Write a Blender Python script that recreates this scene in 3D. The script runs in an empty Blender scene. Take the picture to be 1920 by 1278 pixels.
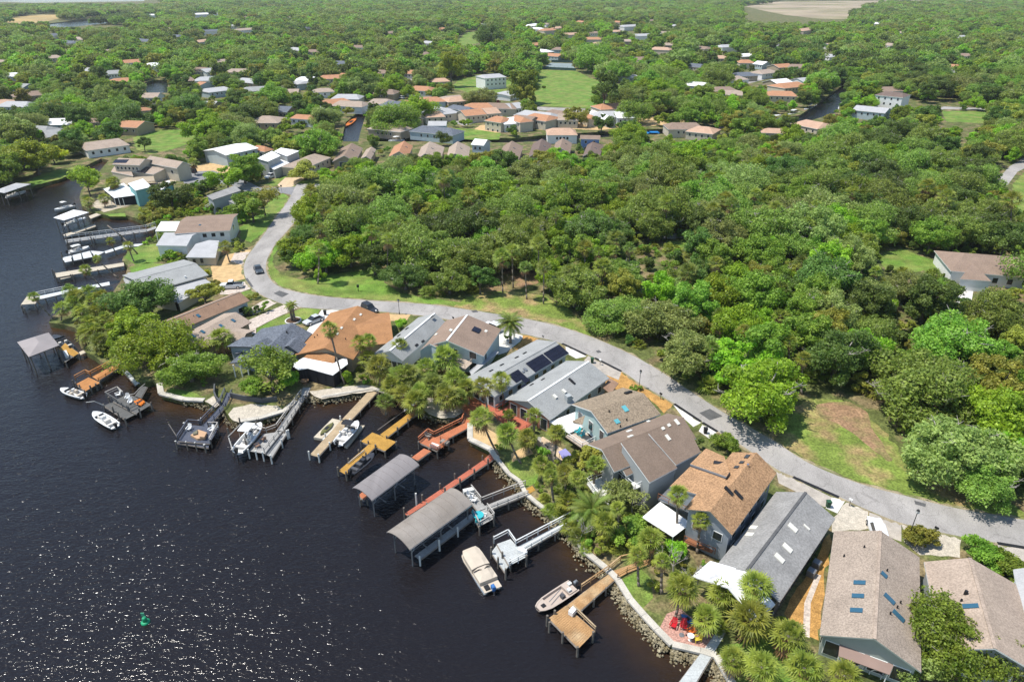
import bpy, math, random
import numpy as np
from mathutils import Vector, Matrix
from mathutils import geometry as mgeo

R = math.radians
random.seed(7)
scene = bpy.context.scene

# ------------------------------------------------------------------ camera, sky, sun, exposure
CAMH, FPX, IW, IH = 66.0, 1270.0, 1920.0, 1278.0
PITCH = math.atan(675.0 / FPX)
cam_d = bpy.data.cameras.new('camera')
cam_d.sensor_width = 36.0
cam_d.lens = FPX / IW * 36.0
cam_d.clip_start = 0.5
cam_d.clip_end = 20000
cam = bpy.data.objects.new('camera', cam_d)
cam.location = (0, 0, CAMH)
cam.rotation_euler = (math.pi / 2 - PITCH, 0, 0)
scene.collection.objects.link(cam)
scene.camera = cam

SUN_EL = 66.0
SUN_DIR = Vector((-1.0, 0.02, 0)).normalized() * math.cos(R(SUN_EL)) + Vector((0, 0, math.sin(R(SUN_EL))))
world = bpy.data.worlds.new('World')
scene.world = world
world.use_nodes = True
wn = world.node_tree.nodes
wn.clear()
sky = wn.new('ShaderNodeTexSky')
sky.sky_type = 'NISHITA'
sky.sun_disc = False
sky.sun_elevation = R(SUN_EL)
sky.sun_rotation = math.atan2(SUN_DIR.x, SUN_DIR.y)
sky.air_density = 1.15
sky.dust_density = 0.25
sky.ozone_density = 1.0
bg = wn.new('ShaderNodeBackground')
bg.inputs['Strength'].default_value = 0.14
wo = wn.new('ShaderNodeOutputWorld')
world.node_tree.links.new(sky.outputs[0], bg.inputs['Color'])
world.node_tree.links.new(bg.outputs[0], wo.inputs['Surface'])

sun_d = bpy.data.lights.new('sun', 'SUN')
sun_d.energy = 4.7
sun_d.angle = R(0.53)
sun_d.color = (1.0, 0.95, 0.87)
sun = bpy.data.objects.new('sun', sun_d)
sun.rotation_euler = SUN_DIR.to_track_quat('Z', 'Y').to_euler()
sun.location = (0, 0, 120)
scene.collection.objects.link(sun)

vs = scene.view_settings
vs.view_transform = 'Standard'
vs.look = 'None'
vs.exposure = 0.25
vs.gamma = 1.0
vs.use_curve_mapping = False
scene.cycles.max_bounces = 4
scene.cycles.diffuse_bounces = 2
scene.cycles.glossy_bounces = 2
scene.cycles.transparent_max_bounces = 8
scene.cycles.use_denoising = True
scene.cycles.volume_bounces = 0
scene.cycles.sample_clamp_indirect = 6
# ------------------------------------------------------------------ helpers
LZ = 1.2                       # land level above the river
COL = scene.collection
SP, CP = math.sin(PITCH), math.cos(PITCH)


def ray(x, y):
    cx, cy = (x - IW / 2) / FPX, (IH / 2 - y) / FPX
    return Vector((cx, CP + cy * SP, -SP + cy * CP))


def P(x, y, z=LZ):
    """surveyed point: the place at height z that the photograph shows at (x, y)"""
    d = ray(x, y)
    t = (z - CAMH) / d.z
    return Vector((d.x * t, d.y * t, z))


def depth(p):
    return p.y * CP + (CAMH - p.z) * SP


def proj(p):
    d = depth(p)
    up = p.y * SP - (CAMH - p.z) * CP
    return IW / 2 + FPX * p.x / d, IH / 2 - FPX * up / d


def xy(v):
    return Vector((v.x, v.y, 0))


ORG = {}


def link(name, mesh, parent=None, loc=None):
    o = bpy.data.objects.new(name, mesh)
    COL.objects.link(o)
    if parent is not None:
        o.parent = parent
        ORG[o.name] = ORG.get(parent.name, Vector((0, 0, 0)))
    else:
        o.location = loc if loc is not None else (0, 0, 0)
        ORG[o.name] = Vector(o.location)
    return o


def thing(name, label, cat, loc, group=None):
    o = link(name, None, None, loc)
    o.empty_display_size = 0.5
    return tag(o, label, cat, group)


def tag(o, label=None, cat=None, group=None, kind=None):
    if label: o['label'] = label
    if cat: o['category'] = cat
    if group: o['group'] = group
    if kind: o['kind'] = kind
    return o


class MB:
    def __init__(s):
        s.v, s.f, s.m = [], [], []

    def add(s, verts, faces, mi=0):
        b = len(s.v)
        s.v += [Vector(v) for v in verts]
        for f in faces:
            s.f.append([b + i for i in f])
            s.m.append(mi)
        return s

    def box(s, c, hu, hv, hn, mi=0):
        c, hu, hv, hn = Vector(c), Vector(hu), Vector(hv), Vector(hn)
        if hu.cross(hv).dot(hn) < 0: hu = -hu
        vs_ = [c + hu * a + hv * b_ + hn * d for d in (-1, 1) for b_ in (-1, 1) for a in (-1, 1)]
        return s.add(vs_, [(0, 2, 3, 1), (4, 5, 7, 6), (0, 1, 5, 4), (2, 6, 7, 3), (0, 4, 6, 2), (1, 3, 7, 5)], mi)

    def bx(s, c, sx, sy, sz, mi=0, rz=0.0):
        u = Vector((math.cos(rz), math.sin(rz), 0)); w = Vector((-u.y, u.x, 0))
        return s.box(c, u * sx / 2, w * sy / 2, Vector((0, 0, sz / 2)), mi)

    def slab(s, pts, th, mi=0, side=None):
        pts = [Vector(p) for p in pts]
        n = Vector((0, 0, 0))
        for i in range(len(pts)):
            a, b = pts[i], pts[(i + 1) % len(pts)]
            n += a.cross(b)
        if n.z < 0: pts.reverse()
        k = len(pts); dn = Vector((0, 0, -th))
        b = len(s.v)
        s.v += pts + [p + dn for p in pts]
        s.f.append(list(range(b, b + k))); s.m.append(mi)
        s.f.append(list(range(b + 2 * k - 1, b + k - 1, -1))); s.m.append(mi if side is None else side)
        for i in range(k):
            j = (i + 1) % k
            s.f.append([b + i, b + k + i, b + k + j, b + j]); s.m.append(mi if side is None else side)
        return s

    def prism(s, pts, zb, mi=0):
        """walls under a closed ring of top points, down to zb"""
        pts = [Vector(p) for p in pts]
        n = sum((pts[i].x * pts[(i + 1) % len(pts)].y - pts[i].y * pts[(i + 1) % len(pts)].x) for i in range(len(pts)))
        if n < 0: pts.reverse()
        k = len(pts); b = len(s.v)
        s.v += pts + [Vector((p.x, p.y, zb)) for p in pts]
        for i in range(k):
            j = (i + 1) % k
            s.f.append([b + i, b + k + i, b + k + j, b + j]); s.m.append(mi)
        s.f.append(list(range(b, b + k))); s.m.append(mi)
        return s

    def tube(s, p0, p1, r0, r1=None, n=6, mi=0, cap=True):
        p0, p1 = Vector(p0), Vector(p1)
        r1 = r0 if r1 is None else r1
        d = (p1 - p0)
        if d.length < 1e-6: return s
        d.normalize()
        a = d.orthogonal().normalized(); c = d.cross(a)
        b = len(s.v)
        for p, r in ((p0, r0), (p1, r1)):
            for i in range(n):
                t = 2 * math.pi * i / n
                s.v.append(p + a * (math.cos(t) * r) + c * (math.sin(t) * r))
        for i in range(n):
            j = (i + 1) % n
            s.f.append([b + i, b + j, b + n + j, b + n + i]); s.m.append(mi)
        if cap:
            s.f.append([b + n + i for i in range(n)]); s.m.append(mi)
            s.f.append([b + n - 1 - i for i in range(n)]); s.m.append(mi)
        return s

    def path(s, pts, r, n=6, mi=0):
        for i in range(len(pts) - 1):
            r0 = r if not isinstance(r, (list, tuple)) else r[i]
            r1 = r if not isinstance(r, (list, tuple)) else r[i + 1]
            s.tube(pts[i], pts[i + 1], r0, r1, n, mi)
        return s

    def loft(s, rings, mi=0, cap=True):
        b = len(s.v); k = len(rings[0])
        for r in rings: s.v += [Vector(p) for p in r]
        for i in range(len(rings) - 1):
            for j in range(k):
                jj = (j + 1) % k
                s.f.append([b + i * k + j, b + i * k + jj, b + (i + 1) * k + jj, b + (i + 1) * k + j]); s.m.append(mi)
        if cap:
            s.f.append([b + j for j in range(k)][::-1]); s.m.append(mi)
            s.f.append([b + (len(rings) - 1) * k + j for j in range(k)]); s.m.append(mi)
        return s

    def xf(s, M4):
        s.v = [M4 @ v for v in s.v]
        return s

    def mesh(s, name, mats, org=None, smooth=False):
        me = bpy.data.meshes.new(name)
        o = org or Vector((0, 0, 0))
        me.from_pydata([tuple(v - o) for v in s.v], [], s.f)
        for m in (mats if isinstance(mats, (list, tuple)) else [mats]): me.materials.append(m)
        if any(s.m): me.polygons.foreach_set('material_index', s.m)
        if smooth: me.polygons.foreach_set('use_smooth', [True] * len(s.f))
        me.update()
        return me

    def build(s, name, mats, parent=None, smooth=False, loc=None):
        org = ORG[parent.name] if parent is not None else (Vector(loc) if loc is not None else Vector((0, 0, 0)))
        return link(name, s.mesh(name, mats, org, smooth), parent, org if parent is None else None)


def copy_tree(o, parent=None):
    c = o.copy()
    COL.objects.link(c)
    c.parent = parent
    for ch in o.children: copy_tree(ch, c)
    return c


# ------------------------------------------------------------------ materials
MATS = {}


def lin(h, k=1.0):
    if isinstance(h, str):
        v = [int(h[i:i + 2], 16) / 255 for i in (0, 2, 4)]
        v = [(c / 12.92 if c <= 0.04045 else ((c + 0.055) / 1.055) ** 2.4) * k for c in v]
        return (*v, 1)
    return (*[c * k for c in h], 1)


def new_mat(name):
    m = bpy.data.materials.new(name)
    m.use_nodes = True
    nt = m.node_tree
    b = nt.nodes['Principled BSDF']
    return m, nt, b


def M(name, col, rough=0.8, var=0.12, scale=0.6, fine=0.0, fscale=9.0, col2=None, bump=0.0, spec=0.25, metal=0.0, stretch=None, c2lo=0.45, c2hi=0.62):
    """plain procedural surface: broad mottling, fine speckle, optional second colour in patches"""
    if name in MATS: return MATS[name]
    m, nt, b = new_mat(name)
    N, L = nt.nodes, nt.links
    geo = N.new('ShaderNodeNewGeometry')
    src = geo.outputs['Position']
    if stretch:
        mp = N.new('ShaderNodeMapping'); mp.inputs['Scale'].default_value = stretch
        mp.inputs['Rotation'].default_value = (0, 0, R(35))
        L.new(src, mp.inputs['Vector']); src = mp.outputs[0]
    n1 = N.new('ShaderNodeTexNoise'); n1.inputs['Scale'].default_value = scale; n1.inputs['Detail'].default_value = 6
    L.new(src, n1.inputs['Vector'])
    c = lin(col)
    rmp = N.new('ShaderNodeMapRange'); rmp.inputs['From Min'].default_value = 0.3; rmp.inputs['From Max'].default_value = 0.7
    rmp.inputs['To Min'].default_value = 1 - var; rmp.inputs['To Max'].default_value = 1 + var
    L.new(n1.outputs['Fac'], rmp.inputs['Value'])
    last = None
    mul = N.new('ShaderNodeMix'); mul.data_type = 'RGBA'; mul.blend_type = 'MULTIPLY'; mul.inputs[0].default_value = 1
    mul.inputs[6].default_value = c
    if col2 is not None:
        n2 = N.new('ShaderNodeTexNoise'); n2.inputs['Scale'].default_value = scale * 0.45; n2.inputs['Detail'].default_value = 5
        L.new(src, n2.inputs['Vector'])
        r2 = N.new('ShaderNodeMapRange'); r2.inputs['From Min'].default_value = c2lo; r2.inputs['From Max'].default_value = c2hi
        L.new(n2.outputs['Fac'], r2.inputs['Value'])
        mx = N.new('ShaderNodeMix'); mx.data_type = 'RGBA'
        mx.inputs[6].default_value = c; mx.inputs[7].default_value = lin(col2)
        L.new(r2.outputs[0], mx.inputs[0]); L.new(mx.outputs[2], mul.inputs[6])
    L.new(rmp.outputs[0], mul.inputs[7]); last = mul.outputs[2]
    if fine:
        n3 = N.new('ShaderNodeTexNoise'); n3.inputs['Scale'].default_value = fscale; n3.inputs['Detail'].default_value = 2
        L.new(src, n3.inputs['Vector'])
        r3 = N.new('ShaderNodeMapRange'); r3.inputs['From Min'].default_value = 0.35; r3.inputs['From Max'].default_value = 0.65
        r3.inputs['To Min'].default_value = 1 - fine; r3.inputs['To Max'].default_value = 1 + fine
        L.new(n3.outputs['Fac'], r3.inputs['Value'])
        mf = N.new('ShaderNodeMix'); mf.data_type = 'RGBA'; mf.blend_type = 'MULTIPLY'; mf.inputs[0].default_value = 1
        L.new(last, mf.inputs[6]); L.new(r3.outputs[0], mf.inputs[7]); last = mf.outputs[2]
    L.new(last, b.inputs['Base Color'])
    b.inputs['Roughness'].default_value = rough
    b.inputs['Specular IOR Level'].default_value = spec
    b.inputs['Metallic'].default_value = metal
    if bump:
        bp = N.new('ShaderNodeBump'); bp.inputs['Strength'].default_value = bump; bp.inputs['Distance'].default_value = 0.1
        L.new(n1.outputs['Fac'], bp.inputs['Height']); L.new(bp.outputs[0], b.inputs['Normal'])
    MATS[name] = m
    return m


def leaf_mat(name, col, col2, var=0.55, trans=0.3):
    """foliage: hue and tone differ between trees, clumps and leaves; thin leaves let light through"""
    m, nt, b = new_mat(name)
    N, L = nt.nodes, nt.links
    geo = N.new('ShaderNodeNewGeometry'); oi = N.new('ShaderNodeObjectInfo')
    n1 = N.new('ShaderNodeTexNoise'); n1.inputs['Scale'].default_value = 0.55; n1.inputs['Detail'].default_value = 4
    L.new(geo.outputs['Position'], n1.inputs['Vector'])
    r1 = N.new('ShaderNodeMapRange'); r1.inputs['From Min'].default_value = 0.35; r1.inputs['From Max'].default_value = 0.65
    L.new(n1.outputs['Fac'], r1.inputs['Value'])
    mx = N.new('ShaderNodeMix'); mx.data_type = 'RGBA'
    mx.inputs[6].default_value = lin(col, .8); mx.inputs[7].default_value = lin(col2, 1.15)
    L.new(r1.outputs[0], mx.inputs[0])
    hsv = N.new('ShaderNodeHueSaturation'); hsv.inputs['Saturation'].default_value = 1.08
    ra = N.new('ShaderNodeMapRange'); ra.inputs['To Min'].default_value = 1.03 - var; ra.inputs['To Max'].default_value = 1.03 + var
    # leaf to leaf: random per island
    add = N.new('ShaderNodeMath'); add.operation = 'ADD'
    L.new(oi.outputs['Random'], add.inputs[0])
    L.new(geo.outputs['Random Per Island'], add.inputs[1])
    hal = N.new('ShaderNodeMath'); hal.operation = 'MULTIPLY'; hal.inputs[1].default_value = 0.5
    L.new(add.outputs[0], hal.inputs[0]); L.new(hal.outputs[0], ra.inputs['Value'])
    L.new(ra.outputs[0], hsv.inputs['Value'])
    rh = N.new('ShaderNodeMapRange'); rh.inputs['To Min'].default_value = 0.474; rh.inputs['To Max'].default_value = 0.52
    L.new(oi.outputs['Random'], rh.inputs['Value']); L.new(rh.outputs[0], hsv.inputs['Hue'])
    L.new(mx.outputs[2], hsv.inputs['Color'])
    L.new(hsv.outputs[0], b.inputs['Base Color'])
    b.inputs['Roughness'].default_value = 0.55
    b.inputs['Specular IOR Level'].default_value = 0.25
    tr = N.new('ShaderNodeBsdfTranslucent')
    L.new(hsv.outputs[0], tr.inputs['Color'])
    hy = N.new('ShaderNodeHueSaturation'); hy.inputs['Hue'].default_value = .488; hy.inputs['Value'].default_value = trans * 2.8
    L.new(hsv.outputs[0], hy.inputs['Color']); L.new(hy.outputs[0], tr.inputs['Color'])
    ms = N.new('ShaderNodeAddShader')     # a leaf passes about as much light as it sends back
    L.new(b.outputs[0], ms.inputs[0]); L.new(tr.outputs[0], ms.inputs[1])
    L.new(ms.outputs[0], N['Material Output'].inputs['Surface'])
    MATS[name] = m
    return m


WHITE = M('white_paint', (0.78, 0.78, 0.76), 0.5, 0.05, 0.8)
OFFW = M('offwhite_paint', (0.62, 0.62, 0.58), 0.6, 0.07, 0.8)
GLASS = M('dark_window_glass', (0.025, 0.03, 0.035), 0.08, 0.2, 0.5, spec=0.6)
BLACK = M('black_trim', (0.02, 0.02, 0.022), 0.5, 0.1)
GREYM = M('grey_metal', (0.3, 0.31, 0.32), 0.4, 0.1, metal=0.6)
CONC = M('concrete', (0.42, 0.39, 0.34), 0.9, 0.15, 0.7, fine=0.12)
WOODG = M('weathered_wood', (0.25, 0.22, 0.19), 0.85, 0.2, 2.0, fine=0.2)
PILE = M('piling_wood', (0.17, 0.15, 0.125), 0.9, 0.25, 2.0)
BARK = M('bark', (0.16, 0.135, 0.11), 0.95, 0.25, 1.5, fine=0.2)
PBARK = M('palm_bark', (0.22, 0.185, 0.15), 0.95, 0.2, 2.0, fine=0.25)
BARE = M('bare_branch', (0.36, 0.33, 0.29), 0.95, 0.2, 2.0)
RUBBER = M('rubber', (0.015, 0.015, 0.016), 0.8, 0.1)
CHROME = M('bright_metal', (0.6, 0.6, 0.62), 0.25, 0.05, metal=0.9)
LAMPW = M('lamp_glass', (0.7, 0.7, 0.66), 0.2, 0.03)
REDL = M('red_lens', (0.35, 0.02, 0.02), 0.2, 0.05)
# ------------------------------------------------------------------ the setting: water, land, road, lawns, beds
SHORE_PX = [(1470, 1420), (1395, 1325), (1365, 1278), (1341, 1236), (1312, 1227), (1259, 1215), (1230, 1186), (1206, 1160), (1180, 1130),
            (1158, 1094), (1138, 1074), (1096, 1040), (1070, 1001), (1039, 973), (1011, 953), (985, 931), (974, 908),
            (954, 894), (932, 866), (920, 848), (881, 829), (881, 799), (884, 784), (872, 772), (853, 786), (825, 787),
            (802, 779), (790, 768), (793, 757), (770, 752), (745, 745), (720, 738), (699, 734), (650, 742), (603, 750),
            (588, 744), (572, 735), (556, 757), (534, 776), (486, 790), (450, 796), (436, 792), (425, 778), (416, 762),
            (404, 767), (384, 756), (347, 754), (303, 743), (300, 724), (287, 718), (272, 722), (258, 720), (244, 702),
            (231, 694), (205, 690), (191, 682), (178, 672), (163, 665), (153, 655), (149, 640), (152, 625), (140, 618),
            (122, 613), (93, 609), (101, 596), (128, 588), (165, 582), (192, 570), (213, 552), (228, 530), (237, 517),
            (241, 503), (230, 492), (234, 482), (252, 469), (274, 459), (288, 450), (294, 438), (284, 428), (272, 421),
            (255, 412), (237, 407), (205, 407), (186, 404), (165, 394), (154, 388), (150, 374), (153, 360), (166, 345),
            (182, 330), (192, 318), (205, 303), (190, 300), (165, 312), (124, 332), (100, 342), (57, 352), (0, 360),
            (-80, 380), (-300, 430)]
SHORE = [P(x, y, 0.6) for x, y in SHORE_PX]
HOLES_PX = [
    [(268, 158), (285, 152), (316, 152), (314, 176), (276, 177)],
    [(84, 46), (150, 38), (205, 33), (232, 29), (238, 37), (205, 44), (150, 50), (90, 56)],
    [(8, 47), (46, 44), (40, 58), (14, 60)],
    [(-60, 2), (100, -2), (275, -3), (270, 3), (60, 6)],
    [(640, 268), (648, 232), (676, 208), (696, 196), (700, 204), (684, 224), (676, 250), (672, 268)],
    [(690, 268), (700, 261), (820, 259), (960, 262), (1020, 256), (1120, 250), (1260, 243), (1270, 252), (1130, 260), (1030, 266), (960, 270), (820, 268)],
    [(1275, 245), (1340, 236), (1440, 228), (1500, 218), (1540, 190), (1566, 172), (1582, 160), (1594, 166), (1584, 186), (1566, 214), (1520, 228), (1450, 238), (1350, 248), (1280, 255)],
    [(475, 262), (540, 258), (600, 244), (606, 250), (546, 270), (510, 276)],
]
HOLES = [[P(x, y, 0.6) for x, y in h] for h in HOLES_PX]

GR_SHORE = np.array([[p.x, p.y] for p in SHORE])


def seg_dist(px, py, poly, closed=False):
    d = np.full(px.shape, 1e9)
    n = len(poly)
    for i in range(n if closed else n - 1):
        a, b = poly[i], poly[(i + 1) % n]
        ab = b - a
        l2 = max(float(ab @ ab), 1e-9)
        t = np.clip(((px - a[0]) * ab[0] + (py - a[1]) * ab[1]) / l2, 0, 1)
        d = np.minimum(d, np.hypot(px - a[0] - t * ab[0], py - a[1] - t * ab[1]))
    return d


def inside(px, py, poly):
    c = np.zeros(px.shape, bool)
    n = len(poly)
    for i in range(n):
        x0, y0 = poly[i][0], poly[i][1]
        x1, y1 = poly[i - 1][0], poly[i - 1][1]
        if y0 == y1: continue
        c ^= ((y0 > py) != (y1 > py)) & (px < (x1 - x0) * (py - y0) / (y1 - y0) + x0)
    return c


# water: one sheet, finer near the shore so that the shallow margin shows the brown bottom
def make_water():
    xs = np.unique(np.concatenate([[-9000, -4000, -2000, -1000, -500, -300], np.arange(-200, 90, 2.0), [150, 300, 600, 1200, 2500, 5000, 9000]]))
    ys = np.unique(np.concatenate([[-400, -100, 0, 30], np.arange(40, 300, 2.0), [320, 360, 420, 520, 700, 1000, 1500, 2500, 4500, 9000, 14000]]))
    X, Y = np.meshgrid(xs, ys)
    nx, ny = len(xs), len(ys)
    d = seg_dist(X.ravel(), Y.ravel(), GR_SHORE)
    sh = np.exp(-(d / 2.9) ** 1.2)
    v = np.stack([X.ravel(), Y.ravel(), np.zeros(nx * ny)], 1)
    idx = np.arange(nx * ny).reshape(ny, nx)
    f = np.stack([idx[:-1, :-1], idx[:-1, 1:], idx[1:, 1:], idx[1:, :-1]], -1).reshape(-1, 4)
    me = bpy.data.meshes.new('river_water')
    me.from_pydata(v.tolist(), [], f.tolist())
    at = me.attributes.new('shallow', 'FLOAT', 'POINT')
    at.data.foreach_set('value', sh.astype(np.float32))
    m, nt, b = new_mat('river_water')
    N, L = nt.nodes, nt.links
    a = N.new('ShaderNodeAttribute'); a.attribute_name = 'shallow'
    geo = N.new('ShaderNodeNewGeometry')
    nz = N.new('ShaderNodeTexNoise'); nz.inputs['Scale'].default_value = 0.16; nz.inputs['Detail'].default_value = 4
    L.new(geo.outputs['Position'], nz.inputs['Vector'])
    mr = N.new('ShaderNodeMapRange'); mr.inputs['From Min'].default_value = 0.3; mr.inputs['From Max'].default_value = 0.7; mr.inputs['To Min'].default_value = 0.25; mr.inputs['To Max'].default_value = 1.3
    L.new(nz.outputs['Fac'], mr.inputs['Value'])
    mu = N.new('ShaderNodeMath'); mu.operation = 'MULTIPLY'; mu.use_clamp = True
    L.new(a.outputs['Fac'], mu.inputs[0]); L.new(mr.outputs[0], mu.inputs[1])
    mx = N.new('ShaderNodeMix'); mx.data_type = 'RGBA'
    mx.inputs[6].default_value = (0.0115, 0.0100, 0.0112, 1); mx.inputs[7].default_value = (0.055, 0.029, 0.011, 1)
    L.new(mu.outputs[0], mx.inputs[0]); L.new(mx.outputs[2], b.inputs['Base Color'])
    b.inputs['Roughness'].default_value = 0.13
    b.inputs['IOR'].default_value = 1.33
    mp = N.new('ShaderNodeMapping'); mp.inputs['Rotation'].default_value = (0, 0, R(28)); mp.inputs['Scale'].default_value = (0.55, 1.25, 1)
    L.new(geo.outputs['Position'], mp.inputs['Vector'])
    w1 = N.new('ShaderNodeTexNoise'); w1.inputs['Scale'].default_value = 0.55; w1.inputs['Detail'].default_value = 3; w1.inputs['Roughness'].default_value = 0.55
    w2 = N.new('ShaderNodeTexNoise'); w2.inputs['Scale'].default_value = 2.2; w2.inputs['Detail'].default_value = 3; w2.inputs['Roughness'].default_value = 0.6
    L.new(mp.outputs[0], w1.inputs['Vector']); L.new(mp.outputs[0], w2.inputs['Vector'])
    b1 = N.new('ShaderNodeBump'); b1.inputs['Strength'].default_value = 1.0; b1.inputs['Distance'].default_value = 0.16
    b2 = N.new('ShaderNodeBump'); b2.inputs['Strength'].default_value = 1.0; b2.inputs['Distance'].default_value = 0.09
    L.new(w1.outputs['Fac'], b1.inputs['Height']); L.new(w2.outputs['Fac'], b2.inputs['Height'])
    L.new(b1.outputs[0], b2.inputs['Normal']); L.new(b2.outputs[0], b.inputs['Normal'])
    me.materials.append(m)
    return tag(link('river_water', me), kind='structure')


make_water()

GROUND = M('ground_litter', (0.10, 0.118, 0.034), 0.95, 0.35, 0.5, fine=0.35, fscale=3.0, col2=(0.20, 0.155, 0.08), bump=0.3, c2lo=.48, c2hi=.62)
GRASS = M('lawn_grass', (0.118, 0.215, 0.03), 0.9, 0.3, 0.35, fine=0.3, fscale=4.0, col2=(0.21, 0.225, 0.06), bump=0.2, c2lo=.4, c2hi=.7)
DRYG = M('dry_grass', (0.155, 0.21, 0.04), 0.95, 0.3, 0.4, fine=0.3, fscale=3.0, col2=(0.30, 0.22, 0.10), bump=0.2)
SAND = M('sand_bed', (0.52, 0.36, 0.18), 0.95, 0.18, 0.8, fine=0.15)
MULCH = M('mulch_bed', (0.42, 0.235, 0.075), 0.95, 0.25, 1.0, fine=0.25, fscale=6)
SHELL = M('shell_gravel', (0.47, 0.42, 0.34), 0.95, 0.15, 1.5, fine=0.2, fscale=7)
PAVER = M('paver_drive', (0.50, 0.43, 0.37), 0.9, 0.12, 0.9, fine=0.2, fscale=3)
CONCL = M('pale_concrete', (0.62, 0.60, 0.56), 0.85, 0.08, 0.5, fine=0.06)
ROADM = M('pale_asphalt', (0.345, 0.325, 0.305), 0.9, 0.16, 0.35, fine=0.14, fscale=12, col2=(0.295, 0.28, 0.262), stretch=(1, 0.4, 1))
DARKA = M('dark_asphalt_patch', (0.10, 0.10, 0.10), 0.9, 0.15, 1.0, fine=0.2)
DIRT = M('bare_earth', (0.28, 0.175, 0.10), 0.95, 0.25, 0.6, fine=0.3, fscale=2.5, col2=(0.20, 0.17, 0.07))
MARSH = M('marsh_grass', (0.13, 0.15, 0.035), 0.95, 0.35, 0.4, fine=0.35, fscale=3, col2=(0.23, 0.16, 0.05))
STRAW = M('straw_marsh', (0.42, 0.30, 0.12), 0.95, 0.2, 0.02, col2=(0.30, 0.24, 0.12))
FARM = M('far_bare_field', (0.36, 0.29, 0.20), 0.95, 0.25, 0.012, col2=(0.22, 0.20, 0.10))
ROCK = M('shore_rock', (0.27, 0.235, 0.155), 0.95, 0.4, 2.2, fine=0.3, col2=(0.16, 0.13, 0.07))
SEAW = M('seawall_concrete', (0.48, 0.45, 0.39), 0.9, 0.18, 0.6, fine=0.12)


def flat_mesh(name, rings, z, mat, skirt=0.0):
    """flat sheet with holes, with a skirt down at its outline"""
    polys = [[Vector((p.x, p.y, 0)) for p in r] for r in rings]
    tris = mgeo.tessellate_polygon(polys)
    vv = [p for r in polys for p in r]
    b = MB()
    up = []
    for t in tris:
        a, c, d = (vv[i] for i in t)
        up.append(t if (c - a).cross(d - a).z > 0 else t[::-1])
    b.add([(p.x, p.y, z) for p in vv], up)
    if skirt:
        for r in polys:
            k = len(r)
            for i in range(k):
                p, q = r[i], r[(i + 1) % k]
                b.add([(p.x, p.y, z), (q.x, q.y, z), (q.x, q.y, z - skirt), (p.x, p.y, z - skirt)], [(0, 1, 2, 3)])
    return b


far_ring = SHORE + [Vector((-700, 330, 0)), Vector((-9000, 600, 0)), Vector((-9000, 14000, 0)), Vector((9000, 14000, 0)), Vector((9000, -300, 0)), Vector((60, -300, 0)), Vector((48, 20, 0))]
o = flat_mesh('ground', [far_ring] + HOLES, LZ, GROUND, 2.2).build('ground', GROUND)
tag(o, kind='structure')

RAGGED = (GRASS, DRYG, SAND, MULCH, DIRT, MARSH, SHELL)
EXCL = []          # ground outlines (world) where no tree may stand


def sheet(name, px, mat, lift, excl=True, smooth_it=0, z=LZ):
    pts = [P(x, y, z) for x, y in px]
    if mat in RAGGED:          # grown edges are never ruled lines
        q, rg = [], random.Random(len(EXCL))
        for i in range(len(pts)):
            a, c = pts[i], pts[(i + 1) % len(pts)]
            n = max(1, min(40, int((c - a).length / 1.1)))
            w = min(.45, (c - a).length * .04)
            q += [a.lerp(c, k / n) + (Vector((rg.uniform(-w, w), rg.uniform(-w, w), 0)) if k else Vector()) for k in range(n)]
        pts = q
    for _ in range(smooth_it):
        q = []
        for i in range(len(pts)):
            a, c = pts[i], pts[(i + 1) % len(pts)]
            q += [a.lerp(c, 0.25), a.lerp(c, 0.75)]
        pts = q
    b = flat_mesh(name, [pts], z + lift, mat)
    ob = tag(b.build(name, mat), kind='structure')
    if excl: EXCL.append([(p.x, p.y) for p in pts])
    return ob


def spline(px, n=8):
    q = []
    for i in range(len(px) - 1):
        p0 = px[max(i - 1, 0)]; p1 = px[i]; p2 = px[i + 1]; p3 = px[min(i + 2, len(px) - 1)]
        for k in range(n):
            t = k / n
            q.append(tuple(0.5 * ((2 * p1[j]) + (-p0[j] + p2[j]) * t + (2 * p0[j] - 5 * p1[j] + 4 * p2[j] - p3[j]) * t * t + (-p0[j] + 3 * p1[j] - 3 * p2[j] + p3[j]) * t ** 3) for j in (0, 1)))
    q.append(px[-1])
    return q


def unit_xy(v): return Vector((v.x, v.y, 0)).normalized()


# the curved street
IN_PX = [(600, 345), (590, 366), (568, 395), (541, 430), (516, 458), (501, 486), (499, 506), (507, 524), (527, 539), (564, 549), (609, 556), (688, 563), (806, 571),
         (906, 585), (986, 598), (1052, 613), (1120, 636), (1190, 668), (1246, 701), (1294, 733), (1363, 777), (1400, 797), (1450, 826), (1519, 869),
         (1608, 905), (1697, 929), (1787, 951), (1861, 964), (1920, 974), (2060, 995), (2400, 1040), (2900, 1090)]
OUT_PX = [(556, 345), (545, 368), (533, 387), (513, 413), (496, 438), (477, 463), (463, 483), (457, 503), (462, 524), (476, 543), (505, 560), (545, 573), (603, 579), (693, 583), (770, 589),
          (842, 599), (919, 614), (1000, 630), (1056, 645), (1103, 665), (1165, 695), (1206, 723), (1264, 756), (1315, 790), (1345, 808), (1397, 839), (1456, 879), (1487, 893),
          (1573, 931), (1628, 956), (1687, 979), (1740, 992), (1805, 1006), (1870, 1017), (1920, 1025), (2060, 1050), (2400, 1100), (2900, 1155)]
road_px = spline(IN_PX, 5) + spline(OUT_PX, 5)[::-1]
sheet('street', road_px, ROADM, 0.024)
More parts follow.
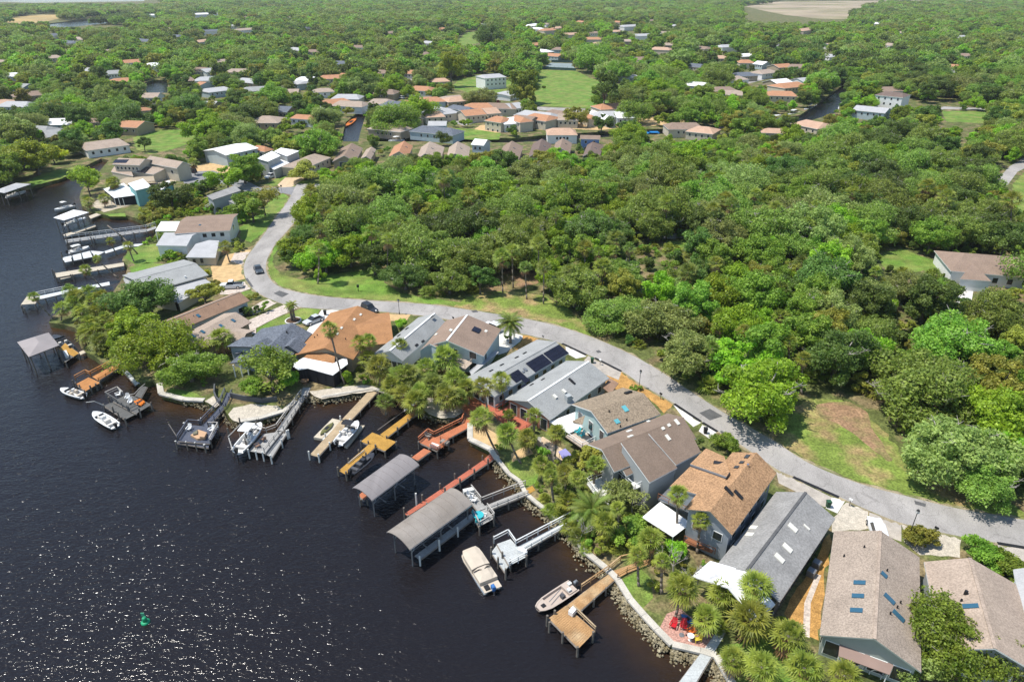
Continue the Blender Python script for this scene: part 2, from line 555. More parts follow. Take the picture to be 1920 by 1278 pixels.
sheet('street_spur', [(548, 366), (556, 350), (520, 352), (488, 352), (470, 343), (400, 320), (352, 322), (341, 332), (345, 344), (375, 345), (430, 345), (466, 362), (500, 372), (530, 362)], M('grey_asphalt', (0.22, 0.22, 0.225), 0.9, 0.12, 0.4, fine=0.15), 0.020)
N_, L_ = ROADM.node_tree.nodes, ROADM.node_tree.links      # hairline cracks in the old paving
pb_ = N_['Principled BSDF']; src_ = pb_.inputs['Base Color'].links[0].from_socket
vo = N_.new('ShaderNodeTexVoronoi'); vo.feature = 'DISTANCE_TO_EDGE'; vo.inputs['Scale'].default_value = .22
ge_, wz, ad = N_.new('ShaderNodeNewGeometry'), N_.new('ShaderNodeTexNoise'), N_.new('ShaderNodeVectorMath')
wz.inputs['Scale'].default_value = .9; ad.operation = 'MULTIPLY_ADD'; ad.inputs[1].default_value = (2.2, 2.2, 0)
L_.new(ge_.outputs['Position'], wz.inputs['Vector']); L_.new(wz.outputs['Color'], ad.inputs[0]); L_.new(ge_.outputs['Position'], ad.inputs[2]); L_.new(ad.outputs[0], vo.inputs['Vector'])
mr_ = N_.new('ShaderNodeMapRange'); mr_.inputs['From Max'].default_value = .022; mr_.inputs['To Min'].default_value = .76
L_.new(vo.outputs['Distance'], mr_.inputs['Value'])
mm_ = N_.new('ShaderNodeMix'); mm_.data_type = 'RGBA'; mm_.blend_type = 'MULTIPLY'; mm_.inputs[0].default_value = 1
L_.new(src_, mm_.inputs[6]); L_.new(mr_.outputs[0], mm_.inputs[7]); L_.new(mm_.outputs[2], pb_.inputs['Base Color'])
# sandy, broken shoulders under the paving edge
for ln in (spline(IN_PX, 8), spline(OUT_PX, 8)):
    w3 = [P(x, y) for x, y in ln]
    mb = MB()
    for sgn in (1, -1):
        pts_ = []
        for i in range(len(w3)):
            t_ = unit_xy(w3[min(i + 1, len(w3) - 1)] - w3[max(i - 1, 0)]); n_ = Vector((-t_.y, t_.x, 0))
            pts_.append(w3[i] + n_ * (sgn * random.uniform(.12, .75)) + Vector((0, 0, .019)))
        for i in range(len(w3) - 1):
            q = [w3[i] + Vector((0, 0, .019)), w3[i + 1] + Vector((0, 0, .019)), pts_[i + 1], pts_[i]]
            mb.add(q, [(0, 1, 2, 3) if sgn > 0 else (3, 2, 1, 0)])
    tag(mb.build('road_shoulder', M('road_shoulder', (.30, .25, .16), .95, .3, .8, fine=.3, col2=(.16, .17, .07))), kind='structure')
# kerb edge of the street on the wood side, thin gutter strips on the house side
for px in ([(1054, 644), (1099, 665)], [(1115, 671), (1165, 696)], [(1264, 757), (1314, 790)], [(1317, 792), (1345, 809)], [(1487, 894), (1573, 932)], [(1870, 1018), (1925, 1027)], [(462, 522), (473, 538)]):
    a, c = P(*px[0]), P(*px[1])
    d = (c - a).normalized(); w = Vector((-d.y, d.x, 0)) * 0.28
    b = MB().slab([a - w + Vector((0, 0, .05)), c - w + Vector((0, 0, .05)), c + w + Vector((0, 0, .05)), a + w + Vector((0, 0, .05))], 0.09)
    tag(b.build('gutter_strip', BLACK if px[0][0] != 462 else DARKA), kind='structure')
for px in ([(513, 550), (524, 545), (542, 551), (529, 557.5)], [(1311, 774), (1331, 766), (1355, 780), (1331, 788)], [(1714, 938), (1736, 944), (1735, 950), (1716, 945)],
           [(883, 583), (893, 581), (897, 585), (887, 586)], [(1117, 658), (1123, 656), (1128, 660), (1121, 662)]):
    sheet('asphalt_patch', px, DARKA, 0.034, False)

# lawns and verges
def edge_ring(inner, outer):
    return inner + outer[::-1]

sheet('roadside_lawn', [(541, 432), (517, 460), (503, 487), (501, 506), (509, 523), (528, 537), (565, 547), (610, 554), (689, 561), (770, 566), (850, 574), (880, 568), (800, 558), (752, 550), (724, 532), (716, 508), (690, 506), (640, 512), (600, 520), (560, 523), (528, 515), (513, 498), (512, 480), (524, 462)], GRASS, 0.008, True)
sheet('dry_verge', [(850, 575), (906, 583), (986, 596), (1052, 611), (1110, 630), (1090, 604), (1058, 572), (1010, 552), (950, 545), (900, 548), (870, 560)], DRYG, 0.012, True)
sheet('bare_patch', [(925, 560), (960, 545), (1010, 530), (1010, 500), (960, 500), (930, 520), (900, 545)], DIRT, 0.010, False, 1)
sheet('dry_verge', [(1440, 815), (1520, 867), (1609, 903), (1698, 927), (1787, 949), (1861, 962), (1940, 975), (1900, 945), (1810, 925), (1720, 885), (1650, 800), (1580, 750), (1520, 745), (1480, 770)], DRYG, 0.012, True)
sheet('bare_patch', [(1530, 758), (1590, 752), (1626, 772), (1640, 812), (1676, 862), (1664, 866), (1612, 822), (1572, 794), (1535, 780)], DIRT, 0.016, False, 1)
sheet('lawn', [(545, 372), (520, 405), (500, 433), (470, 455), (450, 447), (452, 425), (490, 395), (512, 370), (532, 363)], GRASS, 0.008)
sheet('lawn', [(250, 258), (300, 243), (352, 243), (372, 262), (330, 278), (280, 290), (255, 280)], GRASS, 0.008)
sheet('lawn', [(55, 340), (80, 325), (130, 315), (152, 310), (150, 318), (118, 334), (60, 350)], GRASS, 0.008)
sheet('park_lawn', [(985, 186), (1010, 150), (1013, 131), (1080, 133), (1107, 147), (1165, 160), (1165, 187), (1107, 203), (1013, 199)], GRASS, 0.008)
sheet('lawn', [(845, 165), (860, 150), (900, 140), (960, 150), (955, 175), (900, 180)], GRASS, 0.008)
sheet('lawn', [(852, 85), (872, 62), (900, 58), (898, 80), (872, 88)], GRASS, 0.008)
sheet('lawn', [(815, 108), (838, 100), (842, 108), (820, 114)], GRASS, 0.008)
sheet('lawn', [(835, 255), (850, 240), (885, 242), (940, 250), (935, 262), (850, 262)], GRASS, 0.008)
sheet('lawn', [(1765, 208), (1860, 210), (1850, 232), (1775, 228)], GRASS, 0.008)
sheet('lawn', [(1900, 345), (1925, 318), (2020, 330), (2020, 420), (1925, 420), (1900, 390)], GRASS, 0.008)
sheet('lawn', [(1640, 478), (1690, 466), (1740, 485), (1780, 500), (1700, 512), (1660, 505)], GRASS, 0.008)
sheet('lawn', [(240, 466), (300, 455), (315, 470), (300, 490), (255, 497), (236, 485)], GRASS, 0.008)
sheet('lawn', [(243, 500), (275, 492), (310, 495), (300, 505), (245, 515)], GRASS, 0.008)
sheet('lawn', [(481, 617), (515, 598), (570, 576), (604, 578), (590, 592), (568, 607), (517, 612), (484, 627)], GRASS, 0.010)
sheet('lawn', [(454, 548), (476, 544), (482, 555), (470, 563), (458, 560)], GRASS, 0.010)
sheet('lawn', [(305, 738), (320, 728), (360, 735), (385, 745), (350, 749), (318, 746)], GRASS, 0.010)
sheet('lawn', [(950, 868), (985, 850), (1015, 880), (1005, 905), (985, 915), (968, 900)], GRASS, 0.010)
sheet('lawn', [(1168, 1085), (1200, 1065), (1222, 1085), (1225, 1120), (1205, 1140), (1185, 1120)], GRASS, 0.010)
sheet('lawn', [(1345, 1215), (1420, 1190), (1480, 1200), (1520, 1230), (1540, 1278), (1540, 1340), (1420, 1340), (1380, 1278)], GRASS, 0.010)
sheet('lawn', [(1298, 785), (1312, 782), (1316, 792), (1306, 798)], GRASS, 0.010)
sheet('lawn', [(195, 401), (235, 400), (236, 406), (206, 406)], GRASS, 0.010)
sheet('marsh', [(262, 412), (285, 385), (320, 372), (390, 375), (395, 400), (330, 412), (300, 425), (290, 430), (276, 420)], MARSH, 0.008, False)
sheet('grass_marsh', [(10, 42), (20, 34), (60, 28), (118, 27), (120, 33), (90, 40), (40, 46)], STRAW, 0.02)
sheet('bare_field', [(1395, 12), (1440, 8), (1560, 6), (1660, 8), (1620, 20), (1590, 36), (1540, 36), (1470, 28), (1430, 20)], FARM, 0.02)
sheet('bare_field', [(1380, 6), (1500, 2), (1900, 0), (2100, 2), (2100, 6), (1700, 10), (1500, 9)], FARM, 0.01)

# street-side beds, drives, yards
sheet('paver_driveway', [(462, 602), (500, 585), (533, 571), (560, 576), (515, 597), (480, 615), (480, 626), (468, 626)], PAVER, 0.014)
sheet('paver_driveway', [(466, 580), (490, 565), (505, 560), (520, 567), (500, 578), (475, 590)], PAVER, 0.014)
sheet('concrete_driveway', [(604, 579), (645, 580), (600, 632), (560, 640), (590, 600)], CONCL, 0.012)
sheet('concrete_driveway', [(412, 538), (458, 528), (470, 541), (440, 552), (412, 552)], PAVER, 0.012)
sheet('sandy_yard', [(395, 500), (420, 480), (452, 470), (472, 468), (457, 500), (462, 522), (430, 530), (400, 528)], SAND, 0.010)
sheet('concrete_driveway', [(440, 474), (472, 472), (458, 498), (432, 490)], PAVER, 0.014)
sheet('sandy_bed', [(696, 588), (740, 589), (770, 590), (762, 602), (715, 600), (700, 596)], SAND, 0.012)
sheet('shell_yard', [(905, 615), (935, 614), (985, 625), (975, 640), (950, 660), (935, 665), (905, 650)], CONCL, 0.010)
sheet('mulch_bed', [(982, 624), (1013, 633), (1005, 640), (990, 652), (972, 658), (962, 652), (978, 640)], MULCH, 0.014)
sheet('concrete_driveway', [(1060, 648), (1100, 668), (1080, 672), (1062, 662)], CONCL, 0.012)
sheet('concrete_driveway', [(1103, 667), (1165, 697), (1160, 712), (1130, 700), (1095, 676)], M('worn_concrete', (0.40, 0.36, 0.31), 0.9, 0.2, 0.8, fine=0.15), 0.012)
sheet('mulch_bed', [(1140, 702), (1165, 697), (1206, 725), (1262, 757), (1245, 775), (1215, 745), (1180, 745), (1140, 748), (1120, 740)], MULCH, 0.010)
sheet('concrete_driveway', [(1262, 758), (1315, 792), (1300, 800), (1280, 782)], CONCL, 0.014)
sheet('concrete_driveway', [(1318, 794), (1344, 810), (1330, 822), (1310, 808)], CONCL, 0.014)
sheet('concrete_driveway', [(1455, 882), (1487, 896), (1560, 932), (1570, 945), (1545, 950), (1490, 920), (1460, 905)], M('worn_concrete', (0.4, 0.4, 0.4)), 0.012)
sheet('concrete_driveway', [(1560, 932), (1585, 938), (1570, 962), (1548, 952)], CONCL, 0.016)
sheet('gravel_yard', [(1587, 941), (1628, 957), (1630, 990), (1560, 998), (1562, 970)], SHELL, 0.010)
sheet('concrete_driveway', [(1630, 960), (1690, 982), (1690, 1015), (1650, 1000), (1628, 990)], M('worn_concrete', (0.4, 0.4, 0.4)), 0.012)
sheet('gravel_yard', [(1690, 982), (1740, 994), (1803, 1008), (1800, 1045), (1725, 1040), (1695, 1015)], SHELL, 0.010)
sheet('concrete_driveway', [(1870, 1020), (1930, 1030), (1930, 1060), (1880, 1050)], M('worn_concrete', (0.4, 0.4, 0.4)), 0.012)
sheet('paver_path', [(1555, 1000), (1562, 1020), (1545, 1090), (1535, 1200), (1500, 1185), (1470, 1150), (1490, 1110), (1530, 1050), (1545, 1010)], MULCH, 0.010)
sheet('stepping_path', [(1530, 1075), (1540, 1078), (1520, 1130), (1518, 1195), (1505, 1190), (1508, 1130)], PAVER, 0.016, False)
sheet('mulch_bed', [(884, 800), (900, 795), (935, 815), (945, 830), (920, 845), (886, 826)], SAND, 0.012)
sheet('sandy_bed', [(958, 850), (990, 835), (1000, 850), (975, 860), (960, 866)], SAND, 0.012)
sheet('shell_beach', [(438, 764), (470, 757), (520, 760), (534, 772), (486, 786), (450, 792), (437, 788), (428, 776)], SHELL, 0.012)
sheet('shell_beach', [(384, 752), (400, 742), (414, 756), (404, 764)], SHELL, 0.012)
sheet('shell_beach', [(580, 733), (640, 725), (695, 722), (715, 730), (698, 733), (650, 740), (604, 748), (590, 743)], SHELL, 0.012)
sheet('shell_beach', [(705, 733), (760, 735), (850, 755), (872, 770), (852, 783), (826, 784), (804, 776), (794, 767), (796, 756), (750, 745)], SHELL, 0.012)
sheet('brick_patio', [(1250, 1150), (1275, 1140), (1320, 1175), (1345, 1195), (1325, 1220), (1300, 1215), (1262, 1205), (1235, 1180)], M('brick_paving', (0.42, 0.24, 0.19), 0.9, 0.2, 2.0, fine=0.3, fscale=5), 0.014)
sheet('shell_yard', [(240, 335), (300, 325), (330, 330), (330, 345), (290, 360), (262, 380), (195, 398), (170, 385), (200, 360)], M('pale_yard', (0.42, 0.36, 0.27), 0.95, 0.2, 0.5, fine=0.2), 0.008)
sheet('sandy_yard', [(345, 318), (390, 305), (430, 310), (440, 322), (405, 325), (360, 322)], SAND, 0.010)
sheet('paver_driveway', [(520, 347), (535, 333), (575, 333), (548, 350), (530, 354)], M('tan_pavers', (0.55, 0.42, 0.28), 0.9, 0.12, 0.8, fine=0.15), 0.014)
sheet('lawn', [(538, 352), (556, 340), (590, 338), (612, 345), (580, 354)], GRASS, 0.012)
sheet('lawn', [(500, 345), (520, 334), (540, 328), (522, 346), (512, 350)], GRASS, 0.012)
sheet('side_street', [(1940, 285), (1893, 312), (1872, 335), (1873, 352), (1890, 346), (1908, 322), (1960, 298)], ROADM, 0.02)
sheet('far_street', [(690, 208), (760, 203), (860, 224), (880, 222), (960, 205), (1000, 200), (1110, 205), (1290, 203), (1290, 208), (1110, 211), (1010, 207), (950, 216), (870, 236), (850, 230), (760, 210), (695, 214)], ROADM, 0.02)
sheet('far_street', [(1770, 200), (1850, 203), (1860, 206), (1770, 205), (1745, 212), (1735, 208)], ROADM, 0.02)
sheet('far_street', [(758, 148), (775, 148), (776, 166), (762, 172), (756, 170)], ROADM, 0.02)
sheet('far_street', [(1400, 145), (1440, 138), (1450, 145), (1400, 158)], ROADM, 0.02)
sheet('canal_bank_yards', [(860, 262), (940, 248), (1020, 240), (1120, 244), (1280, 232), (1290, 215), (1150, 222), (1000, 226), (900, 235)], SAND, 0.006)
sheet('tennis_court', [(1017, 128), (1033, 118), (1073, 119), (1079, 131)], M('court_surface', (0.22, 0.27, 0.27), 0.85, 0.08, 0.1), 0.014)
sheet('woodland_track', [(1185, 432), (1230, 436), (1270, 438), (1285, 446), (1250, 448), (1195, 440)], CONCL, 0.012)
sheet('lawn', [(1250, 450), (1290, 452), (1280, 468), (1255, 466)], GRASS, 0.010)


# seawall caps and shore rocks
def shore_run(i0, i1):
    return SHORE[i0:i1 + 1]


def seawall(name_label, i0, i1, w=0.8):
    pts = shore_run(i0, i1)
    t = thing('seawall', name_label, 'seawall', xy(pts[len(pts) // 2]) + Vector((0, 0, LZ)))
    for i in range(len(pts) - 1):
        a, c = xy(pts[i]), xy(pts[i + 1])
        L_ = (c - a).length
        n = max(1, round(L_ / 2.4))
        d = (c - a) / L_; s = Vector((-d.y, d.x, 0))
        for k in range(n):
            p0, p1 = a + d * (L_ * k / n + 0.015), a + d * (L_ * (k + 1) / n - 0.015)
            zt = LZ + 0.16 + random.uniform(-.008, .008)
            z = Vector((0, 0, zt))
            b = MB().slab([p0 - s * (w * .55) + z, p1 - s * (w * .55) + z, p1 + s * (w * .45) + z, p0 + s * (w * .45) + z], 0.3)
            b.build('cap_slab', SEAW, t)
    return t


seawall('pale concrete seawall cap running from the brick patio down to the lower right corner', 1, 5)
seawall('pale concrete seawall cap between the brown L-shaped dock and the brick patio', 5, 9)
seawall('pale concrete seawall cap between the grey dock and the brown dock', 9, 13)
seawall('pale seawall cap between the long red dock and the grey gangway', 13, 18, 0.6)
seawall('low concrete seawall corner around the sandy bed beside the red docks', 18, 21, 0.9)
seawall('curved pale seawall below the screened porch, left of the tan plank dock', 31, 34, 0.6)
seawall('stone seawall around the shell point between two grey docks', 37, 40, 0.9)
seawall('grey seawall curving in front of the leaning oak', 45, 48, 1.0)

ROCKV = []


def rocks(name, label, runs, count, spread, zmax=0.9):
    b = MB()
    for (i0, i1) in runs:
        pts = SHORE[i0:i1 + 1]
        L_ = [(pts[k + 1] - pts[k]).length for k in range(len(pts) - 1)]
        for _ in range(count):
            k = random.choices(range(len(L_)), L_)[0]
            a, c = xy(pts[k]), xy(pts[k + 1])
            d = (c - a).normalized(); s = Vector((-d.y, d.x, 0))
            off = abs(random.gauss(0, spread))
            p = a.lerp(c, random.random()) + s * (off + 0.25)
            r = random.uniform(0.09, 0.27)
            z = max(-0.1, zmax - off * 0.75) * random.uniform(.6, 1.0)
            ring = []
            vv = []
            for th, ph in ((0, 1.0), (1.2, .35), (2.4, .4), (3.6, .3), (4.8, .42), (0.6, -.4), (1.9, -.5), (3.1, -.35), (4.3, -.5), (5.5, -.4), (0, -1)):
                rr = r * random.uniform(.75, 1.15)
                vv.append(p + Vector((math.cos(th) * rr * math.cos(ph * 1.4), math.sin(th) * rr * math.cos(ph * 1.4) * random.uniform(.7, 1), z + rr * .7 * math.sin(ph * 1.4))))
            b.add(vv, [(0, 1, 2), (0, 2, 3), (0, 3, 4), (0, 4, 1), (1, 5, 6), (1, 6, 2), (2, 6, 7), (2, 7, 3), (3, 7, 8), (3, 8, 4), (4, 8, 9), (4, 9, 5), (4, 5, 1), (10, 6, 5), (10, 7, 6), (10, 8, 7), (10, 9, 8), (10, 5, 9)])
    return tag(b.build(name, ROCK), label, 'rocks', kind='stuff')


# the shore is listed from the lower right upstream, so the river lies on the left of each run
rocks('shore_rocks', 'loose pale riprap rocks banked against the seawalls along the river', [(2, 5), (5, 9)], 560, 0.55)
rocks('shore_rocks', 'riprap rocks below the seawalls near the docks', [(9, 13), (13, 18), (22, 32), (32, 36), (36, 46)], 300, 0.45)
# ------------------------------------------------------------------ plants: crowns, trunks, palms
LEAF = {
    'bright': leaf_mat('leaf_bright', (0.128, 0.232, 0.027), (0.189, 0.275, 0.037)),
    'lime': leaf_mat('leaf_lime', (0.226, 0.299, 0.037), (0.171, 0.256, 0.037)),
    'mid': leaf_mat('leaf_mid', (0.100, 0.181, 0.027), (0.159, 0.226, 0.043)),
    'dark': leaf_mat('leaf_dark', (0.059, 0.107, 0.022), (0.095, 0.140, 0.034)),
    'oak': leaf_mat('leaf_oak', (0.110, 0.171, 0.034), (0.159, 0.210, 0.049)),
    'moss': leaf_mat('leaf_mossy', (0.144, 0.195, 0.055), (0.195, 0.232, 0.076)),
    'olive': leaf_mat('leaf_olive', (0.165, 0.193, 0.037), (0.220, 0.226, 0.049)),
    'yellow': leaf_mat('leaf_yellow', (0.366, 0.366, 0.037), (0.244, 0.305, 0.037)),
}
HANG = leaf_mat('hanging_moss', (0.17, 0.185, 0.09), (0.21, 0.22, 0.12), 0.2, 0.15)
PALML = leaf_mat('palm_leaf', (0.115, 0.155, 0.028), (0.175, 0.195, 0.042), 0.4, 0.3)
PALMD = leaf_mat('palm_leaf_dark', (0.09, 0.13, 0.026), (0.13, 0.165, 0.04), 0.4, 0.3)
DEADL = leaf_mat('dead_palm_leaf', (0.28, 0.19, 0.09), (0.22, 0.15, 0.08), 0.3, 0.15)


def quads_mesh(name, V, nq, mats, mi=None, nv=4):
    me = bpy.data.meshes.new(name)
    me.vertices.add(nq * nv)
    me.vertices.foreach_set('co', V.astype(np.float32).ravel())
    me.loops.add(nq * nv)
    me.loops.foreach_set('vertex_index', np.arange(nq * nv, dtype=np.int32))
    me.polygons.add(nq)
    me.polygons.foreach_set('loop_start', np.arange(0, nq * nv, nv, dtype=np.int32))
    me.polygons.foreach_set('loop_total', np.full(nq, nv, dtype=np.int32))
    for m in mats: me.materials.append(m)
    if mi is not None: me.polygons.foreach_set('material_index', mi.astype(np.int32))
    me.update(calc_edges=True)
    return me


def leaf_cloud(seed, Rr, hgt, ncl, nleaf, size, crown_base, flat=0.62, rag=0.3, moss=0.0):
    """leaf-sized faces spread through ragged clumps of a crown; returns verts, material index, clump centres"""
    g = np.random.default_rng(seed)
    cen = []
    tries = 0
    while len(cen) < ncl and tries < 4000:
        tries += 1
        a = g.uniform(0, 2 * math.pi); u = g.uniform(-0.5, 1.0)
        rr = g.uniform(0.45, 0.95) if g.random() > .12 else g.uniform(.1, .4)
        c = np.array([math.cos(a) * math.sqrt(max(0, 1 - u * u)) * rr * Rr, math.sin(a) * math.sqrt(max(0, 1 - u * u)) * rr * Rr, (u * rr) * hgt])
        if all(np.linalg.norm((c - q) / [1, 1, .8]) > Rr * 0.14 for q in cen): cen.append(c)
    cen = np.array(cen)
    crad = (0.11 + .27 * g.random(len(cen)) ** 1.4) * Rr * (1 + rag * g.normal(size=len(cen)) * .5)
    crad = np.clip(crad, Rr * .10, Rr * .42)
    w = crad ** 2; w = w / w.sum()
    ci = g.choice(len(cen), nleaf, p=w)
    d = g.normal(size=(nleaf, 3)); d[:, 2] = d[:, 2] * 0.9 + 0.28
    d /= np.linalg.norm(d, axis=1)[:, None]
    rr = crad[ci] * np.where(g.random(nleaf) < .75, g.uniform(0.78, 1.08, nleaf), g.uniform(0.3, 0.8, nleaf))
    # lumpy surface of each clump
    rr *= 1 + 0.16 * np.sin(d[:, 0] * 7 + ci) * np.sin(d[:, 1] * 6 + 2 * ci) + 0.1 * np.sin(d[:, 2] * 11 + ci * 3)
    pos = cen[ci] + d * rr[:, None] * np.array([1, 1, flat + .12])
    az = np.arctan2(pos[:, 1], pos[:, 0]); f1, f2 = g.uniform(0, 6.3, 2)
    lop = (1 + .17 * np.sin(az * 2 + f1) + .12 * np.sin(az * 3 + f2))[:, None]
    pos = pos * np.concatenate([lop, lop, 1 + .6 * (lop - 1)], 1)        # no crown is round
    nrm = d * 0.7 + g.normal(size=(nleaf, 3)) * 0.7 + np.array([0, 0, .25])
    nrm /= np.linalg.norm(nrm, axis=1)[:, None]
    t = np.cross(nrm, g.normal(size=(nleaf, 3))); t /= np.linalg.norm(t, axis=1)[:, None]
    bt = np.cross(nrm, t)
    s = size * g.uniform(0.55, 1.35, nleaf)
    l = s * g.uniform(1.1, 1.9, nleaf)
    mi = np.zeros(nleaf, int)
    if moss:
        k = g.random(nleaf) < moss
        t[k] = np.array([0, 0, -1.0]); bt[k] = np.stack([np.cos(g.uniform(0, 6.3, k.sum())), np.sin(g.uniform(0, 6.3, k.sum())), np.zeros(k.sum())], 1)
        l[k] *= 2.2; s[k] *= .5; mi[k] = 1
        pos[k] -= np.array([0, 0, .25])
    V = np.stack([pos - t * l[:, None] * .5, pos + bt * s[:, None] * .5, pos + t * l[:, None] * .5 + nrm * (s * .12)[:, None], pos - bt * s[:, None] * .5], 1)
    V[:, :, 2] += crown_base
    cen = cen + np.array([0, 0, crown_base])
    return V.reshape(-1, 3), mi, cen


def limb_mesh(seed, H0, cen, rad, bend=0.5, nl=7, pale=0):
    g = random.Random(seed)
    b = MB()
    fork = Vector((g.uniform(-.3, .3) * bend, g.uniform(-.3, .3) * bend, H0))
    b.path([Vector((0, 0, -0.25)), Vector((fork.x * .4, fork.y * .4, H0 * .5)), fork], [rad * 1.5, rad * 1.05, rad * .9], 8)
    sel = list(cen); g.shuffle(sel)
    for c in sel[:nl]:
        c = Vector(c)
        m = fork.lerp(c, .5) + Vector((g.uniform(-.4, .4), g.uniform(-.4, .4), g.uniform(-.1, .5)))
        b.path([fork, m, c], [rad * .62, rad * .4, rad * .16], 5)
    for c in sel[nl:nl + pale]:      # weathered bare limbs that reach out of the leaves
        c = Vector(c); e = c + Vector((c.x * .22, c.y * .22, 1.1)) + Vector((g.uniform(-.9, .9), g.uniform(-.9, .9), 0))
        m = fork
        b.path([m, c, e], [.12, .09, .05], 4, 1)
        for _ in range(4):
            e2 = e.lerp(c, g.uniform(0, .7)); b.tube(e2, e2 + Vector((g.uniform(-1.3, 1.3), g.uniform(-1.3, 1.3), g.uniform(-.1, .8))), .055, .02, 4, 1)
    return b


# crown shapes: name -> (crown mesh, trunk mesh, radius, height of crown centre, top)
SHAPES = {}


def shape(key, seed, Rr, hgt, ncl, nleaf, size, base, trunk_h, rad, flat=.62, moss=0.0):
    V, mi, cen = leaf_cloud(seed, Rr, hgt, ncl, nleaf, size, base, flat, moss=moss)
    me = quads_mesh('crown_' + key, V, len(mi), [LEAF['mid'], HANG], mi if moss else None)
    tr = limb_mesh(seed, trunk_h, cen, rad, pale=8 if moss else 0).mesh('trunk_' + key, [BARK, BARE], smooth=True)
    SHAPES[key] = (me, tr, Rr, base, V[:, 2].max())


shape('oak_a', 11, 6.6, 4.4, 56, 21000, .29, 4.8, 2.6, .42, moss=.04)
shape('oak_b', 12, 7.2, 3.9, 64, 23000, .29, 4.4, 2.4, .46, moss=.05)
shape('oak_c', 13, 6.0, 4.9, 48, 18000, .28, 5.2, 2.8, .40, moss=.03)
shape('hard_a', 21, 4.6, 4.5, 38, 13500, .27, 4.7, 2.4, .26)
shape('hard_b', 22, 4.2, 3.8, 32, 11500, .27, 4.0, 2.0, .24)
shape('hard_c', 23, 5.0, 4.2, 46, 15500, .28, 4.5, 2.2, .28)
shape('hard_d', 24, 3.6, 4.8, 30, 10500, .26, 4.9, 2.4, .22)
shape('small_a', 31, 2.6, 2.4, 18, 4800, .21, 2.6, 1.2, .12)
shape('small_b', 32, 2.9, 2.2, 20, 5200, .21, 2.4, 1.0, .13)
shape('sparse_a', 41, 3.6, 3.4, 34, 3600, .25, 4.8, 2.4, .16)
shape('hedge', 61, 2.6, 1.5, 30, 8500, .17, 1.3, .5, .08)
shape('bush_a', 51, 1.35, 1.0, 8, 1500, .17, 0.75, .3, .05)
shape('bush_b', 52, 1.6, 1.2, 9, 1700, .18, 0.85, .3, .05)
shape('bush_c', 53, 1.1, 1.3, 7, 1300, .16, 0.95, .3, .05)


def fan_palm(seed, nleaf=34, Rr=1.0, dead=8):
    """sabal crown: each leaf a stalk with a fan of drooping blades"""
    g = random.Random(seed)
    V, mi = [], []
    up = Vector((0, 0, 1))
    for i in range(nleaf + dead):
        az = i * 2.39996 + g.uniform(-.2, .2)
        fr = i / nleaf
        isd = i >= nleaf
        el = R(82 - 105 * fr + g.uniform(-9, 9)) if not isd else R(-55 + g.uniform(-18, 10))
        hd = Vector((math.cos(az), math.sin(az), 0))
        d = hd * math.cos(el) + up * math.sin(el)
        side = Vector((-hd.y, hd.x, 0))
        pl = Rr * g.uniform(.55, .85)
        o = Vector((0, 0, 0)) + d * 0.12
        e = d * pl + up * (-.06 * pl)
        w = .022
        for q in ((o - side * w, o + side * w, e + side * w, e - side * w),): V += q; mi.append(1 if isd else 0)
        nb = 9
        nrm = side.cross(d)
        bl = Rr * g.uniform(.62, .85)
        for k in range(nb):
            th = R(-78 + 156 * k / (nb - 1) + g.uniform(-4, 4))
            bd = (d * math.cos(th) + side * math.sin(th)).normalized()
            ll = bl * (1 - .25 * abs(th) / 1.4) * g.uniform(.9, 1.08)
            bw = bl * .115
            bs = nrm.cross(bd).normalized()
            m = e + bd * ll * .55 + nrm * .04 + up * (-.05 * ll)
            tip = e + bd * ll + up * (-(.30 + .25 * (1 - fr)) * ll * g.uniform(.5, 1.2))
            V += [e - bs * bw * .25, e + bs * bw * .25, m + bs * bw * .55, m - bs * bw * .55]; mi.append(1 if isd else 0)
            V += [m - bs * bw * .55, m + bs * bw * .55, tip + bs * bw * .12, tip - bs * bw * .12]; mi.append(1 if isd else 0)
    A = np.array([tuple(v) for v in V])
    return A, np.array(mi)


def feather_frond(seed, L_=2.6, lift=.9, droop=1.6, blade=.55, n=17):
    g = random.Random(seed)
    V = []
    for i in range(n):
        t0, t1 = i / n, (i + 1) / n
        p = lambda t: Vector((L_ * t * (1 - .12 * t), 0, lift * t - droop * t * t))
        a, c = p(t0), p(t1)
        w = .035 * (1 - .7 * t0)
        V += [a + Vector((0, -w, 0)), a + Vector((0, w, 0)), c + Vector((0, w * .8, 0)), c + Vector((0, -w * .8, 0))]
        if i < 2: continue
        bl = blade * math.sin(math.pi * min(1, .18 + .80 * t0)) ** .7
        d = (c - a).normalized()
        for s in (-1, 1):
            for sub in (0, .5):
                b0 = a.lerp(c, sub)
                dr = (d * .55 + Vector((0, s, 0)) * .85 + Vector((0, 0, -.28 + g.uniform(-.15, .15)))).normalized()
                tip = b0 + dr * bl * g.uniform(.85, 1.1)
                V += [b0 - d * .03, b0 + d * .05, tip + d * .012, tip - d * .012]
    return np.array([tuple(v) for v in V])


SABAL = []
for k in range(4):
    A, mi = fan_palm(60 + k, 32 + 3 * k, 1.0, 9)
    green = quads_mesh('sabal_crown', A[np.repeat(mi == 0, 4)], int((mi == 0).sum()), [PALML])
    dead = quads_mesh('sabal_skirt', A[np.repeat(mi == 1, 4)], int((mi == 1).sum()), [DEADL])
    SABAL.append((green, dead))
A = feather_frond(5)
FROND = quads_mesh('date_frond', A, len(A) // 4, [PALMD])
A = feather_frond(6, 2.0, .9, 1.7, .62, 14)
FROND_Q = quads_mesh('queen_frond', A, len(A) // 4, [PALML])


def mat_obj(o, m):
    o.material_slots[0].link = 'OBJECT'
    o.material_slots[0].material = m


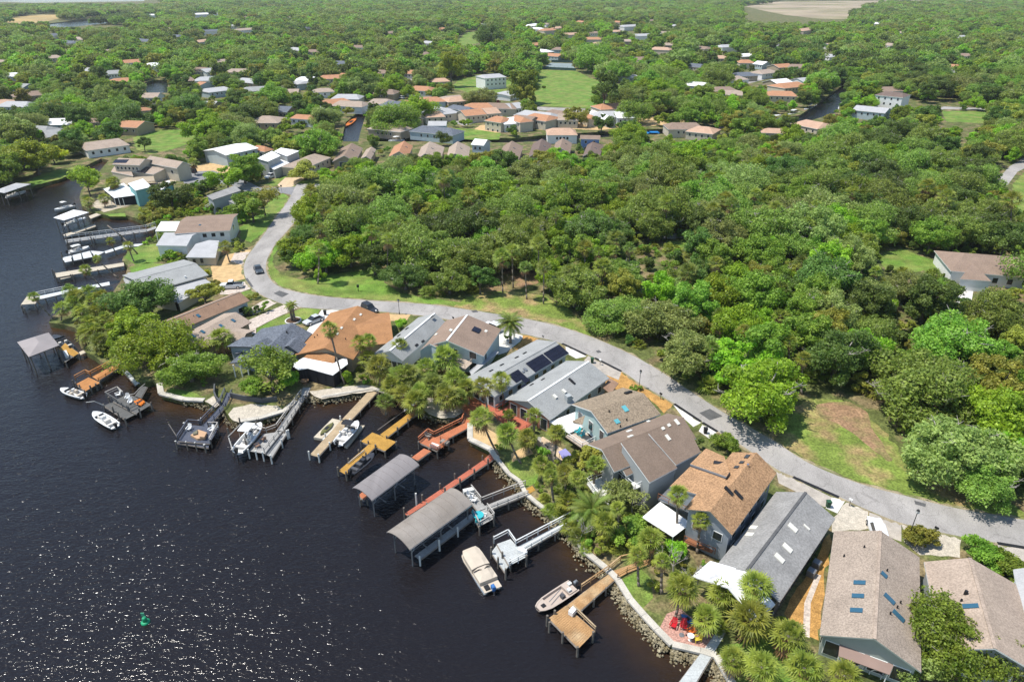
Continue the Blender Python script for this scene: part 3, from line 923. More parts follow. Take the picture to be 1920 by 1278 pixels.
def tree(name, label, cat, base, key, leaf, sc=1.0, rz=None, group=None, part='crown', zs=1.0):
    me, tr, Rr, cb, top = SHAPES[key]
    t = thing(name, label, cat, base, group)
    t.rotation_euler = (0, 0, random.uniform(0, 6.28) if rz is None else rz)
    t.scale = (sc, sc, sc * zs)
    link('trunk', tr, t)
    c = link(part, me, t)
    mat_obj(c, LEAF[leaf])
    return t


def tree_at(name, label, cat, px, py, rpx, key, leaf, group=None, zs=1.0):
    """crown centre seen at (px, py) with outline radius rpx"""
    me, tr, Rr, cb, top = SHAPES[key]
    z = LZ + cb
    for _ in range(4):
        p = P(px, py, z)
        sc = rpx * depth(p) / FPX / Rr
        z = LZ + cb * sc * zs
    p = P(px, py, z)
    return tree(name, label, cat, Vector((p.x, p.y, LZ)), key, leaf, sc, group=group, zs=zs), sc * Rr


def palm(label, base, crown, Rr=1.75, group='sabal palms', variant=0, cat='palm tree', name='sabal_palm', curve=.25, dark=False):
    t = thing(name, label, cat, base, group)
    b = MB()
    n = 6
    pts = []
    hb = crown - base
    for i in range(n + 1):
        f = i / n
        # rises more steeply at the top than at the foot, as leaning palms do
        h = Vector((hb.x, hb.y, 0)) * (f ** (1 - curve))
        pts.append(base + h + Vector((0, 0, hb.z * f)))
    pts[0] = pts[0] + Vector((0, 0, -.2))
    b.path(pts, [.21] + [.165] * (n - 1) + [.19], 7)
    b.build('trunk', PBARK, t, True)
    green, dead = SABAL[variant % 4]
    c = link('crown', green, t); c.location = crown - base; c.scale = (Rr,) * 3; c.rotation_euler = (random.uniform(-.25, .25), random.uniform(-.25, .25), random.uniform(0, 6.28))
    if dark: mat_obj(c, PALMD)
    k = link('dead_leaf_skirt', dead, t); k.location = crown - base; k.scale = (Rr * random.uniform(.75, 1.05),) * 3; k.rotation_euler = (0, 0, random.uniform(0, 6.28))
    return t


def palm_px(label, cpx, bpx, zc=None, rpx=22, z0=LZ, **kw):
    """palm whose foot is seen at bpx and crown at cpx"""
    b = P(bpx[0], bpx[1], z0)
    # crown stays in the plane of the foot's distance unless the trunk leans
    d = ray(*cpx)
    t = b.y / d.y
    c = Vector((d.x * t, b.y, CAMH + d.z * t))
    Rr = rpx * .86 * depth(c) / FPX * random.uniform(.88, 1.08)
    return palm(label, b, c, Rr, **kw)


def feather_palm(name, label, base, h, Rr, n, mesh, mat, group=None, dark=True):
    t = thing(name, label, 'palm tree', base, group)
    MB().path([base + Vector((0, 0, -.2)), base + Vector((0, 0, h * .5)), base + Vector((0, 0, h))], [.32, .24, .28], 9).build('trunk', PBARK, t, True)
    heart = MB().loft([[base + Vector((math.cos(a * 1.0472) * r, math.sin(a * 1.0472) * r, h + z)) for a in range(6)] for r, z in ((.26, -.35), (.36, -.1), (.22, .2), (.05, .35))]).build('crown_heart', DEADL, t, True)
    for i in range(n):
        f = link('frond', mesh, t)
        f.location = (0, 0, h)
        fr = i / n
        f.rotation_euler = (random.uniform(-.2, .2), R(-62 + 88 * fr + random.uniform(-6, 6)), i * 2.39996)
        f.scale = (Rr / 2.6 * random.uniform(.9, 1.08),) * 3
    return t


def dead_tree(label, base, h, seed, spread=2.2, group=None):
    g = random.Random(seed)
    t = thing('bare_tree', label, 'bare tree', base, group)
    b = MB()

    def grow(p, d, L_, r, lv):
        q = p + d * L_
        b.tube(p, q, r, r * .65, 5)
        if lv == 0: return
        for _ in range(3 if lv > 1 else 4):
            nd = (d + Vector((g.uniform(-1, 1), g.uniform(-1, 1), g.uniform(-.35, .7))) * .95).normalized()
            grow(q, nd, L_ * g.uniform(.55, .8), r * .6, lv - 1)
    grow(base + Vector((0, 0, -.2)), Vector((g.uniform(-.2, .2), g.uniform(-.2, .2), 1)).normalized(), h * .38, .13, 4)
    b.build('branches', BARE, t)
    return t
# ------------------------------------------------------------------ houses
def roofm(name, col, var=.1, fine=.14, fscale=5, col2=None, sc=.5):
    return M('roof_' + name, col, 0.9, var, sc, fine=fine, fscale=fscale, col2=col2, bump=.15, c2lo=.4, c2hi=.65)


RF = {
    'pink': roofm('pinkish_tan', (0.32, 0.26, 0.208), .1, .24, 6),
    'tan': roofm('tan', (0.36, 0.285, 0.225), .1, .18),
    'brown': roofm('brown', (0.21, 0.156, 0.118), .08, .12),
    'rbrown': roofm('red_brown', (0.26, 0.165, 0.11), .12, .15),
    'mbrown': roofm('mid_brown', (0.255, 0.185, 0.14), .1, .15),
    'dbrown': roofm('dark_brown', (0.165, 0.12, 0.10), .1, .15),
    'olive': roofm('olive_shingle', (0.255, 0.20, 0.14), .08, .28, 4),
    'orange': roofm('orange', (0.35, 0.178, 0.08), .14, .14),
    'mottle': roofm('mottled_orange', (0.36, 0.215, 0.115), .12, .3, 4.5),
    'gray': roofm('pale_grey', (0.30, 0.305, 0.295), .1, .12),
    'lgray': roofm('light_grey', (0.40, 0.40, 0.40), .08, .08),
    'dgray': roofm('dark_grey', (0.268, 0.262, 0.25), .14, .14, 4),
    'slate': roofm('slate_blue', (0.125, 0.14, 0.165), .1, .3, 3),
    'white': roofm('white_metal', (0.78, 0.78, 0.77), .04, .03),
    'terra': roofm('terracotta', (0.42, 0.215, 0.12), .1, .15),
    'peach': roofm('peach', (0.47, 0.31, 0.215), .1, .12),
}
WL = {
    'white': WHITE,
    'cream': M('wall_cream', (0.55, 0.49, 0.38), .8, .06),
    'gray': M('wall_grey', (0.34, 0.36, 0.36), .8, .06),
    'lblue': M('wall_pale_blue', (0.42, 0.50, 0.52), .8, .06),
    'blue': M('wall_blue', (0.16, 0.27, 0.48), .8, .06),
    'teal': M('wall_teal', (0.20, 0.41, 0.42), .8, .06),
    'dark': M('wall_dark', (0.09, 0.095, 0.10), .8, .1),
    'slate': M('wall_slate', (0.28, 0.31, 0.34), .8, .06),
    'brick': M('wall_brick', (0.33, 0.15, 0.10), .9, .15, 1.0, fine=.2, fscale=7),
    'tan': M('wall_tan', (0.38, 0.31, 0.22), .8, .08),
    'sage': M('wall_sage', (0.34, 0.38, 0.34), .8, .06),
}
SKYB = M('skylight_blue', (0.035, 0.11, 0.17), .1, .1, spec=.6)
SKYW = M('skylight_white', (0.70, 0.68, 0.60), .3, .05)
SKYD = M('skylight_dark', (0.03, 0.028, 0.026), .15, .1, spec=.6)
SOLAR = M('solar_cell', (0.012, 0.012, 0.022), .2, .2, spec=.5)
SCREEN = M('porch_screen', (0.014, 0.016, 0.022), .6, .2)


def unit(v): return v.normalized()


class House:
    def __init__(s, label, px, wall='white', name='house', cat='house', z0=LZ, group=None):
        s.base = P(px[0], px[1], z0)
        s.t = thing(name, label, cat, s.base, group)
        s.wall, s.z0, s.blocks = wall, z0, []

    def gable(s, R0, R1, zr, Lp, zl, Rp, ze, roof='tan', wall=None, hip=(0, 0), inset=.45, ginset=.45, trim=WHITE, ridge=None, floor=None, thick=.18, excl=True, walls=True, wmax=30):
        """ridge seen from R0 to R1; Lp / Rp lie on the eaves to the left / right of it"""
        zb = s.z0 if floor is None else floor
        a, b = P(*R0, zr), P(*R1, zr)
        u = unit(xy(b - a)); L_ = xy(b - a).length; v = Vector((u.y, -u.x, 0))
        wr = (P(*Rp, ze) - a).dot(v) if Rp else None
        wl = -(P(*Lp, zl) - a).dot(v) if Lp else wr
        if wr is None: wr = wl
        wl, wr = min(max(wl, .6), wmax), min(max(wr, .6), wmax)
        h0, h1 = hip
        A = lambda q, t, z: xy(a) + u * q + v * t + Vector((0, 0, z))
        B = dict(A=A, u=u, v=v, L=L_, wl=wl, wr=wr, zr=zr, zl=zl, ze=ze, h=hip, inset=inset, g=ginset, zb=zb, th=thick, a=a)
        top = [A(0, 0, zr), A(L_, 0, zr), A(L_ + h1, -wl, zl), A(-h0, -wl, zl), A(-h0, wr, ze), A(L_ + h1, wr, ze)]
        m = MB()
        dn = Vector((0, 0, -thick))
        m.v += top + [p + dn for p in top]
        fs = [(0, 1, 2, 3), (1, 0, 4, 5)]
        if h0: fs.append((0, 3, 4))
        if h1: fs.append((1, 5, 2))
        for f in fs:
            m.f.append(list(f)); m.m.append(0)
            m.f.append([i + 6 for i in f[::-1]]); m.m.append(1)
        rim = [(3, 2), (5, 4)]
        rim += [(4, 3)] if h0 else [(0, 3), (4, 0)]
        rim += [(2, 5)] if h1 else [(2, 1), (1, 5)]
        for i, j in rim:
            m.f.append([i, i + 6, j + 6, j]); m.m.append(1)
            # fascia board reads both ways
        rm = RF[roof] if isinstance(roof, str) else roof
        B['roof'] = m.build('roof', [rm, trim], s.t)
        if ridge is not None:
            MB().box(A(L_ / 2, 0, zr - .01), u * (L_ / 2), v * .17, Vector((0, 0, .045))).build('ridge_cap', ridge, B['roof'])
        wm = WL[wall or s.wall]
        i = inset
        sl, sr = (zr - zl) / wl, (zr - ze) / wr
        cut = thick + .02
        if walls:
            if not h0 and not h1:
                g0, g1 = ginset, L_ - ginset
                prof = [(-wl + i, zb), (wr - i, zb), (wr - i, zr - sr * (wr - i) - cut), (0, zr - cut), (-wl + i, zr - sl * (wl - i) - cut)]
                MB().loft([[A(g0, t, z) for t, z in prof], [A(g1, t, z) for t, z in prof]]).build('wall', wm, s.t)
            else:
                q0, q1 = -h0 + i, L_ + h1 - i
                zt = min(zl, ze) - .02
                MB().loft([[A(q0, t, z) for t, z in ((-wl + i, zb), (wr - i, zb), (wr - i, zt), (-wl + i, zt))], [A(q1, t, z) for t, z in ((-wl + i, zb), (wr - i, zb), (wr - i, zt), (-wl + i, zt))]]).build('wall', wm, s.t)
        if excl:
            EXCL.append([(p.x, p.y) for p in (top[3], top[2], top[5], top[4])])
        s.blocks.append(B)
        return B

    # one window (frame, pane) on a face of a block: f front (R0 end), b back, l left, r right; q along from the left, zc sill centre
    def win(s, B, face, q, zc, w=1.2, h=1.2, frame=WHITE, pane=GLASS, name='window'):
        A, u, v = B['A'], B['u'], B['v']
        i, g = B['inset'], B['g']
        if B['h'][0] or B['h'][1]:
            f0, f1 = -B['h'][0] + i, B['L'] + B['h'][1] - i
        else: f0, f1 = g, B['L'] - g
        if face == 'f': c, ax, n = A(f0, q, zc), v, -u
        elif face == 'b': c, ax, n = A(f1, q, zc), v, u
        elif face == 'l': c, ax, n = A(q, -B['wl'] + i, zc), u, -v
        else: c, ax, n = A(q, B['wr'] - i, zc), u, v
        o = MB().box(c + n * .01, ax * (w / 2 + .08), n * .05, Vector((0, 0, h / 2 + .08))).build(name, frame, s.t)
        MB().box(c + n * .04, ax * (w / 2), n * .035, Vector((0, 0, h / 2))).build('pane', pane, o)
        return o

    def front(s, B, mat):
        A, i = B['A'], B['inset'] + .02
        prof = [(-B['wl'] + i, B['zb']), (B['wr'] - i, B['zb']), (B['wr'] - i, B['ze'] - .15), (-B['wl'] + i, B['zl'] - .15)]
        MB().loft([[A(B['g'] - .03, t, z) for t, z in prof], [A(B['g'] + .05, t, z) for t, z in prof]]).build('front_wall', mat, s.t)

    def row(s, B, face, n, zc, w=1.1, h=1.1, lo=None, hi=None, **k):
        if face in 'fb': a, b = -B['wl'] + B['inset'], B['wr'] - B['inset']
        else: a, b = 0.8, B['L'] - 0.8
        a = a if lo is None else lo; b = b if hi is None else hi
        for i in range(n): s.win(B, face, a + (b - a) * (i + .5) / n, zc, w, h, **k)

    # fittings on a roof slope
    def on_slope(s, B, side, px):
        A, u, v = B['A'], B['u'], B['v']
        if side == 'L': dn, w, dz = -v, B['wl'], B['zr'] - B['zl']
        else: dn, w, dz = v, B['wr'], B['zr'] - B['ze']
        e = unit(dn * w + Vector((0, 0, -dz)))
        n = unit(u.cross(e)); n = n if n.z > 0 else -n
        d = ray(*px); o = Vector((0, 0, CAMH))
        t = (B['a'] - o).dot(n) / d.dot(n)
        return o + d * t, u, e, n

    def fit(s, B, side, px, lu, le, mat, name='skylight', h=.14, rim=None, rot=0):
        p, u, e, n = s.on_slope(B, side, px)
        if rot: u, e = u * math.cos(rot) + e * math.sin(rot), e * math.cos(rot) - u * math.sin(rot)
        if rim is not None:
            o = MB().box(p + n * h * .4, u * (lu / 2), e * (le / 2), n * (h * .5)).build(name, rim, B['roof'])
            return o
        return MB().box(p + n * (h * .5 - .02), u * (lu / 2), e * (le / 2), n * (h * .5)).build(name, mat, B['roof'])

    def vent(s, B, side, px, r=.09, h=.4, mat=GREYM):
        p, u, e, n = s.on_slope(B, side, px)
        return MB().tube(p - Vector((0, 0, .1)), p + Vector((0, 0, h)), r, r, 6).build('roof_vent', mat, B['roof'])

    def slab(s, pts, th, mat, name='roof', trim=None, parent=None, wall=None, zb=None, inset=.94, excl=True):
        """roof or deck plate through points seen at given heights (x, y, z); optional wall box beneath"""
        w = [P(*q[:2], q[2]) for q in pts]
        o = MB().slab(w, th, 0, 1 if trim else None).build(name, [mat, trim] if trim else mat, parent or s.t)
        if wall:
            c = sum(w, Vector((0, 0, 0))) / len(w)
            r = [Vector((c.x + (p.x - c.x) * inset, c.y + (p.y - c.y) * inset, p.z - th - .02)) for p in w]
            MB().prism(r, s.z0 if zb is None else zb).build('wall', WL[wall] if isinstance(wall, str) else wall, s.t)
        if excl: EXCL.append([(p.x, p.y) for p in w])
        return w

    def rail(s, pts, z, mat=WHITE, h=.95, name='railing'):
        w = [P(*q, z) for q in pts]
        for i in range(len(w) - 1):
            a, b = w[i], w[i + 1]
            m = MB()
            d = b - a; n = max(1, int(d.length / 1.3))
            m.tube(a + Vector((0, 0, h)), b + Vector((0, 0, h)), .05, n=4)
            m.tube(a + Vector((0, 0, h * .5)), b + Vector((0, 0, h * .5)), .03, n=4)
            for k in range(n + 1):
                p = a.lerp(b, k / n)
                m.tube(p, p + Vector((0, 0, h)), .045, n=4)
            m.build(name, mat, s.t)

    def posts(s, pts, ztop, zb, mat=WHITE, r=.08, name='post'):
        for q in pts:
            p = P(*q, ztop)
            MB().tube(Vector((p.x, p.y, zb)), p, r, r, 6).build(name, mat, s.t)


# ---- front row, from the lower right upstream
h = House('long pinkish tan shingled house with six blue skylights behind the lower right tree', (1640, 1110), 'sage')
B = h.gable((1640, 1197), (1651, 994), 6.7, (1537, 1188), 4.5, (1724, 1037), 4.5, 'pink', trim=WL['sage'], ridge=RF['tan'])
for p in ((1612, 1092), (1609, 1117), (1606, 1144)): h.fit(B, 'L', p, .62, 1.25, SKYB)
h.fit(B, 'R', (1657, 1077), .62, .75, SKYB, rot=.3); h.fit(B, 'R', (1667, 1122), .65, 1.3, SKYB, rot=.35); h.fit(B, 'R', (1684, 1154), .65, 1.4, SKYB, rot=.35)
for sd, p in (('L', (1620, 1026)), ('L', (1582, 1043)), ('R', (1663, 1070)), ('R', (1688, 1130)), ('R', (1669, 1151)), ('R', (1682, 1139))): h.vent(B, sd, p, .09, .35, BLACK)
h.slab([(1575, 1202, 3.9), (1680, 1236, 3.9), (1668, 1264, 3.3), (1572, 1229, 3.3)], .08, M('awning_brown', (0.27, 0.19, 0.16), .8, .06), 'awning')
h.posts([(1574, 1227), (1665, 1260)], 3.3, LZ, WHITE, .06)
h.row(B, 'f', 4, 2.7, 1.5, 1.9); h.row(B, 'l', 4, 2.8); h.win(B, 'r', 4, 2.8)
h.slab([(1541, 1190, 2.2), (1578, 1202, 2.2), (1572, 1216, 2.2), (1538, 1202, 2.2)], .12, WOODG, 'side_deck', excl=False)
h.rail([(1538, 1203), (1572, 1217)], 2.2, BLACK)

h = House('tan shingled house at the right edge, partly under the lower right tree', (1830, 1130), 'gray')
B = h.gable((1866, 1215), (1819, 1045), 6.7, (1730, 1038), 4.5, (1903, 1089), 4.5, 'tan', ridge=RF['tan'])
h.fit(B, 'L', (1820, 1136), .6, 1.5, SKYB); h.vent(B, 'L', (1810, 1113), .2, .5, BLACK); h.vent(B, 'L', (1802, 1126), .12, .3, BLACK)
h.fit(B, 'L', (1747, 1118), 1.4, .08, BLACK, 'roof_seam', .06)
h.row(B, 'f', 3, 2.8, 1.4, 1.6); h.row(B, 'r', 4, 2.8)
h = House('pale grey roofed house cut off by the right edge', (1960, 1110), 'white')
B = h.gable((1975, 1170), (1950, 1060), 6.0, (1903, 1082), 4.4, (2010, 1100), 4.4, 'lgray', trim=WHITE)
h.row(B, 'l', 3, 2.8)

h = House('dark grey shingled house with cream skylights and a white metal porch roof', (1450, 1030), 'dark')
B = h.gable((1400, 1069), (1511, 922), 6.4, (1463, 912), 4.4, (1568, 969), 4.4, 'dgray', trim=GREYM, ridge=DARKA)
for p in ((1413, 989), (1406, 1002)): h.fit(B, 'L', p, .75, 1.0, SKYW)
for p in ((1486, 989), (1476, 1027), (1461, 1046)): h.fit(B, 'R', p, .75, 1.25, SKYW)
h.fit(B, 'R', (1512, 988), .3, .9, SKYW, 'roof_vent')
W = h.gable((1365, 1101), (1399, 1070), 6.2, (1337, 1046), 4.3, (1464, 1122), 4.3, M('weathered_white_metal', (0.74, 0.74, 0.73), .5, .1, 1.2, fine=.08, col2=(0.45, 0.45, 0.45), c2lo=.56, c2hi=.7), walls=False, trim=WHITE)
for q in ((1311, 1078), (1340, 1090), (1369, 1103), (1412, 1128), (1450, 1148)):
    h.posts([q], 4.2, LZ, GREYM, .07)
h.row(B, 'r', 5, 2.7); h.row(B, 'f', 4, 2.6, 1.6, 2.0, frame=GREYM)
for q in ((1530, 1062), (1520, 1078)):
    p = P(*q, LZ); MB().bx(p + Vector((0, 0, .45)), .9, .9, .9, 0, .8).build('air_conditioner', GREYM, h.t)

h = House('stepped two-storey house with mottled orange-tan shingles and grey walls', (1380, 930), 'slate')
B = h.gable((1331, 958), (1419, 848), 8.4, (1296, 938), 6.9, (1460, 882), 6.4, 'mottle', trim=GREYM)
for p in ((1401, 856), (1391, 867), (1381, 876)): h.fit(B, 'L', p, .9 if p[0] == 1401 else .6, .6, SKYD)
h.vent(B, 'R', (1402, 873), .18, .3, CHROME)
for p, l in (((1366, 920), 1.4), ((1384, 927), 1.4)): h.fit(B, 'R', p, .55, l, SKYD, rim=BLACK)
h.slab([(1324, 840, 6.6), (1358, 855, 7.8), (1368, 884, 8.5), (1362, 893, 8.5), (1294, 869, 6.6)], .22, RF['mottle'], 'roof', WL['slate'], wall='slate')
h.slab([(1294, 874, 6.0), (1362, 895, 8.0), (1343, 937, 7.6), (1256, 911, 5.8)], .22, RF['mottle'], 'roof', WL['slate'], wall='slate')
h.slab([(1312, 933, 6.4), (1341, 940, 7.4), (1328, 960, 7.2), (1291, 951, 5.9)], .2, RF['mottle'], 'roof', GREYM, wall='slate')
h.slab([(1256, 912, 3.9), (1310, 932, 3.9), (1295, 962, 3.9), (1234, 935, 3.9)], .2, GREYM, 'balcony_deck')
h.rail([(1233, 935), (1295, 964)], 3.9, M('red_wood', (0.26, 0.11, 0.055), .8, .15), .95)
h.slab([(1238, 940, 3.6), (1296, 980, 3.6), (1262, 1006, 3.5), (1204, 969, 3.5)], .1, WHITE, 'white_awning')
h.posts([(1207, 969), (1262, 1004)], 3.4, LZ, WHITE, .06)
h.slab([(1282, 1015, 2.3), (1335, 1035, 2.3), (1345, 1022, 2.3), (1300, 1000, 2.3)], .15, M('red_wood', (0.3, .1, .05)), 'wood_deck', excl=False)
h.rail([(1282, 1014), (1308, 1026), (1340, 1038)], 2.3, M('red_wood', (0.3, .1, .05)))
h.row(B, 'r', 5, 4.9); h.row(B, 'r', 4, 2.4); h.row(B, 'f', 2, 4.8)
MB().box(P(1349, 868, 7.75), Vector((.7, -.35, .1)), Vector((.12, .25, .06)), Vector((0, 0, .08))).build('skylight', SKYD, h.t)

h = House('brown roofed two-storey house with three stepped slopes above white balconies', (1225, 830), 'gray')
B = h.gable((1128, 842), (1281, 782), 8.3, (1117, 826), 7.2, (1312, 818), 6.4, 'brown', walls=False)
WB = h.gable((1150, 850), (1262, 800), 7.6, (1136, 838), 6.4, (1285, 840), 5.6, 'brown', excl=False)
for p in ((1180, 808), (1182, 818), (1216, 790)): h.fit(B, 'L', p, .9 if p[0] < 1200 else .5, .5, SKYW)
h.slab([(1131, 841, 8.25), (1158, 830, 8.3), (1183, 858, 6.6), (1151, 872, 6.5)], .22, RF['brown'], 'roof', WHITE, wall='gray')
h.slab([(1164, 829, 9.2), (1212, 812, 9.2), (1270, 876, 6.3), (1218, 904, 6.2)], .22, RF['brown'], 'roof', WHITE, wall='gray')
w = h.slab([(1216, 812, 8.45), (1282, 782, 8.5), (1314, 847, 6.2), (1268, 871, 6.0)], .22, RF['brown'], 'roof', WHITE, wall='gray')
for (px_, l_) in (((1243, 803), .45), ((1254, 797), .45), ((1269, 791), .95), ((1252, 820), .95)):
    nn = unit((w[1] - w[0]).cross(w[3] - w[0])); dd_ = ray(*px_); oo = Vector((0, 0, CAMH))
    pp = oo + dd_ * ((w[0] - oo).dot(nn) / dd_.dot(nn)); uu_ = unit(w[1] - w[0]); nn = nn if nn.z > 0 else -nn
    MB().box(pp + nn * .06, uu_ * .26, nn.cross(uu_) * (l_ / 2), nn * .07).build('skylight', SKYW, h.t)
h.slab([(1156, 886, 4.3), (1184, 872, 4.3), (1214, 905, 4.3), (1190, 917, 4.3)], .2, OFFW, 'balcony_deck')
h.rail([(1154, 886), (1190, 918), (1214, 906)], 4.3, WHITE)
h.slab([(1100, 905, 2.6), (1137, 889, 2.6), (1156, 908, 2.6), (1142, 945, 2.6), (1118, 930, 2.6)], .2, OFFW, 'terrace_deck')
h.rail([(1137, 889), (1100, 905), (1120, 932)], 2.6, WHITE)
h.row(WB, 'r', 4, 4.4); h.row(WB, 'f', 3, 4.3, 1.4, 1.6)

WL['pteal'] = M('wall_pale_teal', (.40, .52, .51), .8, .06)
h = House('olive shingled house with teal gable walls and two skylights', (1160, 770), 'pteal')
B = h.gable((1108, 770), (1207, 737), 8.3, (1070, 758), 6.6, (1181, 797), 6.9, 'olive')
h.slab([(1092, 796, 6.9), (1097, 778, 7.2), (1073, 789, 5.6), (1076, 793, 5.5)], .15, RF['olive'], 'porch_roof', WHITE)
for p, l in (((1172, 766), 1.15), ((1157, 790), .8)): h.fit(B, 'R', p, .75, l, SKYB, rim=M('skylight_teal', (.12, .38, .42), .2, .1))
for p in ((1142, 772), (1175, 788), (1163, 800)): h.vent(B, 'R', p, .1, .35, BLACK)
h.fit(B, 'L', (1178, 737), 1.2, .7, BLACK, 'roof_vent', .3)
h.slab([(1030, 790, 3.6), (1078, 772, 3.6), (1094, 800, 3.6), (1066, 812, 3.6)], .1, WHITE, 'white_awning')
h.slab([(1060, 817, 3.2), (1090, 802, 3.2), (1116, 826, 3.2), (1090, 838, 3.2)], .2, M('tan_deck', (0.45, 0.37, 0.30), .85, .1), 'deck')
h.rail([(1060, 817), (1092, 839), (1116, 827)], 3.2, WHITE)
h.row(B, 'f', 3, 5.2, 1.0, 1.5); h.row(B, 'f', 3, 2.6, 1.3, 1.9); h.row(B, 'b', 2, 4.6)

h = House('grey gabled house with a white ridge and a red brick front', (1055, 725), 'gray')
B = h.gable((990, 751), (1104, 677), 5.9, (951, 745), 4.2, (1143, 708), 4.2, 'gray', ridge=WHITE)
for p in ((1040, 744), (1057, 734), (1068, 743)): h.fit(B, 'R', p, .5, .8, SKYW, h=.3)
for p in ((1074, 717), (1070, 713)): h.fit(B, 'R', p, .4, .9, BLACK, 'roof_vent', .2)
for p in ((997, 721), (1018, 711)): h.fit(B, 'L', p, .9, .3, BLACK, 'roof_vent', .12)
h.front(B, WL['brick'])
p = P(1065, 752, 4.4)
MB().bx(Vector((p.x, p.y, 3.4)), .9, .9, 4.4, 0, .5).build('chimney', WL['gray'], h.t)
h.row(B, 'f', 4, 2.5, 1.3, 2.0); h.row(B, 'r', 5, 2.7, .9, 1.2)
h.slab([(1130, 726, 3.4), (1143, 708, 3.4), (1160, 718, 3.3), (1145, 738, 3.3)], .12, RF['rbrown'], 'porch_roof', excl=False)

h = House('long grey house with black solar panels on its right slope', (985, 700), 'lblue')
B = h.gable((902, 718), (1042, 640), 5.4, (881, 704), 4.2, (1068, 661), 4.1, 'gray', ridge=RF['gray'])
WLB = B
u_, e_, n_ = None, None, None
p00, u_, e_, n_ = h.on_slope(B, 'R', (985, 681.5))
p10 = h.on_slope(B, 'R', (1045, 643.5))[0]; p01 = h.on_slope(B, 'R', (1004, 698))[0]
Lu, Le = (p10 - p00).length, abs((p01 - p00).dot(e_))
for i in range(6):
    for j in range(3):
        if i == 3 and False: continue
        gap = .25 if i >= 3 else 0
        c = p00 + u_ * ((i + .5) * (Lu - .25) / 6 + gap) + e_ * ((j + .5) * Le / 3) + n_ * .09
        MB().box(c, u_ * ((Lu - .25) / 12 - .02), e_ * (Le / 6 - .02), n_ * .03).build('solar_panel', SOLAR, B['roof'])
p00 = h.on_slope(B, 'R', (952, 703.5))[0]; p10 = h.on_slope(B, 'R', (968, 693))[0]
for (i, j) in ((0, 0), (1, 0), (0, 1), (1, 1), (1, 2), (0, 3), (0, 2)):
    c = p00 + u_ * ((i + .5) * 1.35) + e_ * ((j + .5) * 1.05) + n_ * .09
    if (i, j) in ((0, 2),): continue
    MB().box(c, u_ * .65, e_ * .5, n_ * .03).build('solar_panel', SOLAR, B['roof'])
for p in ((941, 684), (921, 695), (984, 662), (969, 670)): h.fit(B, 'L', p, .9, .35, BLACK, 'roof_vent', .14)
for p in ((983, 692), (986, 694), (981, 697)): h.fit(B, 'R', p, .5, .35, GREYM, 'roof_vent', .2)
h.row(B, 'r', 8, 2.8, 1.0, .9); h.row(B, 'f', 4, 2.5, 1.2, 1.9)
h.slab([(884, 703, 3.4), (935, 660, 3.4), (930, 655, 3.3), (880, 695, 3.3)], .1, RF['lgray'], 'side_roof', excl=False)

h = House('brown roofed house with a pale blue gable and a small black roof panel', (865, 640), 'lblue')
B = h.gable((838, 638), (876, 590), 7.6, (796, 648), 5.6, (937, 622), 5.4, 'mbrown', ridge=WHITE)
h.slab([(786, 657, 5.2), (832, 615, 5.5), (842, 622, 6.2), (818, 650, 6.3), (806, 644, 6.4)], .18, RF['mbrown'], 'roof', WHITE, wall='lblue')
h.slab([(901, 645, 5.6), (912, 622, 6.2), (937, 623, 5.2), (912, 660, 5.0)], .18, RF['mbrown'], 'roof', WHITE, wall='lblue')
h.fit(B, 'R', (893, 619), 1.7, 1.5, SOLAR, 'roof_panel', .2)
for sd, p in (('R', (845, 619)), ('R', (911, 621)), ('L', (818, 627))): h.fit(B, sd, p, .8, .5, SKYW)
h.row(B, 'f', 3, 5.0, 1.3, 1.4); h.row(B, 'f', 3, 2.6, 1.3, 1.6); h.row(B, 'r', 3, 4.0)
h.slab([(845, 680, 3.9), (862, 668, 3.9), (885, 680, 3.9), (872, 692, 3.9)], .15, M('tan_deck', (.45, .37, .30)), 'balcony_deck')
h.rail([(845, 681), (872, 693), (885, 681)], 3.9, M('tan_wood', (.5, .38, .26), .8, .1))

h = House('pale grey gabled house with a white ridge between the orange and brown roofs', (770, 630), 'white')
B = h.gable((731, 657), (815, 587), 5.8, (694, 668), 4.1, (843, 599), 4.2, 'gray', ridge=WHITE)
for sd, p in (('L', (763, 616)), ('L', (748, 629)), ('R', (781, 647)), ('R', (793, 640)), ('L', (811, 593))): h.fit(B, sd, p, .9, .45, BLACK, 'roof_vent', .12)
h.row(B, 'f', 5, 2.6, 1.0, 1.5); h.row(B, 'l', 4, 2.6)

h = House('orange roofed house with a white porch roof over dark screens', (650, 625), 'tan')
B = h.gable((609, 652), (671, 573), 6.2, (562, 654), 4.2, (672, 660), 4.1, 'orange', trim=RF['orange'])
h.gable((660, 611), (733, 604), 5.4, (702, 588), 4.2, (712, 645), 4.0, 'orange', trim=RF['orange'])
h.slab([(566, 672, 4.1), (587, 655, 5.0), (628, 668, 4.9), (627, 682, 4.1)], .16, RF['orange'], 'roof', RF['orange'], excl=False)
for p in ((676, 590), (664, 599), (640, 615), (632, 626)): h.fit(B, 'R' if p[0] > 655 else 'R', p, .8, .4, SKYW)
for p in ((595, 629), (590, 633), (648, 636)): h.vent(B, 'L' if p[0] < 600 else 'R', p, .1, .3, BLACK)
w = h.slab([(545, 684, 4.0), (569, 670, 4.2), (598, 676, 4.2), (624, 681, 4.2), (650, 668, 4.1), (652, 682, 4.0), (624, 703, 3.9), (577, 690, 4.0), (560, 693, 3.95)], .12, WHITE, 'porch_roof')
rg = [P(*q, 3.8) for q in ((549, 686), (562, 694), (578, 692), (624, 704), (649, 684), (640, 676), (570, 674))]
MB().prism(rg, LZ + .1).build('screen_wall', SCREEN, h.t)
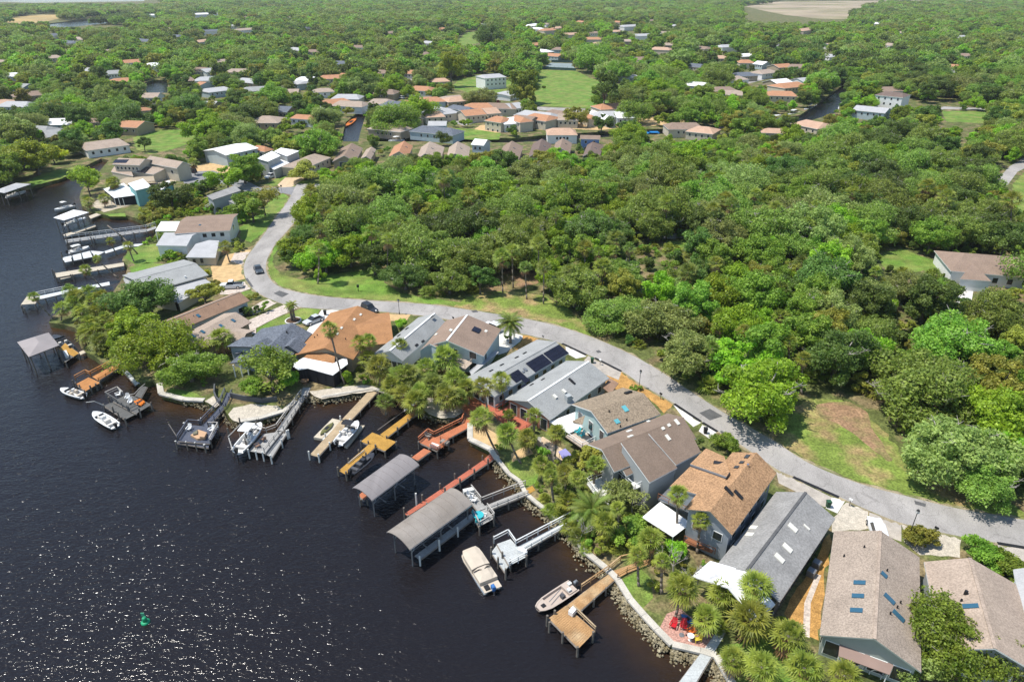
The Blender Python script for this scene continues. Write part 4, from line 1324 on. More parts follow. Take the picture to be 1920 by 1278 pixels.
for i in range(4):
    a, c = rg[i], rg[i + 1]
    for f in (0, .33, .66):
        p = a.lerp(c, f); o_ = unit(xy(p - sum(rg, Vector()) / len(rg))) * .06
        MB().tube(Vector((p.x, p.y, LZ)) + o_, p + o_, .05, n=4).build('screen_post', BLACK, h.t)
h.row(B, 'l', 4, 2.7)

h = House('dark slate-blue house with stepped gables behind a leafy young tree', (510, 650), 'slate')
B = h.gable((502, 652), (548, 605), 6.4, (452, 652), 4.6, (596, 613), 4.3, 'slate', trim=BLACK)
h.gable((470, 650), (500, 632), 6.9, (462, 628), 5.6, (556, 635), 5.3, 'slate', trim=BLACK, excl=False)
h.gable((540, 648), (556, 632), 5.8, (516, 655), 4.6, (562, 660), 4.4, 'slate', trim=BLACK, excl=False, wall='lblue')
h.slab([(430, 681, 3.9), (461, 655, 4.9), (500, 650, 4.9), (472, 677, 3.9)], .15, RF['slate'], 'porch_roof', BLACK)
h.posts([(437, 684), (450, 683), (462, 680)], 3.8, LZ, WHITE, .12)
h.row(B, 'f', 3, 4.9, 1.0, 1.0); h.row(B, 'f', 3, 2.5, 1.3, 1.7)
h.vent(B, 'R', (538, 624), .15, .4, BLACK)

h = House('tan house with small skylights and a pale strip of roof on its left slope', (415, 615), 'tan')
B = h.gable((350, 634), (443, 585), 5.6, (423, 586), 4.6, (469, 605), 4.1, 'tan', trim=RF['dbrown'])
for p in ((437.5, 601), (415, 611), (380, 622), (362, 630)): h.fit(B, 'R', p, .55, .95, SKYB)
h.gable((425, 620), (462, 625), 5.0, (425, 612), 4.4, (440, 640), 4.0, 'tan', trim=RF['dbrown'], excl=False)
h.row(B, 'b', 2, 2.6); h.row(B, 'f', 3, 2.5, 1.3, 1.8)

h = House('long brown roofed house with a brick end wall beside the paver drive', (395, 580), 'lblue')
B = h.gable((312, 602), (449, 547), 5.4, None, 4.2, (469, 563), 4.1, 'rbrown', trim=RF['tan'], ridge=RF['tan'])
for p in ((336, 604), (372, 592)): h.fit(B, 'R', p, .6, .95, SKYB)
for p in ((409, 571), (345, 606), (363, 593)): h.vent(B, 'R', p, .09, .3)
h.win(B, 'b', 1.6, 2.6); h.win(B, 'b', -1.6, 2.4, 2.4, 2.2); h.row(B, 'r', 5, 2.6)

h = House('grey shingled house with a flat pale lower roof beside the rounded dark tree', (320, 525), 'cream')
B = h.gable((249, 524), (367, 493), 5.8, (338, 488), 4.6, (379, 519), 4.6, 'gray', trim=GREYM, ridge=RF['gray'])
h.slab([(316, 538, 4.1), (379, 519.5, 4.1), (398, 531, 3.6), (333, 568, 3.5)], .15, RF['lgray'], 'flat_roof', WHITE, wall='cream')
h.slab([(240, 541, 3.7), (300, 528, 4.3), (318, 537, 4.1), (330, 566, 3.5), (262, 556, 3.5)], .15, RF['lgray'], 'flat_roof', WHITE, wall='cream')
h.slab([(231, 523, 4.0), (240, 511, 4.6), (285, 508, 4.6), (252, 522, 4.9), (240, 540, 3.9)], .15, RF['gray'], 'roof', GREYM, wall='cream', excl=False)
h.vent(B, 'R', (348, 521), .2, .5, WHITE); h.row(B, 'f', 3, 2.6, 1.3, 1.7)

h = House('white two-storey house with a brown roof, grey flat wing and low garage', (370, 465), 'white')
B = h.gable((337, 415), (438, 409), 7.0, None, 6.0, (431, 432), 5.9, 'mbrown', trim=WHITE)
W0 = h.slab([(291, 433, 5.8), (302, 415, 6.9), (338, 415, 6.9), (330, 433, 5.8)], .18, RF['white'], 'porch_roof', WHITE)
h.posts([(292, 433), (311, 433)], 5.6, LZ, WHITE, .1)
h.slab([(292, 460, 4.7), (308, 436, 5.7), (373, 436, 5.7), (361, 441, 5.5), (350, 461, 4.7)], .18, RF['lgray'], 'roof', WHITE, wall='white')
h.slab([(348, 482, 3.5), (367, 457, 4.3), (392, 450, 4.5), (411, 451, 4.5), (404, 483, 3.5)], .18, RF['lgray'], 'garage_roof', WHITE, wall='cream')
h.row(B, 'r', 4, 4.8, 1.0, 1.0, lo=4, hi=13); h.win(B, 'b', .5, 4.6, 1.2, 1.3)
for q, z, ww in (((303, 466), 3.4, 1.0), ((309, 466.5), 3.4, 1.0)):
    p = P(*q, z); MB().bx(p + Vector((0, -.1, 0)), .9, .12, 1.1).build('window', GLASS, h.t)
for q in ((379, 488), (365, 489)):
    p = P(*q, 2.5); MB().bx(p + Vector((0, -.25, 0)), .7, .12, 1.2).build('window', GLASS, h.t)
p = P(386, 465, 4.6); h.fit(B, 'R', (375, 422), .6, .5, SKYB)

h = House('teal-walled house with white metal roofs and a screened porch by the inlet', (250, 362), 'teal')
h.slab([(240, 344, 7.2), (268, 335, 7.8), (284, 350, 7.0), (254, 357, 6.6)], .16, RF['white'], 'upper_roof', WHITE, wall='teal')
h.slab([(193, 354, 4.2), (232, 343, 5.0), (259, 365, 4.4), (214, 371, 3.8)], .14, RF['white'], 'lower_roof', WHITE, wall=SCREEN)
h.slab([(282, 354, 4.4), (316, 338, 5.0), (326, 345, 4.6), (290, 361, 4.0)], .14, RF['white'], 'side_roof', WHITE, wall='teal')
for q in ((199, 371), (206, 373), (214, 376), (222, 376), (230, 376)): h.posts([(q[0], q[1] - 4)], 3.9, LZ, WHITE, .09, 'screen_post')
for q in ((262, 362), (268, 361), (274, 360)):
    p = P(*q, 5.2); MB().bx(p + Vector((0, -.2, 0)), 1.0, .12, 2.0).build('window', WL['lblue'], h.t)

h = House('cream house with tan roofs and two black solar arrays near the upper left canal', (285, 315), 'cream')
B = h.gable((222, 296), (272, 298), 8.4, None, 7.2, (262, 310), 7.0, 'tan', trim=WHITE)
for i in range(4): h.fit(B, 'R', (217 + i * 6.4, 302.5), 1.25, 2.2, SOLAR, 'solar_panel', .1)
h.row(B, 'r', 6, 5.6, .7, .9)
B2 = h.gable((281, 292), (343, 303), 8.0, None, 6.2, (322, 314), 6.2, 'tan', trim=WHITE)
h.slab([(247, 322, 4.4), (258, 310, 5.4), (283, 312, 5.4), (312, 315, 5.2), (288, 327, 4.2)], .15, RF['tan'], 'lower_roof', WHITE, wall='cream')
h.slab([(208, 322, 4.2), (214, 312, 4.6), (246, 320, 4.6), (250, 330, 4.2)], .15, RF['tan'], 'lower_roof', WHITE, wall='cream', excl=False)
w = [P(*q, z) for q, z in (((255, 322), 4.75), ((266, 311.5), 5.6), ((281, 313), 5.5), ((270, 323.5), 4.7))]
for i in range(3):
    a, b_ = w[0].lerp(w[3], i / 3 + .02), w[0].lerp(w[3], (i + 1) / 3 - .02); c, d = w[1].lerp(w[2], i / 3 + .02), w[1].lerp(w[2], (i + 1) / 3 - .02)
    MB().slab([a, b_, d, c], .05).build('solar_panel', SOLAR, h.t)
for x in (214, 230, 236, 244, 250):
    p = P(x, 328, 3.0); MB().bx(p + Vector((0, -.1, 0)), .9, .1, 1.6).build('window', GLASS, h.t)
h.row(B2, 'r', 3, 4.4)
h.slab([(215, 341, 3.4), (236, 333, 3.6), (288, 330, 3.6), (290, 339, 3.4), (240, 345, 3.3)], .12, WL['tan'], 'carport_roof', excl=False)

h = House('grey house with two plain sloping roofs above the marsh', (425, 368), 'slate')
h.slab([(387, 367, 6.4), (440, 348, 7.0), (452, 357, 6.6), (398, 375, 6.0)], .15, RF['dgray'], 'roof', GREYM, wall='gray')
h.slab([(428, 377, 4.6), (450, 371, 5.2), (464, 375, 5.0), (442, 384, 4.4)], .15, RF['dgray'], 'lower_roof', GREYM, wall='gray')
h.rail([(385, 392), (400, 383)], 3.2, WHITE)

# ---- second street and houses across the canal: (label, ridge0, ridge1, zr, eave px, ze, roof, wall, hip)
FARH = [
    ('white roofed pale blue house left of the orange roof', (400, 281), (462, 268), 7.0, (416, 293), 5.8, 'white', 'lblue', 0),
    ('small orange hipped house between two white roofs', (482, 272), (496, 274), 6.2, (490, 284), 4.6, 'terra', 'cream', 2.5),
    ('tan hipped house behind the spreading shrub by the tan drive', (556, 302), (590, 288), 6.4, (580, 313), 4.6, 'tan', 'cream', 3),
    ('white roofed blue house standing taller in the canal row', (890, 260), (914, 262), 8.0, (907, 273), 6.4, 'white', 'lblue', 0),
    ('blue two-storey gabled house in the canal row', (1088, 253), (1126, 254), 7.6, (1107, 261), 6.4, 'mbrown', 'blue', 0),
    ('terracotta house with balconies over the canal, left of three', (930, 217), (944, 219), 7.6, (948, 232), 5.8, 'terra', 'cream', 3),
    ('terracotta house over the canal, middle of three', (968, 216), (982, 220), 7.6, (980, 232), 5.8, 'terra', 'cream', 3),
    ('terracotta house over the canal, right of three', (1002, 212), (1030, 216), 7.2, (1030, 229), 5.4, 'terra', 'cream', 3),
    ('grey-brown house behind the terracotta ones', (1036, 205), (1056, 208), 6.6, (1050, 218), 5.0, 'mbrown', 'cream', 3),
    ('terracotta roof beside the long white roof', (1100, 212), (1110, 216), 6.4, (1106, 226), 4.8, 'terra', 'cream', 3),
    ('long white metal roof beside the canal yards', (1110, 206), (1150, 220), 6.4, (1130, 224), 4.4, 'white', 'gray', 0),
    ('white and pale blue house with a wide balcony on the canal', (803, 227), (838, 227), 7.4, (820, 236), 6.0, 'lgray', 'lblue', 0),
    ('peach roofed house behind the white canal house', (800, 209), (824, 208), 6.4, (812, 221), 4.6, 'peach', 'cream', 2),
    ('pale grey roof behind the peach one', (806, 199), (830, 201), 6.0, (818, 208), 4.6, 'lgray', 'white', 2),
    ('grey roofed bungalow under the moss-hung tree', (850, 196), (882, 201), 6.0, (866, 207), 4.4, 'slate', 'lblue', 2),
    ('tan house with a dark roof panel on the far street', (836, 180), (862, 178), 6.4, (850, 189), 4.6, 'tan', 'cream', 3),
    ('brown house left of the tan one on the far street', (790, 182), (805, 180), 6.2, (797, 190), 4.6, 'mbrown', 'tan', 3),
    ('tall white house with two storeys by the park', (905, 140), (936, 138), 10.0, (925, 147), 8.4, 'lgray', 'white', 2),
    ('small tan bungalow left of the tall white house', (812, 147), (834, 146), 6.0, (822, 154), 4.4, 'peach', 'cream', 2),
    ('pale carport roof right of the tall white house', (938, 176), (965, 170), 5.0, (950, 182), 4.2, 'lgray', 'white', 0),
    ('small white cottage at the right of the park', (1172, 140), (1188, 139), 6.0, (1180, 147), 4.6, 'lgray', 'lblue', 2),
    ('long tan ranch house with a white screen enclosure by the upper left lawn', (160, 267), (222, 259), 6.4, (200, 279), 4.4, 'tan', 'white', 2),
    ('tan hipped house above the white roofed pair', (492, 217), (506, 217), 7.4, (495, 231), 5.2, 'tan', 'tan', 6),
    ('white house with an orange roof wing beside the canal mouth', (556, 214), (586, 216), 6.6, (572, 224), 5.0, 'terra', 'white', 2),
    ('brown hipped house in the upper left wood', (358, 126), (384, 126), 7.6, (372, 137), 5.2, 'mbrown', 'cream', 6),
    ('white roofed house above the pond', (280, 118), (300, 117), 7.4, (290, 126), 5.4, 'white', 'white', 5),
    ('pale grey roof right of the pond', (385, 166), (420, 162), 6.4, (405, 174), 4.8, 'lgray', 'lblue', 2),
    ('small terracotta gable right of the pond', (374, 153), (388, 154), 6.4, (382, 161), 5.0, 'terra', 'lblue', 0),
    ('tan roof in the wood left of the round oak', (168, 221), (186, 222), 6.0, (178, 230), 4.6, 'mbrown', 'cream', 3),
    ('terracotta roof behind the round oak', (255, 202), (272, 201), 6.4, (264, 208), 5.0, 'terra', 'cream', 3),
    ('grey roof far up the left wood', (380, 56), (410, 55), 8.0, (396, 62), 6.0, 'slate', 'white', 6),
    ('pale tan roof far up the left wood', (445, 54), (472, 52), 8.0, (458, 59), 6.0, 'tan', 'white', 6),
    ('tiny white roof at the far river, left', (277, 27), (292, 26), 8.0, (285, 31), 6.0, 'white', 'white', 4),
    ('tiny white roof at the far river, right', (362, 25), (388, 24), 9.0, (375, 29), 6.5, 'white', 'white', 4),
    ('blue-grey roof on the near bank of the far river', (98, 63), (112, 62), 7.5, (104, 68), 5.5, 'slate', 'white', 4),
    ('small pale roof in the left wood', (90, 104), (106, 103), 7.0, (97, 111), 5.0, 'tan', 'cream', 4),
    ('small white roof at the left edge of the wood', (10, 137), (30, 136), 7.0, (20, 144), 5.0, 'white', 'white', 4),
    ('half hidden tan roof at the left edge', (-4, 187), (10, 186), 6.4, (4, 195), 4.8, 'peach', 'cream', 4),
    ('grey roof at the right of the upper left wood', (560, 150), (572, 152), 6.4, (566, 160), 5.0, 'lgray', 'lblue', 2),
    ('pale roof beside it in the upper wood', (596, 166), (616, 165), 6.4, (606, 173), 4.8, 'tan', 'white', 3),
    ('red-brown tiled house by the boat canal', (1462, 156), (1496, 153), 7.2, (1478, 170), 5.0, 'terra', 'cream', 3),
    ('red-brown tiled house in front of the first by the boat canal', (1448, 170), (1484, 171), 6.6, (1470, 182), 4.6, 'terra', 'cream', 3),
    ('pale blue house with a grey roof at the boat canal', (1606, 197), (1668, 203), 7.0, (1630, 215), 5.4, 'lgray', 'lblue', 0),
    ('two-storey house with a grey hipped roof beside the blue one', (1660, 171), (1692, 174), 9.6, (1675, 184), 8.0, 'dbrown', 'white', 3),
    ('peach tiled roof above the right wood', (1512, 224), (1544, 230), 6.6, (1530, 242), 4.8, 'peach', 'cream', 3),
    ('peach roof behind the dark tree by the blue pool cover', (1310, 236), (1330, 238), 6.6, (1320, 250), 4.8, 'peach', 'cream', 4),
    ('pale tan roof above the grey thicket', (1440, 240), (1466, 241), 6.4, (1452, 250), 4.8, 'peach', 'cream', 3),
    ('tan roof at the edge of the bare field', (1500, 54), (1522, 51), 9.0, (1512, 60), 6.5, 'peach', 'cream', 5),
    ('white roof far in the right wood', (1640, 42), (1652, 42), 9.0, (1646, 46), 7.0, 'white', 'white', 3),
    ('pale roof in the middle of the right wood', (1544, 100), (1562, 102), 7.5, (1554, 109), 5.5, 'lgray', 'white', 4),
    ('small terracotta roof in the right wood', (1776, 120), (1796, 121), 7.5, (1786, 129), 5.5, 'terra', 'white', 4),
    ('row house with a pale roof behind the tennis court trees, leftmost', (990, 46), (1004, 44), 9.0, (997, 51), 6.8, 'white', 'cream', 4),
    ('terracotta roof in the far row above the park', (1018, 54), (1036, 53), 9.0, (1027, 60), 6.8, 'terra', 'cream', 4),
    ('pale terracotta roof in the far row above the park', (1058, 62), (1080, 61), 8.5, (1070, 68), 6.5, 'peach', 'cream', 4),
    ('terracotta roof at the right of the far row', (1100, 70), (1122, 70), 8.5, (1112, 77), 6.5, 'terra', 'cream', 4),
    ('white roof with blue walls in the far row', (1168, 47), (1190, 46), 9.0, (1180, 53), 6.8, 'lgray', 'white', 4),
    ('pale grey roof in the wood right of the far row', (1190, 64), (1216, 63), 8.5, (1204, 70), 6.5, 'lgray', 'white', 4),
    ('cream roof in the wood behind the dark trees', (1228, 88), (1252, 89), 8.0, (1240, 96), 6.0, 'peach', 'cream', 4),
    ('grey roof behind the right street trees', (1352, 84), (1376, 83), 8.0, (1364, 91), 6.0, 'lgray', 'white', 4),
    ('brown roof beside the right street', (1392, 112), (1404, 112), 7.5, (1398, 120), 5.5, 'terra', 'cream', 4),
    ('tan roof left of the right street', (1346, 104), (1362, 104), 7.5, (1354, 111), 5.5, 'peach', 'cream', 4),
]
KEEP = []      # parts of the view that stay open in the photograph (no tall tree between them and the drone)
ROWH = [
    ('brown-tan gabled house at the left end of the canal row', (645, 292), (660, 268), 6.6, (627, 297), (680, 278), 4.4, 'mbrown', 'tan'),
    ('narrow pale brown roof leaning on the left end house of the canal row', (686, 293), (697, 275), 5.4, (676, 297), (706, 279), 4.2, 'tan', 'tan'),
    ('orange gabled house in the canal row', (748, 284), (758, 264), 6.6, (733, 285), (776, 270), 4.4, 'terra', 'cream'),
    ('tan gabled house with a dark garage door in the canal row', (797, 288), (806, 265), 6.8, (783, 292), (833, 277), 4.4, 'tan', 'tan'),
    ('pale tan gabled house with a dark entry in the canal row', (853, 288), (858, 265), 6.8, (838, 292), (882, 272), 4.4, 'tan', 'cream'),
    ('brown gabled house in the canal row right of the white roof', (950, 288), (960, 264), 6.6, (936, 291), (981, 275), 4.4, 'mbrown', 'tan'),
    ('dark brown gabled house in the canal row', (1008, 285), (1016, 260), 6.6, (992, 289), (1034, 270), 4.4, 'dbrown', 'tan'),
    ('light brown gabled house in the canal row beside the dark one', (1050, 277), (1055, 259), 6.4, (1038, 279), (1073, 267), 4.4, 'mbrown', 'cream'),
    ('low brown roof in front of the blue gabled house', (1104, 287), (1112, 265), 5.4, (1094, 289), (1131, 273), 4.0, 'dbrown', 'tan'),
]
for (lab, r0, r1, zr, lp, rp, ze, rf, wl_) in ROWH:
    h = House(lab, ((r0[0] + r1[0]) / 2, (r0[1] + r1[1]) / 2 + 10), wl_)
    B = h.gable(r0, r1, zr, lp, ze, rp, ze, rf, inset=.4)
    h.win(B, 'f', 0, 3.0, 4.2, 2.2, pane=WL['dark'], name='garage_door'); h.win(B, 'f', B['wr'] * .6, 3.2, 1.0, 1.2)
    h.row(B, 'r', 3, 3.0); h.fit(B, 'R', ((r0[0] + r1[0]) / 2 + 9, (r0[1] + r1[1]) / 2 + 2), .6, 1.0, SKYD)
    KEEP.append((lp[0] + 4, r1[1] - 1, rp[0] - 4, r0[1] - 5))
for (lab, r0, r1, zr, ep, ze, rf, wl_, hp) in FARH:
    h = House(lab, ((r0[0] + r1[0]) / 2, (r0[1] + r1[1]) / 2 + 14), wl_)
    B = h.gable(r0, r1, zr, None, ze, ep, ze, rf, hip=(hp, hp), inset=.35, wmax=7.5)
    if r0[1] > 90:
        n = max(2, int((B['L'] + 2 * hp) / 3.2))
        lo, hi = (-hp + .8, B['L'] + hp - .8)
        h.row(B, 'r', n, ze - 1.3, .9, 1.1, lo=lo, hi=hi)
        if ze > 5.5: h.row(B, 'r', n, ze - 4, .9, 1.1, lo=lo, hi=hi)
    far_ = r0[1] < 150
    KEEP.append((min(r0[0], r1[0], ep[0]) - (0 if far_ else 4), r0[1] - 2, max(r0[0], r1[0], ep[0]) + (0 if far_ else 4), ep[1] + (0 if far_ else 3)))

h = House('white modern house with three stepped white roofs and a dark garage door', (515, 310), 'gray')
h.slab([(482, 297, 7.4), (510, 283, 7.8), (526, 292, 7.6), (502, 303, 7.2)], .14, RF['white'], 'roof', WHITE, wall='gray')
h.slab([(514, 284, 7.0), (527, 277, 8.0), (561, 283, 7.8), (538, 293, 7.4)], .14, RF['white'], 'roof', WHITE, wall='gray')
h.slab([(496, 308, 5.0), (524, 298, 5.4), (543, 305, 5.0), (514, 318, 4.6)], .14, RF['white'], 'roof', WHITE, wall='gray')
p = P(503, 324, 2.4); MB().bx(p + Vector((0, -.3, 0)), 3.6, .15, 2.2, 0, -.55).build('garage_door', WL['dark'], h.t)
for x in (484, 488, 492, 496):
    p = P(x, 302 + (x - 484) * .3, 5.2); MB().bx(p + Vector((0, -.15, 0)), .6, .12, 1.6, 0, -.4).build('window', GLASS, h.t)
KEEP.append((480, 275, 562, 322))

h = House('brown hip-roofed duplex with white garage walls in the right wood', (1850, 510), 'white')
B = h.gable((1810, 474), (1960, 486), 6.8, None, 4.4, (1830, 512), 4.4, 'mbrown', hip=(4.5, 0), trim=WHITE)
h.gable((1823, 494), (1812, 512), 5.8, (1845, 505), 4.2, None, 4.2, 'mbrown', hip=(0, 4), trim=WHITE, excl=False) if False else None
h.slab([(1800, 523, 4.1), (1823, 492, 5.9), (1859, 527, 4.1)], .15, RF['mbrown'], 'garage_roof', WHITE, wall='white')
h.slab([(1880, 497, 5.0), (1893, 490, 5.9), (1906, 500, 5.0)], .15, RF['mbrown'], 'entry_roof', WHITE, excl=False)
h.row(B, 'r', 5, 2.8, 1.1, 1.3)
p = P(1828, 531, 2.4); MB().bx(p + Vector((0, -.4, 0)), 4.4, .12, 2.2, 0, -.1).build('garage_door', OFFW, h.t)
sheet('concrete_driveway', [(1802, 540), (1826, 540), (1822, 562), (1790, 572)], CONCL, 0.012)
KEEP += [(1785, 465, 1920, 535)]
# ------------------------------------------------------------------ docks, boathouses, boats
DKM = {
    'orange': M('deck_orange', (0.43, 0.195, 0.065), .75, .14, .8, fine=.12, fscale=6),
    'mustard': M('deck_mustard', (0.42, 0.235, 0.05), .75, .14, .8, fine=.12, fscale=6),
    'red': M('deck_red', (0.42, 0.125, 0.075), .75, .12, .8, fine=.1, fscale=6),
    'rorange': M('deck_red_orange', (0.44, 0.155, 0.075), .75, .12, .8, fine=.1, fscale=6),
    'brown': M('deck_brown', (0.37, 0.215, 0.095), .8, .22, .7, fine=.15, fscale=6, col2=(0.42, 0.30, 0.17)),
    'tan': M('deck_tan', (0.40, 0.305, 0.19), .85, .14, .8, fine=.12, fscale=6),
    'gray': M('deck_grey', (0.33, 0.325, 0.31), .85, .14, .8, fine=.12, fscale=6),
    'lgray': M('deck_pale_grey', (0.46, 0.48, 0.47), .85, .1, .8, fine=.1, fscale=6),
    'charcoal': M('deck_charcoal', (0.115, 0.115, 0.11), .85, .15, .8, fine=.12, fscale=6),
    'navy': M('deck_navy', (0.085, 0.095, 0.125), .85, .15, .8, fine=.12, fscale=6),
    'white': M('deck_white', (0.60, 0.63, 0.63), .8, .08, .8, fine=.08, fscale=6),
    'sand': M('deck_sand', (0.50, 0.44, 0.34), .85, .1, .8, fine=.1, fscale=6),
}
PILEM = MB().path([Vector((0, 0, 0)), Vector((0, 0, 1))], [.14, .13], 8).mesh('piling', PILE)
PILEW = MB().path([Vector((0, 0, 0)), Vector((0, 0, 1))], [.14, .13], 8).mesh('piling_white', OFFW)
PILET = MB().add([], []).tube((0, 0, 0), (0, 0, .12), .16, .02, 8).mesh('piling_cap', OFFW)


DZ = -.45      # decks lie close over the water


class Dock:
    def __init__(s, label, px, mat, z=1.55, name='dock', cat='dock', group=None):
        s.base = P(px[0], px[1], 0)
        s.t = thing(name, label, cat, s.base, group)
        s.m, s.z = DKM[mat], z + DZ

    def deck(s, q, z=None, mat=None, board=.24, name='decking'):
        """planked platform on four corners seen in the photograph; boards run across the longer side"""
        z = s.z if z is None else z + DZ
        p = [P(*c, z) for c in q]
        if ((p[1] - p[0]).length + (p[2] - p[3]).length) < ((p[2] - p[1]).length + (p[3] - p[0]).length): p = p[1:] + p[:1]
        n = max(3, int((p[1] - p[0]).length / board))
        b = MB()
        for i in range(n):
            f0, f1 = i / n, (i + .93) / n
            a, c, d, e = p[0].lerp(p[1], f0), p[0].lerp(p[1], f1), p[3].lerp(p[2], f1), p[3].lerp(p[2], f0)
            dz = Vector((0, 0, random.uniform(-.006, .006)))
            b.slab([a + dz, c + dz, d + dz, e + dz], .045)
        o = tag(b.build(name, mat or s.m, s.t), kind='stuff')
        j = MB()   # framing beneath
        for a, c in ((p[0], p[1]), (p[3], p[2])):
            j.tube(a + Vector((0, 0, -.17)), c + Vector((0, 0, -.17)), .12, n=4)
        j.build('joist_frame', WOODG, s.t)
        return p

    def piles(s, pts, top=.5, white=False, z=None, cap=False, bot=-1.6):
        z = s.z if z is None else z + DZ
        for q in pts:
            p = P(*q, z) if not isinstance(q, Vector) else q
            o = link('piling', PILEW if white else PILEM, s.t)
            o.location = Vector((p.x, p.y, bot)) - s.base
            o.scale = (random.uniform(.85, 1.1),) * 2 + (z + top - bot + random.uniform(-.12, .15),)
            if cap:
                c = link('cap', PILET, o); c.location = (0, 0, 1); c.scale = (1, 1, 1 / o.scale[2])

    def edge_piles(s, p, step=2.6, top=.45, sides=(0, 1), **k):
        """pilings along the long edges of a deck"""
        for sd in sides:
            a, c = (p[0], p[1]) if sd == 0 else (p[3], p[2])
            o_ = unit((p[0] - p[3]) if sd == 0 else (p[3] - p[0])) * .15
            n = max(1, round((c - a).length / step))
            s.piles([a.lerp(c, i / n) + o_ for i in range(n + 1)], top, **k)

    def rail(s, pts, z=None, h=.95, mat=None, step=1.8):
        z = s.z if z is None else z + DZ
        w = [P(*q, z) if not isinstance(q, Vector) else q for q in pts]
        mat = mat or s.m
        for i in range(len(w) - 1):
            a, c = w[i], w[i + 1]
            d = unit(c - a); sd = Vector((-d.y, d.x, 0))
            MB().box((a + c) / 2 + Vector((0, 0, h)), d * ((c - a).length / 2 + .04), sd * .08, Vector((0, 0, .025))).build('handrail', mat, s.t)
            MB().box((a + c) / 2 + Vector((0, 0, h * .5)), d * ((c - a).length / 2), sd * .025, Vector((0, 0, .06))).build('mid_rail', mat, s.t)
            n = max(1, round((c - a).length / step))
            for k in range(n + (1 if i == len(w) - 2 else 0)):
                p = a.lerp(c, k / n)
                MB().bx(p + Vector((0, 0, h / 2 - .1)), .1, .1, h + .18).build('rail_post', mat, s.t)


RAILG = M('rail_grey', (0.38, 0.36, 0.33), .85, .12)
RAILW = M('rail_white', (0.60, 0.61, 0.60), .7, .08)

d = Dock('pale grey plank pier leaving the lower edge of the picture', (1320, 1240), 'lgray', 1.7)
p = d.deck([(1334, 1197), (1357, 1192), (1304, 1280), (1272, 1280)]); d.deck([(1304, 1280.6), (1272, 1280.6), (1225, 1345), (1262, 1345)])
d.edge_piles(p, 3.2, -.05)
d.deck([(1335, 1196), (1356, 1191), (1368, 1165), (1355, 1163)], 1.8)

d = Dock('brown L-shaped dock with a square platform at its end', (1090, 1140), 'brown', 1.6)
p = d.deck([(1061, 1136), (1141, 1073), (1156, 1083), (1088, 1144)]); d.edge_piles(p, 2.6, .2, (1,))
p2 = d.deck([(1029, 1158), (1061, 1134.5), (1116, 1183), (1085, 1215)]); d.piles([(1026, 1160), (1030, 1172), (1055, 1192), (1083, 1217), (1112, 1190), (1040, 1150)], .55)
p3 = d.deck([(1142, 1072), (1214, 1046), (1218, 1056), (1157, 1083)], 1.7)
d.rail([(1090, 1105), (1141, 1070), (1163, 1052), (1215, 1040)], mat=DKM['brown']); d.rail([(1158, 1084), (1175, 1074), (1218, 1058)], mat=DKM['brown'])
d.rail([(1074, 1142), (1116, 1183)], h=.8, mat=DKM['tan'])
MB().bx(P(1074, 1145, 1.5), 1.0, .6, .6, 0, .9).build('dock_box', WHITE, d.t)

d = Dock('pale grey dock with white rails and a square head beside the pontoon boat', (965, 1035), 'lgray', 1.65)
d.deck([(932, 1019), (957, 1010), (988, 1043), (955, 1060)]); d.deck([(921, 1035), (931, 1022), (953, 1060), (947, 1072)], 1.25)
p = d.deck([(967, 1026), (1064, 975), (1070, 981), (976, 1036)])
d.rail([(967, 1023), (1068, 970)], mat=RAILW); d.rail([(977, 1035), (1071, 982)], mat=RAILW, h=.7)
d.rail([(926, 1016), (953, 1002), (967, 1022)], mat=RAILW); d.rail([(955, 1062), (988, 1044)], mat=RAILW)
d.piles([(921, 1033), (926, 1013), (934, 1052), (948, 1073), (942, 1041), (957, 1057), (987, 1048)], .7); d.edge_piles(p, 3.4, -.1)
MB().bx(P(979, 1033, 1.55), 1.1, .6, .65, 0, -.5).build('dock_box', WHITE, d.t)

d = Dock('weathered grey gangway with a deck head holding a turquoise table', (935, 950), 'gray', 1.7)
p = d.deck([(908, 948), (985, 918), (990, 926), (914, 957)]); d.edge_piles(p, 3.2, -.1)
d.deck([(985, 917), (998, 910), (1004, 918), (991, 926)], mat=DKM['mustard'])
d.deck([(873, 928), (888, 921), (912, 952), (896, 958)]); d.deck([(888, 963), (912, 953), (927, 971), (898, 987)])
d.rail([(903, 942), (985, 910)], mat=RAILG); d.rail([(914, 957), (990, 927)], mat=RAILG, h=.75)
d.rail([(884, 918), (903, 942)], mat=RAILG); d.rail([(914, 953), (927, 971), (899, 988), (888, 966)], mat=RAILG)
p = d.deck([(778, 1041), (884, 962), (890, 970), (786, 1049)], 1.35)
d.edge_piles(p, 3.0, .45, (1,), white=True, cap=True)
d.piles([(899, 990), (926, 973), (875, 930)], .3)
MB().bx(P(879, 921, 1.65), 1.6, .7, .8, 0, .35).build('bench', OFFW, d.t)

d = Dock('long straight red dock reaching out behind the brown arched boathouse', (860, 900), 'red', 1.55)
p = d.deck([(759, 962), (826, 917), (833, 923), (764, 967)]); pb = d.deck([(826.5, 916.6), (906, 862), (914, 868), (833.5, 922.6)])
d.deck([(906, 861.5), (922, 848), (932, 856), (915, 867.5)]); d.deck([(922, 847), (946, 828), (956, 836), (932, 855)])
d.edge_piles(p, 3.4, 1.0, (0,)); d.edge_piles(p, 3.4, .3, (1,)); d.edge_piles(pb, 3.4, .9)
d.piles([(781, 942)], 1.6, white=True)

